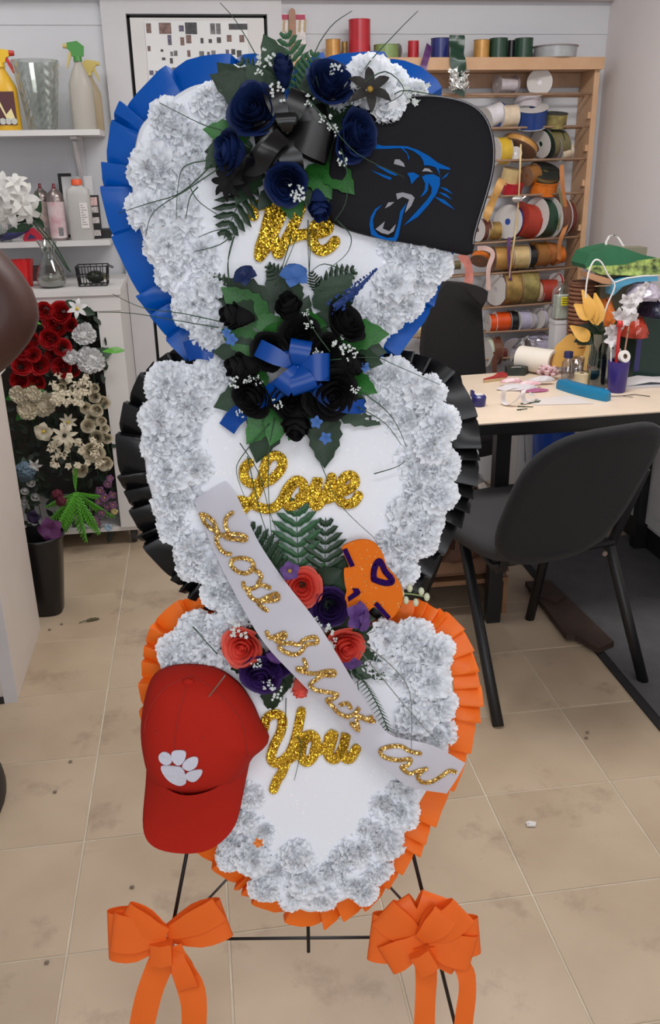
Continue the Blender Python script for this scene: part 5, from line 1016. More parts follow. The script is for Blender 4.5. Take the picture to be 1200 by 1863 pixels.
# white panelled base cabinet on the right wall
t = thing('white_base_cabinet', 'white panelled cabinet standing on the right wall under the table', 'cabinet', (1.735, 3.0, 0)); zc = .70
part('body', MB().box((-.012, -1.0, .10), (.03, .52, zc)), M_WHITE, t)
for k in range(4):
    y0 = -.98+.37*k; dr = part('door', MB().box((-.024, y0, .12), (-.0125, y0+.35, zc-.02)), M_WHITE, t); part('raised_panel', MB().box((-.029, y0+.05, .17), (-.0245, y0+.30, zc-.07)), mat('white_panel_paint', (208, 204, 202), .5), dr)
part('kick_board', MB().box((-.008, -1.0, 0), (.03, .52, .0995)), mat('black_cove_base', (24, 24, 26), .5), t)
# pale panelled cabinet end behind chair, back wall
t = thing('grey_drawer_unit', 'pale grey slatted unit against the back wall under the table', 'cabinet', (1.56, 3.6, 0)); part('body', MB().box((-.25, -.1, 0), (.14, .15, .56)), mat('pale_grey_unit', (176, 172, 170), .6), t)
for k in range(5): part('slat', MB().box((-.24+.074*k, -.106, .03), (-.24+.074*k+.062, -.1005, .54)), mat('pale_grey_slat', (188, 184, 182), .6), t)
# ================================================================= THE THREE-HEART FUNERAL WREATH on its easel
# one real plane, facing the camera's heading and leaning back 13 degrees
FH = V((math.sin(HEAD), math.cos(HEAD), 0)); RHx = V((math.cos(HEAD), -math.sin(HEAD), 0)); LEAN = math.radians(13)
WO = PZ(545, 1690, .34)                                        # lower end of the wreath
_t = 1.12/ (WO-CAM).dot(FH); WO = CAM+(WO-CAM)*_t               # 1.12 m in front of the camera
UPV = FH*math.sin(LEAN)+V((0, 0, 1))*math.cos(LEAN); NRM = RHx.cross(UPV).normalized()   # NRM points to the camera
if NRM.dot(FH) > 0: NRM = -NRM
WM = Matrix(((RHx.x, UPV.x, NRM.x, WO.x), (RHx.y, UPV.y, NRM.y, WO.y), (RHx.z, UPV.z, NRM.z, WO.z), (0, 0, 0, 1)))
def U(px_, py_, h=0.):
    """pixel -> (u, v, h) on the wreath plane raised by h"""
    d = ray(px_, py_); k = ((WO+NRM*h-CAM).dot(NRM))/d.dot(NRM); p = CAM+d*k-WO
    return V((p.dot(RHx), p.dot(UPV), h))
def wthing(name, label, cat, px_, py_, h=0., group=None):
    o = U(px_, py_, h); M = WM @ Matrix.Translation(o); t = thing(name, label, cat, group=group, M=M); t['_'] = 0; del t['_']; return t, o
SP = (U(601, 900)-U(600, 900)).length                            # metres per pixel mid-wreath
def sp(py_): return (U(601, py_)-U(600, py_)).length

M_FOAM = glitter('glitter_foam', (255, 255, 255), 420, .55, .1, sparse=.03, base=(236, 238, 245), metal=0.)
def satin(key, rgb, rough=.38, trans=.1): return mat(key, rgb, rough, trans=trans, spec=.32)
M_BLUER = satin('royal_blue_satin', (0, 84, 176), .3, .06); M_BLKR = satin('black_satin', (16, 16, 18), .3, 0); M_ORR = satin('orange_satin', (246, 118, 34), .42, .12)
def ruffle(path, inner, m, parent, seed, pleat=.036, amp=.012, h0=.012):
    """box-pleated ribbon between the inner and outer outline"""
    r = random.Random(seed); n = len(path); cum = [0.]
    for i in range(n): cum.append(cum[-1]+(path[(i+1) % n]-path[i]).length)
    tot = cum[-1]; cx = sum((p for p in inner), V((0, 0, 0)))/len(inner)
    def at(poly, s):
        s = (s % 1.)*n; i = int(s) % n; f = s-int(s); return poly[i]*(1-f)+poly[(i+1) % n]*f
    npl = int(tot/pleat); cols = []; bounds = [0.]
    for k in range(npl): bounds.append(bounds[-1]+r.choice((.45, .7, 1., 1.3, 1.9))*r.uniform(.85, 1.15))
    bounds = [b/bounds[-1] for b in bounds]
    for k in range(npl):
        a, b = bounds[k], bounds[k+1]; w_ = b-a; hi = amp*r.uniform(.4, 1.2); lo = -amp*r.uniform(.5, 1.2); out = r.uniform(-.0035, .0035)
        # a broad face that swells and sinks, then a narrow tuck folded under the next face
        for q, hh, oo in ((.0, lo*.4, out-.001), (.07, hi*.95, out+.0015), (.2, hi, out+.001), (.5, hi*.45, out), (.75, 0, out), (.92, lo*.7, out), (1.05, lo, out-.002)):
            cols.append((a+w_*q, hh, oo, hi))
    rings = []
    for s_, hh, oo, hi in cols:
        P, I = at(path, s_), at(inner, s_); d = (P-I); ln = d.length; d = d.normalized(); row = []
        for j, t_ in enumerate((0, .25, .5, .72, .9, 1.)):
            p = I+d*(ln+oo)*t_; row.append((p.x, p.y, h0+hh*(t_**.6)-.006*t_))
        rings.append(row)
    rings.append(rings[0])
    return part('ruffle', MB().rings(rings, closed=False, cap=False), m, parent, True, ang=38)
def resample(pts, N):
    pts = smooth_path(pts, 6, True); n = len(pts); cum = [0.]
    for i in range(n): cum.append(cum[-1]+(pts[(i+1) % n]-pts[i]).length)
    out = []; j = 0
    for i in range(N):
        s = cum[-1]*i/N
        while cum[j+1] < s: j += 1
        f = (s-cum[j])/max(1e-9, cum[j+1]-cum[j]); out.append(pts[j % n]*(1-f)+pts[(j+1) % n]*f)
    return out
def inset(poly, d):
    n = len(poly); out = []
    for i in range(n):
        t_ = (poly[(i+4) % n]-poly[(i-4) % n]); nn = V((-t_.y, t_.x, 0)).normalized(); out.append(poly[i]+nn*d)
    return out
def heart(label, outline, width, m_ribbon, seed, base_px, letters, carns, lh=.05, H=.05, group=None, pleat=.036):
    t, o = wthing('heart_wreath', label, 'wreath', base_px[0], base_px[1])
    P = resample([U(x, y)-o for x, y in outline], 160)
    if sum(P[i].x*P[(i+1) % 160].y-P[(i+1) % 160].x*P[i].y for i in range(160)) < 0: P = P[::-1]
    I = inset(P, width); I2 = inset(P, width+.004)
    # foam heart: rounded block
    for _ in range(3): I2 = [(I2[i-1]+I2[i]*2+I2[(i+1) % 160])/4 for i in range(160)]
    c = sum(I2, V((0, 0, 0)))/160; rs = []
    for s_, zz in ((.97, .002), (1, .008), (1, H-.012), (.985, H-.004), (.96, H)): rs.append([c+(p-c)*s_+V((0, 0, zz)) for p in I2])
    mb = MB().rings(rs, cap=False); top_ = [(p.x, p.y) for p in rs[-1]]
    tri = tessellate_polygon([[V((a, b, 0)) for a, b in top_]]); base = len(mb.v); mb.v += [(a, b, H) for a, b in top_]
    for q in tri: 
        A, B, C = [V(mb.v[base+i]) for i in q]; mb.f.append(tuple(base+i for i in (q if (B-A).cross(C-A).z > 0 else q[::-1])))
    base = len(mb.v); mb.v += [(a, b, .002) for a, b in top_]; mb.f += [tuple(base+i for i in q) for q in tri]
    part('foam_heart', mb, M_FOAM, t); ruffle(P, I, m_ribbon, t, seed, pleat=pleat)
    r = random.Random(seed)
    for k, cdat in enumerate(carns):
        x, y, rp = cdat[:3]; h = cdat[3] if len(cdat) > 3 else H-.012; h += r.uniform(-.008, .010); rp *= .95; p = U(x, y, h+.01)-o; p.z = h
        ob('carnation', CARN_ME[r.randrange(6)], t, aim(p, (r.uniform(-.3, .3), r.uniform(-.3, .3), 1), r.random()*6.28, rp*sp(y)))
    return t, o
M_GOLD = glitter('gold_glitter', (232, 190, 66), 620, 1.25, .28)
M_GOLD2 = glitter('rose_gold_glitter', (226, 186, 110), 520, 1.3, .22)
def stroke_mb(P, r, th, f=None):
    """flat round-ended brush stroke; P list of local points, raised by th"""
    P = smooth_path(P, 5); mb = MB(); L_, R2_ = [], []
    for i, p in enumerate(P):
        d = (P[min(i+1, len(P)-1)]-P[max(i-1, 0)]); d.z = 0; d = d.normalized() if d.length > 1e-7 else V((1, 0, 0)); s = V((-d.y, d.x, 0))*r; L_.append(p+s); R2_.append(p-s)
    rings = [[a, a+V((0, 0, th*.75)), a+(b-a)*.12+V((0, 0, th)), a+(b-a)*.88+V((0, 0, th)), b+V((0, 0, th*.75)), b] for a, b in zip(L_, R2_)]
    mb.rings(rings)
    for p in (P[0], P[-1]): mb.lathe([(r, 0), (r, th*.75), (r*.8, th*.99)], p, (0, 0, 1), 12)
    return mb
def letters(parent, o, crop, sc, glyphs, rpx, m, h, th=.005, word='lettering', hf=None):
    """every glyph is a child mesh called letter"""
    w_ = bpy.data.objects.new(word, None); COL.objects.link(w_); w_.parent = parent; w_.empty_display_size = .02
    for gl in glyphs:
        mb = MB()
        for k, st_ in enumerate(gl):
            pts = []
            for (x, y) in st_:
                X, Y = crop[0]+x/sc, crop[1]+y/sc; hh = hf(X, Y) if hf else h; p = U(X, Y, hh)-o; p.z = hh-o.z+k*.0002; pts.append(p)
            mb.merge(stroke_mb(pts, rpx*sp(crop[1]+st_[0][1]/sc), th))
        part('letter', mb, m, w_)
    return w_
# ---------------------------------------------------------------- easel
e, o = wthing('wire_easel', 'black wire easel standing behind the heart wreaths', 'easel', 545, 1730, -.012)
def el(px_, py_, h): p = U(px_, py_, h)-o; return (p.x, p.y, p.z)
def floor_end(a, b):
    """run the leg through two pixels of the plane down to the floor"""
    A, B = WM @ U(*a, -.01), WM @ U(*b, -.01); k = (0.003-A.z)/(B.z-A.z); P = A+(B-A)*k; q = WM.inverted() @ P; return tuple(q-o)
part('leg', MB().tube([el(398, 1250, -.01), el(315, 1680, -.01), floor_end((340, 1555), (315, 1680))], .0032, 8), M_BLACK, e, True)
part('leg', MB().tube([el(690, 1330, -.01), el(750, 1550, -.01), floor_end((750, 1550), (826, 1858))], .0032, 8), M_BLACK, e, True)
part('mast', MB().tube([el(545, 200, -.01), el(556, 1400, -.01), el(561, 1732, -.01)], .003, 8), M_BLACK, e, True)
part('crossbar', MB().tube([el(318, 1709, -.012), el(790, 1704, -.012)], .0026, 8), M_BLACK, e, True)
part('brace', MB().tube([el(318, 1700, -.014), el(450, 1560, -.014)], .0022, 6), mat('grey_wire', (70, 66, 66), .45), e, True)
part('brace', MB().tube([el(788, 1700, -.014), el(660, 1560, -.014)], .0022, 6), mat('grey_wire', (70, 66, 66), .45), e, True)
bk = WM.inverted() @ (WM @ U(556, 900, -.01)); bf = WM @ U(556, 900, -.01); back_foot = bf+FH*.42; back_foot.z = .003
part('back_leg', MB().tube([el(556, 900, -.016), tuple(WM.inverted() @ back_foot-o)], .003, 8), M_BLACK, e, True)
# ---------------------------------------------------------------- hearts
BLUE_O = [(505, 150), (470, 112), (415, 104), (350, 106), (300, 130), (256, 165), (215, 205), (198, 260), (190, 320), (194, 380), (208, 440), (238, 510), (270, 570), (312, 630), (372, 690), (450, 745), (545, 790), (620, 745), (690, 690), (738, 625), (775, 580), (800, 520), (824, 460), (838, 380), (836, 300), (822, 220), (785, 140), (720, 106), (650, 98), (580, 104), (535, 125)]
c1 = [(308, 222, 52), (385, 185, 46), (345, 262, 50), (278, 305, 52), (345, 310, 46), (275, 385, 50), (330, 390, 48), (300, 445, 44), (325, 500, 46), (366, 462, 40), (352, 560, 44), (385, 525, 36), (380, 600, 38), (412, 560, 36), (770, 440, 40), (735, 470, 44), (790, 480, 38), (716, 520, 44), (760, 520, 38), (700, 575, 40), (738, 555, 34), (672, 610, 34), (620, 180, 38), (655, 150, 40), (705, 150, 40), (700, 196, 34, .06), (752, 170, 30), (440, 150, 38), (322, 345, 40), (710, 448, 36), (664, 572, 34)]
h1, o1 = heart('top heart wreath of white carnations edged in royal blue ribbon, word We', BLUE_O, .044, M_BLUER, 3, (545, 700), None, c1, pleat=.056)
W_g = [[[(305, 1285), (300, 1240), (340, 1215), (395, 1215), (420, 1245), (400, 1330), (375, 1430), (350, 1500), (345, 1565)], [(430, 1220), (405, 1330), (385, 1400), (350, 1500)], [(345, 1565), (400, 1490), (440, 1400), (480, 1310), (510, 1235)], [(440, 1430), (455, 1490), (470, 1545)], [(480, 1545), (510, 1480), (560, 1390), (600, 1300), (625, 1230)]],
       [[(545, 1450), (610, 1420), (690, 1410), (770, 1400), (815, 1370), (790, 1330), (740, 1340), (705, 1400), (715, 1480), (760, 1525), (820, 1505), (860, 1460)]]]
letters(h1, o1, (380, 50), 3.75, W_g, 9.3, M_GOLD, .052, word='lettering')
BLACK_O = [(552, 680), (500, 640), (430, 612), (360, 628), (300, 645), (256, 680), (230, 730), (216, 790), (218, 860), (234, 920), (258, 980), (300, 1040), (350, 1085), (410, 1130), (480, 1185), (556, 1240), (630, 1180), (700, 1125), (755, 1075), (800, 1010), (838, 945), (862, 880), (868, 800), (862, 745), (835, 690), (780, 650), (720, 632), (660, 630), (600, 650)]
c2 = [(310, 700, 50), (300, 765, 52), (350, 740, 42), (292, 805, 46), (340, 800, 46), (310, 862, 48), (355, 850, 40), (312, 915, 42), (348, 905, 40), (320, 955, 42), (350, 1000, 44), (388, 1035, 42), (410, 1080, 40), (372, 690, 42), (405, 640, 36), (420, 690, 34), (440, 1120, 36), (350, 1030, 34), (395, 1085, 34),
      (715, 690, 46), (770, 715, 44), (690, 730, 42), (735, 760, 46), (800, 770, 40), (780, 810, 46), (745, 840, 42), (800, 850, 42), (765, 880, 46), (800, 905, 38), (740, 930, 42), (775, 950, 40), (742, 985, 42), (705, 985, 34), (728, 1040, 38), (770, 985, 32), (700, 1060, 32), (682, 690, 36), (760, 755, 36)]
h2, o2 = heart('middle heart wreath of white carnations edged in black ribbon, word Love', BLACK_O, .044, M_BLKR, 5, (545, 1150), None, c2, pleat=.038)
L_g = [[[(325, 120), (298, 150), (300, 200), (330, 225), (375, 230), (440, 205), (490, 150), (492, 100), (455, 82), (415, 110), (395, 180), (370, 260), (335, 320), (285, 365), (252, 345), (275, 315), (340, 335), (410, 360), (465, 345), (500, 300)]],
       [[(500, 300), (525, 250), (565, 212), (600, 225), (608, 270), (585, 320), (535, 345), (510, 315), (530, 260), (565, 215)], [(585, 300), (630, 300), (660, 250)]],
       [[(640, 290), (665, 240), (680, 205), (672, 260), (655, 310), (670, 345), (705, 310), (730, 260), (752, 195)], [(700, 310), (750, 300), (790, 250)]],
       [[(775, 280), (835, 260), (872, 225), (862, 190), (825, 190), (790, 240), (785, 300), (820, 332), (865, 325), (890, 290)]]]
letters(h2, o2, (340, 800), 2.857, L_g, 8.6, M_GOLD, .052)
OR_O = [(560, 1140), (510, 1105), (450, 1085), (390, 1082), (330, 1092), (285, 1130), (262, 1185), (256, 1250), (262, 1320), (280, 1400), (310, 1470), (350, 1530), (400, 1585), (450, 1630), (505, 1660), (560, 1682), (615, 1668), (675, 1640), (720, 1595), (765, 1540), (800, 1470), (840, 1400), (862, 1330), (872, 1260), (864, 1195), (838, 1140), (790, 1100), (740, 1085), (690, 1088), (630, 1105), (592, 1122)]
c3 = [(355, 1155, 44), (320, 1195, 44), (375, 1195, 42), (395, 1150, 38), (310, 1260, 42), (410, 1200, 34), (750, 1170, 48), (790, 1190, 42), (700, 1165, 42), (780, 1240, 46), (730, 1225, 44), (690, 1210, 36), (795, 1285, 40), (760, 1305, 46), (800, 1330, 36), (745, 1345, 40), (785, 1370, 34), (735, 1275, 36),
      (735, 1430, 40), (700, 1455, 42), (730, 1480, 38), (670, 1500, 40), (700, 1530, 42), (650, 1545, 40), (680, 1580, 38), (640, 1600, 42), (600, 1580, 38), (560, 1600, 44), (585, 1630, 36), (530, 1625, 38), (500, 1580, 42), (460, 1560, 44), (430, 1530, 40), (480, 1510, 36), (540, 1560, 36), (440, 1490, 36), (455, 1450, 30), (620, 1560, 34), (660, 1625, 30), (480, 1620, 32), (400, 1500, 36), (420, 1560, 32)]
h3, o3 = heart('bottom heart wreath of white carnations edged in orange ribbon, word You', OR_O, .043, M_ORR, 8, (555, 1660), None, c3, pleat=.037)
Y_g = [[[(655, 395), (668, 345), (710, 322), (745, 345), (738, 410), (705, 480), (690, 545), (725, 565), (780, 520), (815, 430), (840, 310)], [(770, 540), (745, 610), (720, 650), (702, 695)]],
       [[(780, 545), (835, 500), (850, 445), (885, 425), (912, 450), (905, 520), (870, 560), (840, 535), (850, 460), (885, 428)], [(905, 500), (950, 495), (985, 440)]],
       [[(975, 440), (1000, 420), (985, 480), (975, 530), (1010, 545), (1045, 490), (1062, 420), (1050, 480), (1048, 530), (1080, 545), (1112, 495)]]]
letters(h3, o3, (240, 1180), 2.727, Y_g, 8.4, M_GOLD, .052)
p = U(470, 1532, .09)-o3; ob('orange_petal', me_of('five', mat('orange_silk', (222, 120, 44), .6)), h3, aim((p.x, p.y, .09), (0, 0, 1), 1, .009))

# ---------------------------------------------------------------- helpers for the sprays
def lay(t, o, me, name, a, b, h0, h1, s=None, label=None, yaw=None):
    """lay a leaf-like mesh (along +X, facing +Z) from pixel a to pixel b"""
    p, q = U(a[0], a[1], h0), U(b[0], b[1], h1); d = q-p; L_ = d.length; x = d.normalized(); z = V((0, 0, 1)); z = (z-x*z.dot(x)).normalized(); y = z.cross(x)
    M = Matrix(((x.x, y.x, z.x, p.x-o.x), (x.y, y.y, z.y, p.y-o.y), (x.z, y.z, z.z, p.z-o.z), (0, 0, 0, 1))) @ Matrix.Scale(s or L_, 4)
    if yaw: M = M @ Matrix.Rotation(yaw, 4, 'X')
    return ob(name, me, t, M, label)
def put(t, o, me, name, px_, py_, h, rpx, d=(0, 0, 1), spin=None, label=None, sc=None):
    p = U(px_, py_, h)-o; p.z = h-o.z; M = aim(p, d, R_.random()*6.28 if spin is None else spin, rpx*sp(py_))
    if sc: M = M @ Matrix.Diagonal((sc[0], sc[1], sc[2], 1))
    return ob(name, me, t, M, label)
def grass(t, o, pts, h, r=.0011, m=None):
    P = [U(x, y, h[i] if isinstance(h, (list, tuple)) else h)-o for i, (x, y) in enumerate(pts)]; P = smooth_path(P, 4); n = len(P)
    return part('grass_blade', MB().tube(P, [r*(1-.6*i/n) for i in range(n)], 4), m or STEM, t, True)
def ribbon_loop(t, o, c, tip, wpx, m, h, H=.03, name='loop', twist=0.):
    """bow loop from pixel c to pixel tip"""
    p, q = U(c[0], c[1], h), U(tip[0], tip[1], h); L_ = (q-p).length; d = (q-p).normalized(); a = math.atan2(d.y, d.x); w_ = wpx*sp(c[1])
    return part(name, loop_mb(L_, w_, H, 14, twist), m, t, True, M=Matrix.Translation((p.x-o.x, p.y-o.y, h-o.z)) @ Matrix.Rotation(a, 4, 'Z'))
def tail(t, o, pts, wpx, m, h, name='tail', notch=True):
    P = smooth_path([U(x, y, h[i] if isinstance(h, (list, tuple)) else h)-o for i, (x, y) in enumerate(pts)], 4); k = wpx*sp(pts[0][1])/2; L_, R2_ = [], []
    for i, p in enumerate(P):
        d = P[min(i+1, len(P)-1)]-P[max(i-1, 0)]; d.z = 0; d = d.normalized() if d.length > 1e-7 else V((1, 0, 0)); s = V((-d.y, d.x, .25*math.sin(i*.7)))*k; L_.append(p+s); R2_.append(p-s)
    return part(name, MB().strip(L_, R2_), m, t, True)
M_NAVY = mat('navy_silk_petals', (10, 34, 84), .6, var=.25, vs=60, rnd=.12, trans=.05); M_BLACKP = mat('black_silk_petals', (12, 11, 13), .75, rnd=.2, spec=.3); M_CORAL = mat('coral_silk_petals', (255, 112, 96), .6, trans=.35, var=.08, vs=60, rnd=.05)
M_PURP = mat('purple_silk_petals', (54, 26, 92), .6, var=.25, vs=60, rnd=.15, trans=.05); M_BABY = mat('babys_breath_white', (214, 220, 216), .7); M_BLK2 = mat('glossy_black_ribbon', (9, 8, 9), .3, spec=.4)
M_DBLUE = mat('periwinkle_silk', (66, 108, 176), .65, var=.15, vs=80, trans=.1); M_BLKLILY = mat('black_lily_petals', (34, 30, 28), .7, var=.2, vs=60)
LEAF, SLIM, FERN = lambda m: me_of('leaf', m), lambda m: me_of('slim', m), lambda m: me_of('fern', m)

# ---------------------------------------------------------------- top spray: navy roses, black bow
t, o = wthing('top_flower_spray', 'uppermost spray of navy silk roses with a glossy black bow', 'flower spray', 520, 260, .05); H0 = .055
core = (520, 255)
for a, b, k in (((500, 200), (385, 132), 'D'), ((480, 210), (395, 110), 'D'), ((455, 250), (372, 232), 'L'), ((460, 265), (372, 272), 'D'), ((500, 200), (450, 115), 'D'), ((560, 210), (600, 105), 'D'), ((585, 290), (640, 345), 'L'), ((560, 300), (600, 355), 'L'), ((590, 270), (650, 300), 'D'), ((570, 200), (650, 195), 'D'), ((560, 220), (560, 130), 'D'),
                ((480, 300), (410, 320), 'D'), ((470, 290), (430, 365), 'D'), ((520, 320), (540, 405), 'L'), ((500, 340), (470, 380), 'D'), ((600, 330), (625, 300), 'D'), ((490, 150), (500, 90), 'D'), ((520, 160), (480, 60), 'D'), ((640, 200), (690, 180), 'D'), ((560, 320), (590, 395), 'D'), ((470, 230), (430, 200), 'D'), ((600, 260), (655, 270), 'D'), ((540, 300), (545, 360), 'D'), ((610, 200), (665, 240), 'D'), ((430, 250), (375, 300), 'D')):
    lay(t, o, LEAF(GREEN_D if k == 'D' else GREEN_L), 'leaf', a, b, H0, H0+R_.uniform(.01, .035))
for a, b in (((548, 190), (520, 58)), ((545, 200), (570, 95)), ((470, 290), (408, 420)), ((620, 320), (720, 345)), ((510, 180), (440, 110)), ((560, 150), (585, 120))): lay(t, o, FERN(GREEN_F if b[1] < 130 and b[0] > 500 else GREEN_D), 'fern_frond', a, b, H0-.005, H0+.02)
for x, y, r, kd, d, sc in ((515, 128, 26, 'bud', (.0, .75, .7), (1, 1, 1.5)), (460, 200, 39, 'rose', (-.25, .1, 1), None), (600, 150, 37, 'rose', (.3, .35, .9), None), (418, 275, 34, 'rose', (-.8, 0, .5), None), (652, 242, 34, 'rose', (.6, 0, .7), None), (520, 335, 32, 'rose', (-.1, -.45, 1), None), (580, 375, 28, 'bud', (.1, -.9, .55), (1, 1, 1.5)), (640, 262, 28, 'rose', (.5, -.3, .9), None)):
    put(t, o, me_of(kd, M_NAVY, 1), 'rose', x, y, H0+.04, r, d, sc=sc)
ll = put(t, o, me_of('star', M_BLKLILY), 'black_lily', 672, 165, H0+.05, 40, (.1, .2, 1), label='dark brown black lily with yellow eye'); part('flower_center', MB().sphere((0, 0, .12), .14, 8, 5), mat('ochre_center', (170, 136, 50), .7), ll, True)
put(t, o, me_of('star', M_BLACKP), 'black_lily', 440, 322, H0+.03, 40, (-.4, -.2, 1))
put(t, o, me_of('daisy', M_BLACKP), 'black_daisy', 415, 330, H0+.03, 34, (-.5, -.2, 1))
wc = put(t, o, me_of('carn', M_CARN, 3), 'white_carnation', 668, 152, H0+.01, 50, (.2, .2, 1)); put(t, o, me_of('carn', M_CARN, 4), 'white_carnation', 706, 190, H0+.02, 34, (.5, -.2, 1)); put(t, o, me_of('beads', M_BABY), 'small_white_blossoms', 748, 162, H0+.01, 32)
for x, y, r in ((505, 168, 17), (540, 354, 16), (606, 240, 12), (485, 110, 18), (622, 292, 12), (560, 185, 12), (538, 345, 12), (655, 170, 14), (612, 130, 14), (470, 128, 13), (590, 215, 14)): put(t, o, me_of('beads', M_BABY, int(x) % 3), 'babys_breath', x, y, H0+.05, r)
for tip, w_, hh, Hh in (((492, 158), 34, .07, .04), ((602, 268), 60, .07, .045), ((600, 215), 50, .06, .04), ((470, 300), 44, .07, .04), ((462, 250), 40, .065, .04), ((532, 310), 40, .07, .035), ((550, 165), 36, .06, .04), ((520, 205), 34, .085, .035)):
    ribbon_loop(t, o, (522, 240), tip, w_, M_BLK2, H0+hh-.03, Hh, 'bow_loop')
tail(t, o, [(515, 245), (490, 270), (468, 302), (445, 303)], 30, M_BLK2, [H0+.06, H0+.07, H0+.06, H0+.05], 'bow_tail')
put(t, o, MB().lathe([(1, -.4), (1, .4), (.5, .6)], n=12).mesh('bow_knot', M_BLK2, True), 'bow_knot', 522, 240, H0+.04, 5)
for pts, h in (([(385, 300), (330, 350), (270, 370), (215, 388)], .08), ([(400, 305), (340, 345), (280, 385), (265, 428)], .09), ([(395, 290), (340, 300), (325, 330), (320, 400)], .09), ([(455, 270), (410, 240), (365, 225), (290, 187)], .09), ([(360, 340), (345, 360), (338, 398)], .09), ([(345, 340), (365, 370), (420, 405)], .07),
               ([(430, 420), (400, 445), (352, 458)], .07), ([(425, 415), (390, 420), (360, 432)], .07), ([(560, 180), (600, 225), (650, 280), (735, 322)], .12), ([(640, 200), (660, 130), (720, 60), (760, 20)], .09), ([(590, 190), (570, 110), (600, 50), (640, 20)], .09), ([(620, 270), (632, 320), (628, 370), (608, 402)], .12), ([(612, 400), (638, 430), (630, 462), (596, 490)], .09),
               ([(560, 400), (560, 440), (562, 500)], .07), ([(530, 430), (515, 480), (508, 500)], .07), ([(500, 190), (470, 110), (430, 40), (400, 5)], .08), ([(700, 190), (730, 165), (790, 172), (800, 165)], .09), ([(650, 160), (700, 130), (735, 165), (700, 190)], .11), ([(420, 180), (438, 150), (430, 130)], .1), ([(425, 430), (415, 470), (418, 520)], .065)):
    grass(t, o, pts, h)
# ---------------------------------------------------------------- middle spray: black roses, blue bow
t, o = wthing('middle_flower_spray', 'middle spray of black silk roses with a royal blue bow', 'flower spray', 545, 660, .05)
for a, b, k in (((490, 590), (405, 525), 'L'), ((500, 570), (378, 512), 'D'), ((520, 600), (450, 580), 'L'), ((500, 580), (535, 625), 'L'), ((540, 575), (600, 620), 'L'), ((600, 610), (702, 607), 'L'), ((590, 620), (700, 640), 'D'), ((480, 640), (388, 640), 'D'), ((485, 640), (400, 600), 'L'), ((490, 700), (390, 740), 'D'), ((510, 720), (450, 805), 'L'), ((520, 720), (492, 806), 'L'), ((500, 720), (465, 842), 'D'),
                ((590, 740), (590, 850), 'D'), ((600, 720), (690, 772), 'D'), ((620, 680), (680, 712), 'L'), ((560, 730), (525, 800), 'L'), ((540, 560), (520, 490), 'D'), ((520, 560), (490, 480), 'D'), ((570, 560), (640, 500), 'D'), ((480, 570), (420, 560), 'D'), ((600, 570), (640, 540), 'D'), ((450, 650), (480, 720), 'L'), ((560, 700), (500, 730), 'L'), ((620, 640), (690, 660), 'D'), ((540, 600), (560, 540), 'D'), ((570, 600), (610, 560), 'D'), ((480, 700), (430, 690), 'D'), ((610, 700), (650, 740), 'D'), ((540, 740), (560, 790), 'D'), ((540, 580), (590, 590), 'L'), ((480, 620), (500, 590), 'L')):
    lay(t, o, LEAF(GREEN_D if k == 'D' else GREEN_L), 'leaf', a, b, H0, H0+R_.uniform(.01, .035))
for a, b in (((560, 540), (640, 492)), ((450, 560), (380, 505)), ((540, 540), (490, 485)), ((580, 540), (568, 500))): lay(t, o, FERN(GREEN_D), 'fern_frond', a, b, H0-.01, H0+.015)
for x, y, r, kd, d in ((525, 560, 32, 'bud', (-.1, .7, .7)), (428, 575, 32, 'bud', (-.9, .1, .5)), (628, 588, 34, 'rose', (.6, .5, .6)), (440, 668, 34, 'bud', (-.9, 0, .5)), (460, 722, 34, 'rose', (-.5, -.4, .8)), (635, 662, 34, 'bud', (.9, 0, .5)), (600, 718, 42, 'rose', (.3, -.4, .9)), (540, 768, 36, 'bud', (-.1, -.8, .6)), (545, 610, 32, 'rose', (0, .3, 1)), (490, 640, 30, 'rose', (-.4, 0, 1)), (530, 730, 30, 'rose', (0, -.3, 1)), (590, 640, 28, 'rose', (.3, 0, 1))):
    put(t, o, me_of(kd, M_BLACKP, 1), 'rose', x, y, H0+.035, r, d, sc=(1, 1, 1.3) if kd == 'bud' else None)
put(t, o, me_of('pansy', M_NAVY), 'navy_blossom', 446, 503, H0+.04, 22, (-.2, .5, .8), label='small navy blossom'); put(t, o, me_of('pansy', M_DBLUE), 'blue_blossom', 535, 503, H0+.04, 26, (.1, .5, .8), label='periwinkle blue blossom')
for x, y, r in ((421, 618, 12), (575, 768, 12), (592, 797, 12), (412, 605, 9), (663, 668, 10)): put(t, o, me_of('five', M_DBLUE), 'blue_blossom', x, y, H0+.04, r)
mb = MB(); rf = random.Random(2); a_, b_ = U(608, 560, .09)-o, U(684, 490, .10)-o
mb.tube([a_, (a_+b_)/2+V((.004, 0, 0)), b_], [.006, .004, .001], 6)
for k in range(90):
    q = rf.random()**.8; p = a_+(b_-a_)*q; rr_ = .011*(1-q)+.001; a = rf.random()*6.28; mb.sphere(p+V((math.cos(a), math.sin(a), rf.random()))*rr_, .0028*(1-.5*q), 5, 3)
part('blue_spike', mb, mat('blue_spike_buds', (36, 62, 124), .6), t)
for x, y, r, in ((620, 632, 18), (578, 640, 10), (560, 590, 10), (430, 695, 14), (470, 690, 10), (505, 735, 10), (640, 644, 12), (555, 568, 8), (450, 690, 8), (645, 706, 10), (436, 752, 8)): put(t, o, me_of('beads', M_BABY, int(x) % 3), 'babys_breath', x, y, H0+.05, r)
M_BLUEB = satin('blue_bow_satin', (0, 66, 150), .3, .05)
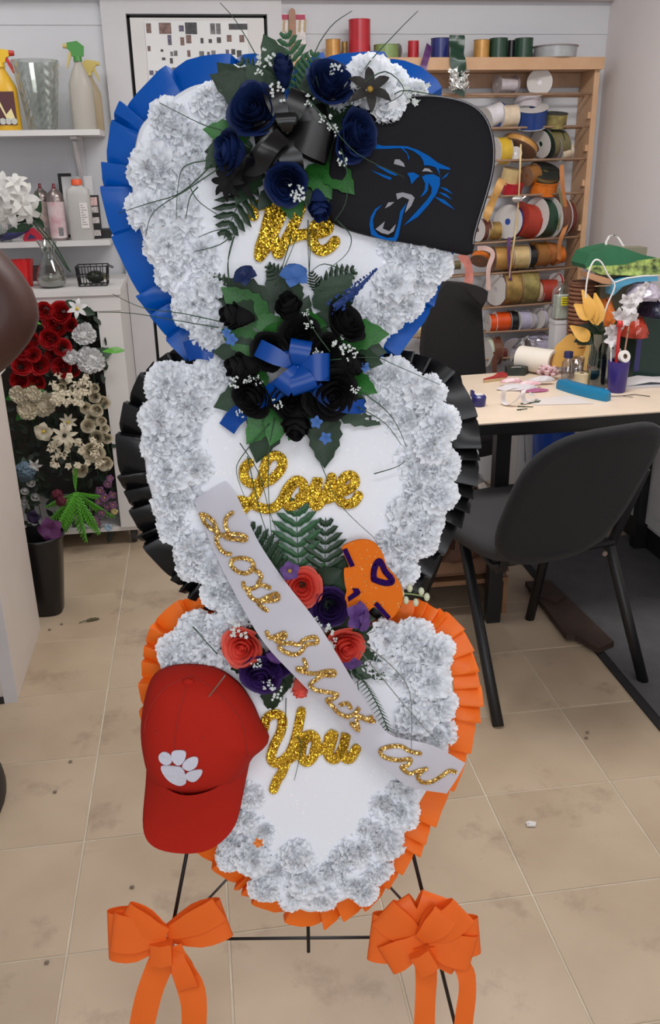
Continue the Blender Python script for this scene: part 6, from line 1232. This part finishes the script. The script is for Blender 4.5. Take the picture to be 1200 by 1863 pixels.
for tip, w_, hh, Hh in (((549, 618), 36, .05, .04), ((468, 632), 30, .045, .03), ((600, 668), 46, .05, .04), ((510, 712), 32, .055, .035), ((556, 714), 44, .055, .04), ((580, 700), 36, .045, .03), ((520, 635), 26, .04, .03)): ribbon_loop(t, o, (541, 668), tip, w_, M_BLUEB, H0+hh, Hh, 'bow_loop')
tail(t, o, [(530, 690), (480, 725), (432, 755), (412, 780)], 32, M_BLUEB, [.1, .09, .065, .06], 'bow_tail'); tail(t, o, [(560, 690), (600, 730), (640, 740), (664, 738)], 24, M_BLUEB, [.1, .09, .08, .07], 'bow_tail')
tail(t, o, [(390, 640), (360, 635), (338, 640)], 34, M_BLUEB, [.05, .05, .045], 'bow_tail')
put(t, o, MB().lathe([(1, -.4), (1, .4), (.5, .6)], n=12).mesh('bow_knot', M_BLUEB, True), 'bow_knot', 541, 668, H0+.055, 3)
for pts, h in (([(400, 585), (330, 570), (260, 560), (205, 535)], .10), ([(398, 596), (320, 583), (240, 570), (180, 568)], .10), ([(600, 655), (680, 650), (720, 665), (800, 700)], .10), ([(640, 700), (700, 745), (725, 780), (738, 812)], .08), ([(650, 740), (700, 770), (730, 810)], .08), ([(500, 760), (488, 830), (490, 930), (498, 1010)], .075), ([(490, 770), (440, 830), (430, 860), (445, 905)], .075),
               ([(436, 806), (470, 860), (490, 930), (512, 990)], .07), ([(450, 830), (475, 940), (500, 1000)], .07), ([(560, 780), (590, 860), (620, 920), (682, 980)], .08), ([(418, 520), (414, 480), (428, 425)], .07), ([(562, 500), (564, 440), (560, 420)], .08), ([(580, 530), (630, 520), (640, 535)], .08), ([(600, 640), (560, 580), (575, 545)], .11), ([(680, 862), (720, 850), (738, 838)], .07), ([(500, 520), (520, 480), (540, 430)], .08), ([(360, 750), (378, 742)], .06), ([(640, 500), (590, 480), (560, 500)], .08)):
    grass(t, o, pts, h)
# ---------------------------------------------------------------- lower spray: coral and purple roses
t, o = wthing('lower_flower_spray', 'lower spray of coral and purple silk roses under the sash', 'flower spray', 545, 1150, .05)
for a, b in (((545, 1075), (537, 915)), ((590, 1090), (592, 955)), ((520, 1080), (452, 965)), ((530, 1090), (480, 1000))): lay(t, o, FERN(GREEN_F if b[0] in (537,) else GREEN_D), 'fern_frond', a, b, H0, H0+.02)
for a, b, k in (((600, 1100), (650, 1030), 'D'), ((575, 1070), (590, 1025), 'L'), ((640, 1160), (706, 1152), 'D'), ((640, 1180), (700, 1240), 'D'), ((600, 1200), (640, 1250), 'D'), ((470, 1160), (395, 1190), 'D'), ((460, 1170), (475, 1222), 'L'), ((480, 1150), (430, 1130), 'D'), ((500, 1220), (490, 1300), 'D'), ((450, 1190), (420, 1230), 'D'), ((520, 1100), (500, 1050), 'D'), ((560, 1130), (610, 1080), 'D'), ((540, 1060), (500, 1020), 'D'),
                ((600, 1140), (640, 1100), 'D'), ((520, 1210), (510, 1270), 'D'), ((600, 1050), (650, 1010), 'D'), ((460, 1140), (450, 1100), 'D'), ((560, 1060), (620, 1040), 'D'), ((590, 1120), (680, 1130), 'D'), ((610, 1100), (640, 1180), 'L'), ((570, 1160), (600, 1230), 'D'), ((480, 1180), (440, 1240), 'D'), ((640, 1220), (672, 1235), 'D')):
    lay(t, o, LEAF(GREEN_D if k == 'D' else GREEN_L), 'leaf', a, b, H0, H0+R_.uniform(.0, .02))
for x, y, r, kd, m_, d in ((549, 1068, 30, 'rose', M_CORAL, (0, .15, 1)), (441, 1178, 31, 'rose', M_CORAL, (-.2, 0, 1)), (628, 1178, 31, 'rose', M_CORAL, (.25, -.1, 1)), (546, 1252, 22, 'bud', M_CORAL, (.15, -.9, .45)), (600, 1104, 30, 'rose', M_PURP, (.1, .1, 1)), (475, 1226, 33, 'rose', M_PURP, (-.1, -.3, 1)), (508, 1205, 26, 'rose', M_PURP, (0, -.2, 1))):
    put(t, o, me_of(kd, m_, 1 if m_ is M_PURP else 2), 'rose', x, y, H0+.02, r, d, label='coral rose' if m_ is M_CORAL else 'dark purple rose', sc=(1, 1, 1.25) if kd == 'bud' else None)
M_VIO = mat('violet_silk', (88, 54, 120), .6, var=.2, vs=60)
for x, y, r, d in ((527, 1038, 18, (0, 0, 1)), (648, 1120, 26, (.5, .1, .7)), (660, 1130, 20, (.8, 0, .5)), (640, 1205, 18, (.2, -.6, .7)), (505, 1190, 20, (0, -.4, .8))):
    f_ = put(t, o, me_of('pansy', M_VIO), 'violet_blossom', x, y, H0+.04, r, d)
    if (x, y) == (527, 1038): part('flower_center', MB().sphere((0, 0, .15), .22, 8, 5), mat('ochre_center', (170, 136, 50), .7), f_, True)
for x, y, r in ((592, 1150, 20), (438, 1140, 22), (500, 1262, 16), (570, 1130, 12), (465, 1205, 12), (488, 1245, 12), (455, 1125, 12), (600, 1165, 14)): put(t, o, me_of('beads', M_BABY, int(x) % 3), 'babys_breath', x, y, H0+.03, r)
mb = MB(); pth = smooth_path([U(x, y, .07)-o for x, y in ((648, 1225), (668, 1250), (690, 1290), (706, 1330))], 6); mb.tube(pth, .0012, 4)
for i in range(3, len(pth)-1):
    for sg in (-1, 1): mb.tube([pth[i], pth[i]+V((sg*.010, -.006, .004))], [.0012, .0003], 3)
part('needle_sprig', mb, STEM, t)
mb = MB(); mb.tube(smooth_path([U(x, y, .07)-o for x, y in ((700, 1090), (735, 1080), (776, 1086))], 4), .0012, 5)
part('berry_stem', mb, mat('pale_stem', (130, 150, 90), .6), t)
for x, y in ((745, 1070), (766, 1076), (738, 1092), (756, 1096), (776, 1086), (730, 1080)): part('berry', MB().sphere(U(x, y, .072)-o, .0048, 8, 5, (1, 1.4, 1)), mat('pale_berry', (206, 210, 180), .5), t, True)
for pts, h in (([(660, 1170), (710, 1210), (745, 1260), (748, 1370)], .105), ([(655, 1185), (700, 1240), (750, 1300), (800, 1355)], .105), ([(410, 1228), (370, 1280), (330, 1330), (316, 1362)], .125), ([(520, 1270), (519, 1310), (518, 1330)], .06), ([(395, 1190), (350, 1140), (372, 1160)], .09), ([(500, 1010), (470, 975), (430, 990)], .06), ([(470, 985), (510, 975)], .06), ([(650, 1240), (660, 1290), (700, 1345), (730, 1370)], .09), ([(540, 1340), (548, 1360), (535, 1420)], .062)):
    grass(t, o, pts, h, m=mat('grey_green_blade', (110, 112, 100), .5) if pts[0][0] in (410, 655, 660) else None)
# ---------------------------------------------------------------- the dark cover with the cat-head emblem
CV = [(640, 188), (700, 174), (760, 165), (815, 168), (862, 182), (890, 208), (904, 250), (904, 300), (892, 350), (878, 395), (868, 430), (860, 460), (810, 452), (740, 438), (670, 425), (612, 405), (596, 380), (598, 300), (615, 225)]
t, o = wthing('headrest_cover', 'black fabric cover printed with a blue and grey roaring cat head', 'cover', 760, 300, .05)
P = resample([U(x, y, .08)-o for x, y in CV], 90); P = P if sum(P[i].x*P[(i+1) % 90].y-P[(i+1) % 90].x*P[i].y for i in range(90)) > 0 else P[::-1]; c = sum(P, V((0, 0, 0)))/90
for p in P: p.z = 0
c.z = 0; M_COV = mat('black_cover_cloth', (22, 21, 26), .8, bump=.15, bs=260, var=.06, vs=8, spec=.25)
def cvr(s, z): return [c+(p-c)*s+V((0, 0, z)) for p in P]
part('cover', MB().rings([cvr(.9, -.01), cvr(.985, .0), cvr(1, .008), cvr(.99, .016), cvr(.965, .019), cvr(.8, .022), cvr(.5, .024), cvr(.2, .025)]), M_COV, t, True)
seam = [c+(p-c)*.965+V((0, 0, .0195)) for p in P]; i0 = min(range(90), key=lambda i: (P[i]-(U(700, 174, .08)-o)).length); i1 = min(range(90), key=lambda i: (P[i]-(U(860, 460, .08)-o)).length)
seq = []; i = i0
dirn = -1 
while i != i1 and len(seq) < 90: seq.append(seam[i]); i = (i+dirn) % 90
part('seam', MB().tube(seq, .0009, 4), mat('grey_stitching', (132, 130, 134), .7), t)
M_EB = mat('emblem_blue', (0, 88, 168), .8, spec=.15); M_EG = mat('emblem_grey', (140, 140, 148), .6)
def emb(pts, m_, k):
    q = [U(600+x/5, 120+y/5, .076)-o for x, y in pts]
    part('emblem_piece', MB().prism([(v.x, v.y) for v in q], .0, .0012, lambda a, b, h: (a, b, .019+.0068*(1-min(1, (V((a, b, 0))-c).length/.115)**1.6)+h)), m_, t)
for k, pts in enumerate([[(355, 690), (480, 725), (600, 725), (700, 730), (800, 765), (900, 820), (980, 880), (1095, 930), (1090, 945), (990, 932), (1002, 1010), (985, 965), (960, 922), (900, 905), (855, 905), (850, 870), (820, 820), (760, 775), (700, 752), (620, 748), (520, 752), (420, 752), (370, 742)],
    [(650, 752), (665, 750), (700, 785), (720, 830), (715, 865), (700, 800)], [(700, 975), (760, 970), (815, 1000), (780, 1030), (740, 1080), (725, 1020)],
    [(835, 1010), (870, 990), (940, 985), (1000, 1015), (1000, 1080), (970, 1160), (900, 1260), (800, 1370), (670, 1450), (780, 1330), (880, 1220), (920, 1160), (925, 1110), (895, 1060), (890, 1130), (860, 1170), (820, 1195), (860, 1130), (865, 1070)],
    [(1000, 1100), (1060, 1112), (1120, 1165), (1050, 1132)], [(985, 1145), (1050, 1160), (1115, 1215), (1040, 1182)], [(945, 1185), (1040, 1215), (1140, 1305), (1020, 1242)], [(410, 900), (500, 930), (610, 990), (600, 1002), (530, 975)], [(370, 945), (450, 975), (560, 1015), (550, 1038), (480, 1008)],
    [(480, 1255), (420, 1320), (390, 1400), (400, 1480), (440, 1530), (520, 1560), (580, 1555), (600, 1500), (620, 1430), (640, 1320), (700, 1240), (662, 1350), (642, 1450), (625, 1540), (605, 1588), (540, 1585), (440, 1560), (375, 1530), (360, 1440), (370, 1370), (410, 1300)],
    [(130, 1200), (190, 1250), (245, 1350), (180, 1312), (135, 1255)], [(1085, 962), (1062, 1002), (1008, 1036), (1045, 996)]]): emb(pts, M_EB, k)
for k, pts in enumerate([[(580, 890), (590, 850), (630, 850), (670, 885), (680, 920), (630, 905)], [(835, 960), (860, 930), (900, 935), (935, 968), (880, 958)], [(600, 1160), (660, 1150), (740, 1170), (770, 1200), (740, 1270), (682, 1335), (700, 1270), (720, 1215), (660, 1190), (612, 1215)], [(500, 1292), (530, 1240), (585, 1237), (545, 1272)], [(415, 1480), (500, 1410), (480, 1475), (540, 1500), (600, 1435), (580, 1500), (530, 1530), (470, 1515)]]): emb(pts, M_EG, k)
# ---------------------------------------------------------------- orange glitter cut-out with purple bars
t, o = wthing('orange_foam_emblem', 'orange glitter foam paw cut-out with purple bars beside the coral roses', 'cut-out', 680, 1060, .075)
ct_ = (U(681, 1060, .085)-o)
def em2(pts): return [(p.x, p.y) for p in [U(600+x/6.667, 960+y/6.667, .08)-o for x, y in pts]]
pl = [(145, 260), (200, 200), (300, 160), (410, 145), (520, 170), (600, 250), (650, 340), (690, 470), (780, 570), (850, 670), (880, 770), (880, 880), (840, 980), (780, 1070), (720, 1110), (690, 1115), (640, 1060), (540, 960), (440, 1040), (380, 1060), (330, 1000), (220, 990), (200, 900), (180, 850), (200, 760), (180, 680), (170, 500), (230, 470)]
q = [(v.x, v.y) for v in smooth_path([V((a, b, 0)) for a, b in pl], 3, True)]
part('foam_sheet', MB().prism(em2(q), 0, .006), glitter('orange_glitter', (255, 190, 120), 500, .6, .25, sparse=.04, base=(222, 112, 36)), t)
M_PG = glitter('purple_glitter', (52, 22, 96), 600, .9, .3, sparse=.15, base=(44, 20, 78))
for pts in ([(150, 265), (205, 245), (300, 455), (245, 475)], [(275, 745), (270, 730), (345, 735), (370, 780), (350, 810), (225, 890), (213, 840), (290, 780)], [(530, 930), (575, 895), (735, 1080), (700, 1115)]): part('purple_bar', MB().prism(em2(pts), .0062, .0085), M_PG, t)
kk = [U(600+x/6.667, 960+y/6.667, .08)-o for x, y in ((528, 610), (532, 520), (560, 435), (600, 402), (632, 450), (670, 530), (740, 610), (745, 655), (680, 668), (600, 650), (530, 622))]
for v in kk: v.z = .0062
part('purple_ring', stroke_mb(kk, 5.2*SP, .0024), M_PG, t)
# ---------------------------------------------------------------- sash ribbon with glitter script
t, o = wthing('memorial_sash', 'white satin sash with gold glitter script running diagonally across hearts', 'sash', 500, 1150, .07)
EDGE = [((352, 908), (410, 876)), ((362, 935), (432, 905)), ((392, 1010), (470, 985)), ((430, 1085), (520, 1060)), ((480, 1170), (575, 1130)), ((545, 1240), (625, 1210)), ((605, 1300), (672, 1290)), ((652, 1355), (708, 1335)), ((700, 1398), (762, 1350)), ((745, 1432), (800, 1362)), ((812, 1444), (846, 1388))]
SH = [.056, .062, .075, .09, .108, .108, .1, .096, .104, .102, .088]
def sash_h(x, y):
    s = (x-350)*.6+(y-885)*.8; ks_ = [((a[0]+b[0])/2-350)*.6+((a[1]+b[1])/2-885)*.8 for a, b in EDGE]
    for i in range(len(ks_)-1):
        if s <= ks_[i+1]: f = max(0, (s-ks_[i])/(ks_[i+1]-ks_[i])); return SH[i]*(1-f)+SH[i+1]*f
    return SH[-1]
Lp = smooth_path([U(*a, h)-o for (a, b), h in zip(EDGE, SH)], 5); Rp = smooth_path([U(*b, h)-o for (a, b), h in zip(EDGE, SH)], 5)
rs = []
for i, (a, b) in enumerate(zip(Lp, Rp)):
    rs.append([a+(b-a)*q+V((0, 0, .0025*math.sin(q*math.pi)+.0012*math.sin(i*.5+q*3))) for q in [k/6 for k in range(7)]])
M_SASH = mat('white_sash_satin', (208, 206, 216), .35, trans=.2)
part('ribbon', MB().rings(rs, closed=False, cap=False), M_SASH, t, True)
A = (350, 920); hf = lambda x, y: sash_h(x, y)+.004
S1 = [[[(60, 62), (100, 70), (150, 112), (172, 160), (200, 215)], [(70, 82), (95, 130), (140, 168), (175, 190)], [(290, 50), (248, 85), (240, 140), (262, 195)], [(200, 215), (260, 208), (330, 205), (388, 225), (380, 250), (320, 245), (245, 232)], [(178, 200), (178, 260), (205, 315), (245, 345), (275, 350)]],
      [[(290, 390), (282, 430), (330, 478), (395, 490), (445, 455), (430, 402), (370, 380), (310, 385), (290, 400)]], [[(425, 460), (480, 482), (500, 520), (478, 560)], [(370, 562), (385, 600), (440, 600), (500, 575), (560, 595)]], [[(400, 610), (425, 662), (480, 690), (550, 660), (612, 640), (620, 680), (545, 692), (478, 700), (510, 740), (540, 760)]],
      [[(540, 920), (565, 960), (615, 945), (665, 925), (672, 955), (605, 972), (650, 1000), (715, 1000), (770, 1010), (820, 970), (890, 955), (905, 995), (830, 1010), (780, 1070), (720, 1080), (660, 1055), (630, 1030)]]]
letters(t, o, A, 4, S1, 3.6, M_GOLD2, .08, .003, hf=hf)
S2 = [[[(115, 210), (130, 262), (70, 268), (112, 290), (190, 300), (250, 285), (308, 285), (305, 312), (235, 312), (190, 342), (155, 372), (185, 402), (225, 415)]], [[(210, 410), (270, 420), (330, 435), (300, 462), (262, 470), (300, 510), (340, 555), (400, 580)]], [[(350, 500), (395, 492), (415, 520)], [(380, 575), (430, 565), (470, 520), (450, 550)]], [[(420, 620), (465, 665), (452, 600), (480, 575), (520, 600), (565, 605)], [(445, 560), (500, 590), (550, 580)]],
      [[(860, 812), (800, 800), (740, 768), (670, 768), (608, 790), (622, 830), (690, 852), (745, 855)]], [[(745, 855), (800, 850), (780, 890), (740, 900), (790, 940), (850, 925), (900, 912)]], [[(880, 920), (845, 960), (870, 995), (930, 995), (1000, 955), (1045, 925), (1085, 930)]]]
letters(t, o, (520, 1140), 3.529, S2, 3.4, M_GOLD2, .08, .003, hf=hf)
# ---------------------------------------------------------------- red-orange cap with paw
t, o = wthing('baseball_cap', 'orange-red baseball cap with white paw hanging bill down on the bottom heart', 'cap', 355, 1340, .07)
M_CAP = mat('red_orange_twill', (172, 33, 20), .85, bump=.12, bs=300, spec=.2); 
CR_O = [(300, 1222), (340, 1217), (390, 1224), (430, 1250), (456, 1286), (472, 1322), (488, 1356), (462, 1382), (450, 1400), (425, 1428), (390, 1446), (345, 1453), (298, 1444), (268, 1415), (256, 1375), (252, 1330), (258, 1280), (272, 1240)]
P = resample([U(x, y, .09)-o for x, y in CR_O], 80); P = P if sum(P[i].x*P[(i+1) % 80].y-P[(i+1) % 80].x*P[i].y for i in range(80)) > 0 else P[::-1]
apex = U(350, 1335, .13)-o; cc_ = V((apex.x, apex.y, 0)); rs = []
for p in P: p.z = 0
Hc = .075
for k in range(12):
    a = k/11*math.pi/2*.985; s_ = math.cos(a)**.62 if k < 11 else .03; rs.append([cc_+(p-cc_)*max(s_, .03)+V((0, 0, -.005+Hc*math.sin(a))) for p in P])
part('crown', MB().rings(rs, cap=True), M_CAP, t, True)
# bill: curved sheet, bottom of the cap
top_b = [(258, 1385), (275, 1428), (305, 1446), (345, 1453), (390, 1446), (425, 1426), (452, 1396)]; bot_b = [(256, 1448), (256, 1515), (280, 1543), (335, 1552), (385, 1545), (425, 1512), (441, 1450)]
TT = smooth_path([U(x, y, .1)-o for x, y in top_b], 5); BB = smooth_path([U(x, y, .1)-o for x, y in bot_b], 5); n_ = len(TT); rs = []
for i in range(n_):
    u_ = 2*i/(n_-1)-1; arch = .040*(1-u_*u_)-.012
    row = []
    for q in (-.22, 0, .15, .35, .55, .75, .92, 1.):
        p = TT[i]+(BB[i]-TT[i])*q; row.append(V((p.x, p.y, arch+.018*(1-u_*u_)*(1-q)**2+.004)))
    for q in (1., .5, 0): p = TT[i]+(BB[i]-TT[i])*q; row.append(V((p.x, p.y, arch-.001)))
    rs.append(row)
part('bill', MB().rings(rs, cap=True), M_CAP, t, True, ang=50)
def dome(p):
    """height of the crown surface over a local point"""
    d = V((p.x, p.y, 0))-cc_; best = 1.
    ang_ = math.atan2(d.y, d.x); q = min(P, key=lambda v: abs((math.atan2(v.y-cc_.y, v.x-cc_.x)-ang_+math.pi) % (2*math.pi)-math.pi)); s_ = min(.999, d.length/((q-cc_).length)); a = math.acos(s_**(1/.62)); return -.005+Hc*math.sin(a)
def capline(pts, off=.0006, r=.0011): 
    K = smooth_path([U(x, y, .11)-o for x, y in pts], 8); return [V((p.x, p.y, dome(p)+off)) for p in K]
M_SEAM = mat('cap_seam', (160, 34, 24), .8)
for pts in ([(345, 1232), (330, 1290), (322, 1350), (320, 1400), (335, 1448)], [(345, 1232), (395, 1255), (440, 1310), (452, 1370)], [(345, 1232), (300, 1250), (272, 1290), (262, 1330)]): part('seam', MB().tube(capline(pts), .0008, 4), M_SEAM, t)
p = U(347, 1232, .09)-o; part('button', MB().sphere((p.x, p.y, dome(p)+.001), .0085, 12, 7, (1, .7, .5)), M_CAP, t, True)
for x, y in ((290, 1322), (374, 1328)): p = U(x, y, .11)-o; part('eyelet', MB().lathe([(.0016, 0), (.0016, .0012)], (p.x, p.y, dome(p)), (0, 0, 1), 8), M_SEAM, t)
M_PAW = mat('white_embroidery', (206, 206, 220), .7, bump=.4, bs=500)
def pw(pts, nm):
    K = smooth_path([U(240+x/2.727, 1180+y/2.727, .13)-o for x, y in pts], 3, True); mb = MB(); mb.prism([(v.x, v.y) for v in K], 0, .0022, lambda a, b, h: (a, b, dome(V((a, b, 0)))+h+.0006)); part(nm, mb, M_PAW, t)
paw = [[(148, 575), (200, 568), (250, 575), (268, 610), (270, 660), (235, 680), (185, 655), (155, 615)], [(137, 520), (165, 500), (198, 515), (201, 553), (170, 567), (140, 550)], [(203, 500), (235, 488), (272, 495), (268, 535), (240, 565), (207, 545)], [(255, 562), (275, 535), (310, 520), (333, 530), (325, 570), (290, 592), (262, 582)], [(270, 612), (300, 592), (350, 588), (345, 620), (310, 655), (275, 640)]]
pw(paw[0], 'paw_pad')
for q in paw[1:]: pw(q, 'paw_toe')
# ---------------------------------------------------------------- orange bows on the easel legs
M_OB = satin('orange_bow_satin', (250, 118, 44), .4, .2)
t, o = wthing('orange_bow', 'orange satin bow tied on the left easel leg', 'bow', 303, 1700, .006)
for tip, w_, h, Hh, tw in (((196, 1700), 92, .03, .05, .0), ((205, 1690), 66, .045, .035, .3), ((225, 1662), 50, .05, .03, -.3), ((412, 1668), 74, .03, .045, .0), ((400, 1650), 50, .04, .03, .3)): ribbon_loop(t, o, (303, 1700), tip, w_, M_OB, h, Hh, 'bow_loop', tw)
part('bow_knot', MB().rings([[tuple(V((x, y, 0))+V((0, 0, z))) for x, y, z in ((-.018, q, .03), (-.017, q, .052), (0, q, .057), (.017, q, .052), (.018, q, .03))] for q in (.016, .006, -.006, -.02)], cap=True), M_OB, t, True, ang=50)
tail(t, o, [(305, 1725), (285, 1770), (268, 1820), (252, 1900), (244, 1990)], 46, M_OB, [.05, .035, .035, .03, .02]); tail(t, o, [(308, 1725), (335, 1770), (352, 1820), (352, 1900), (356, 1980)], 46, M_OB, [.05, .04, .035, .03, .02])
ribbon_loop(t, o, (318, 1722), (345, 1800), 36, M_OB, .045, .03, 'bow_loop')
t, o = wthing('orange_bow', 'larger many-looped orange satin bow on the right easel leg', 'bow', 765, 1710, .006)
for tip, w_, h, Hh, tw in (((672, 1700), 84, .03, .04, .2), ((695, 1660), 60, .04, .035, -.2), ((718, 1640), 56, .03, .04, .2), ((800, 1630), 66, .03, .04, .0), ((842, 1652), 62, .045, .04, .3), ((872, 1700), 70, .03, .045, .0), ((862, 1735), 60, .045, .035, -.3), ((700, 1745), 56, .045, .03, .2), ((810, 1660), 50, .055, .03, .2), ((835, 1755), 44, .03, .03, 0)): ribbon_loop(t, o, (765, 1710), tip, w_, M_OB, h, Hh, 'bow_loop', tw)
part('bow_knot', MB().rings([[tuple(Matrix.Rotation(.5, 3, 'Z') @ V((x, q, z))) for x, z in ((-.018, .04), (-.016, .062), (0, .066), (.016, .062), (.018, .04))] for q in (.018, .006, -.006, -.018)], cap=True), M_OB, t, True, ang=50)
tail(t, o, [(772, 1725), (775, 1780), (772, 1850), (770, 1950)], 38, M_OB, [.055, .04, .03, .02]); tail(t, o, [(805, 1725), (842, 1760), (850, 1800), (842, 1870), (838, 1960)], 32, M_OB, [.05, .04, .04, .03, .02])
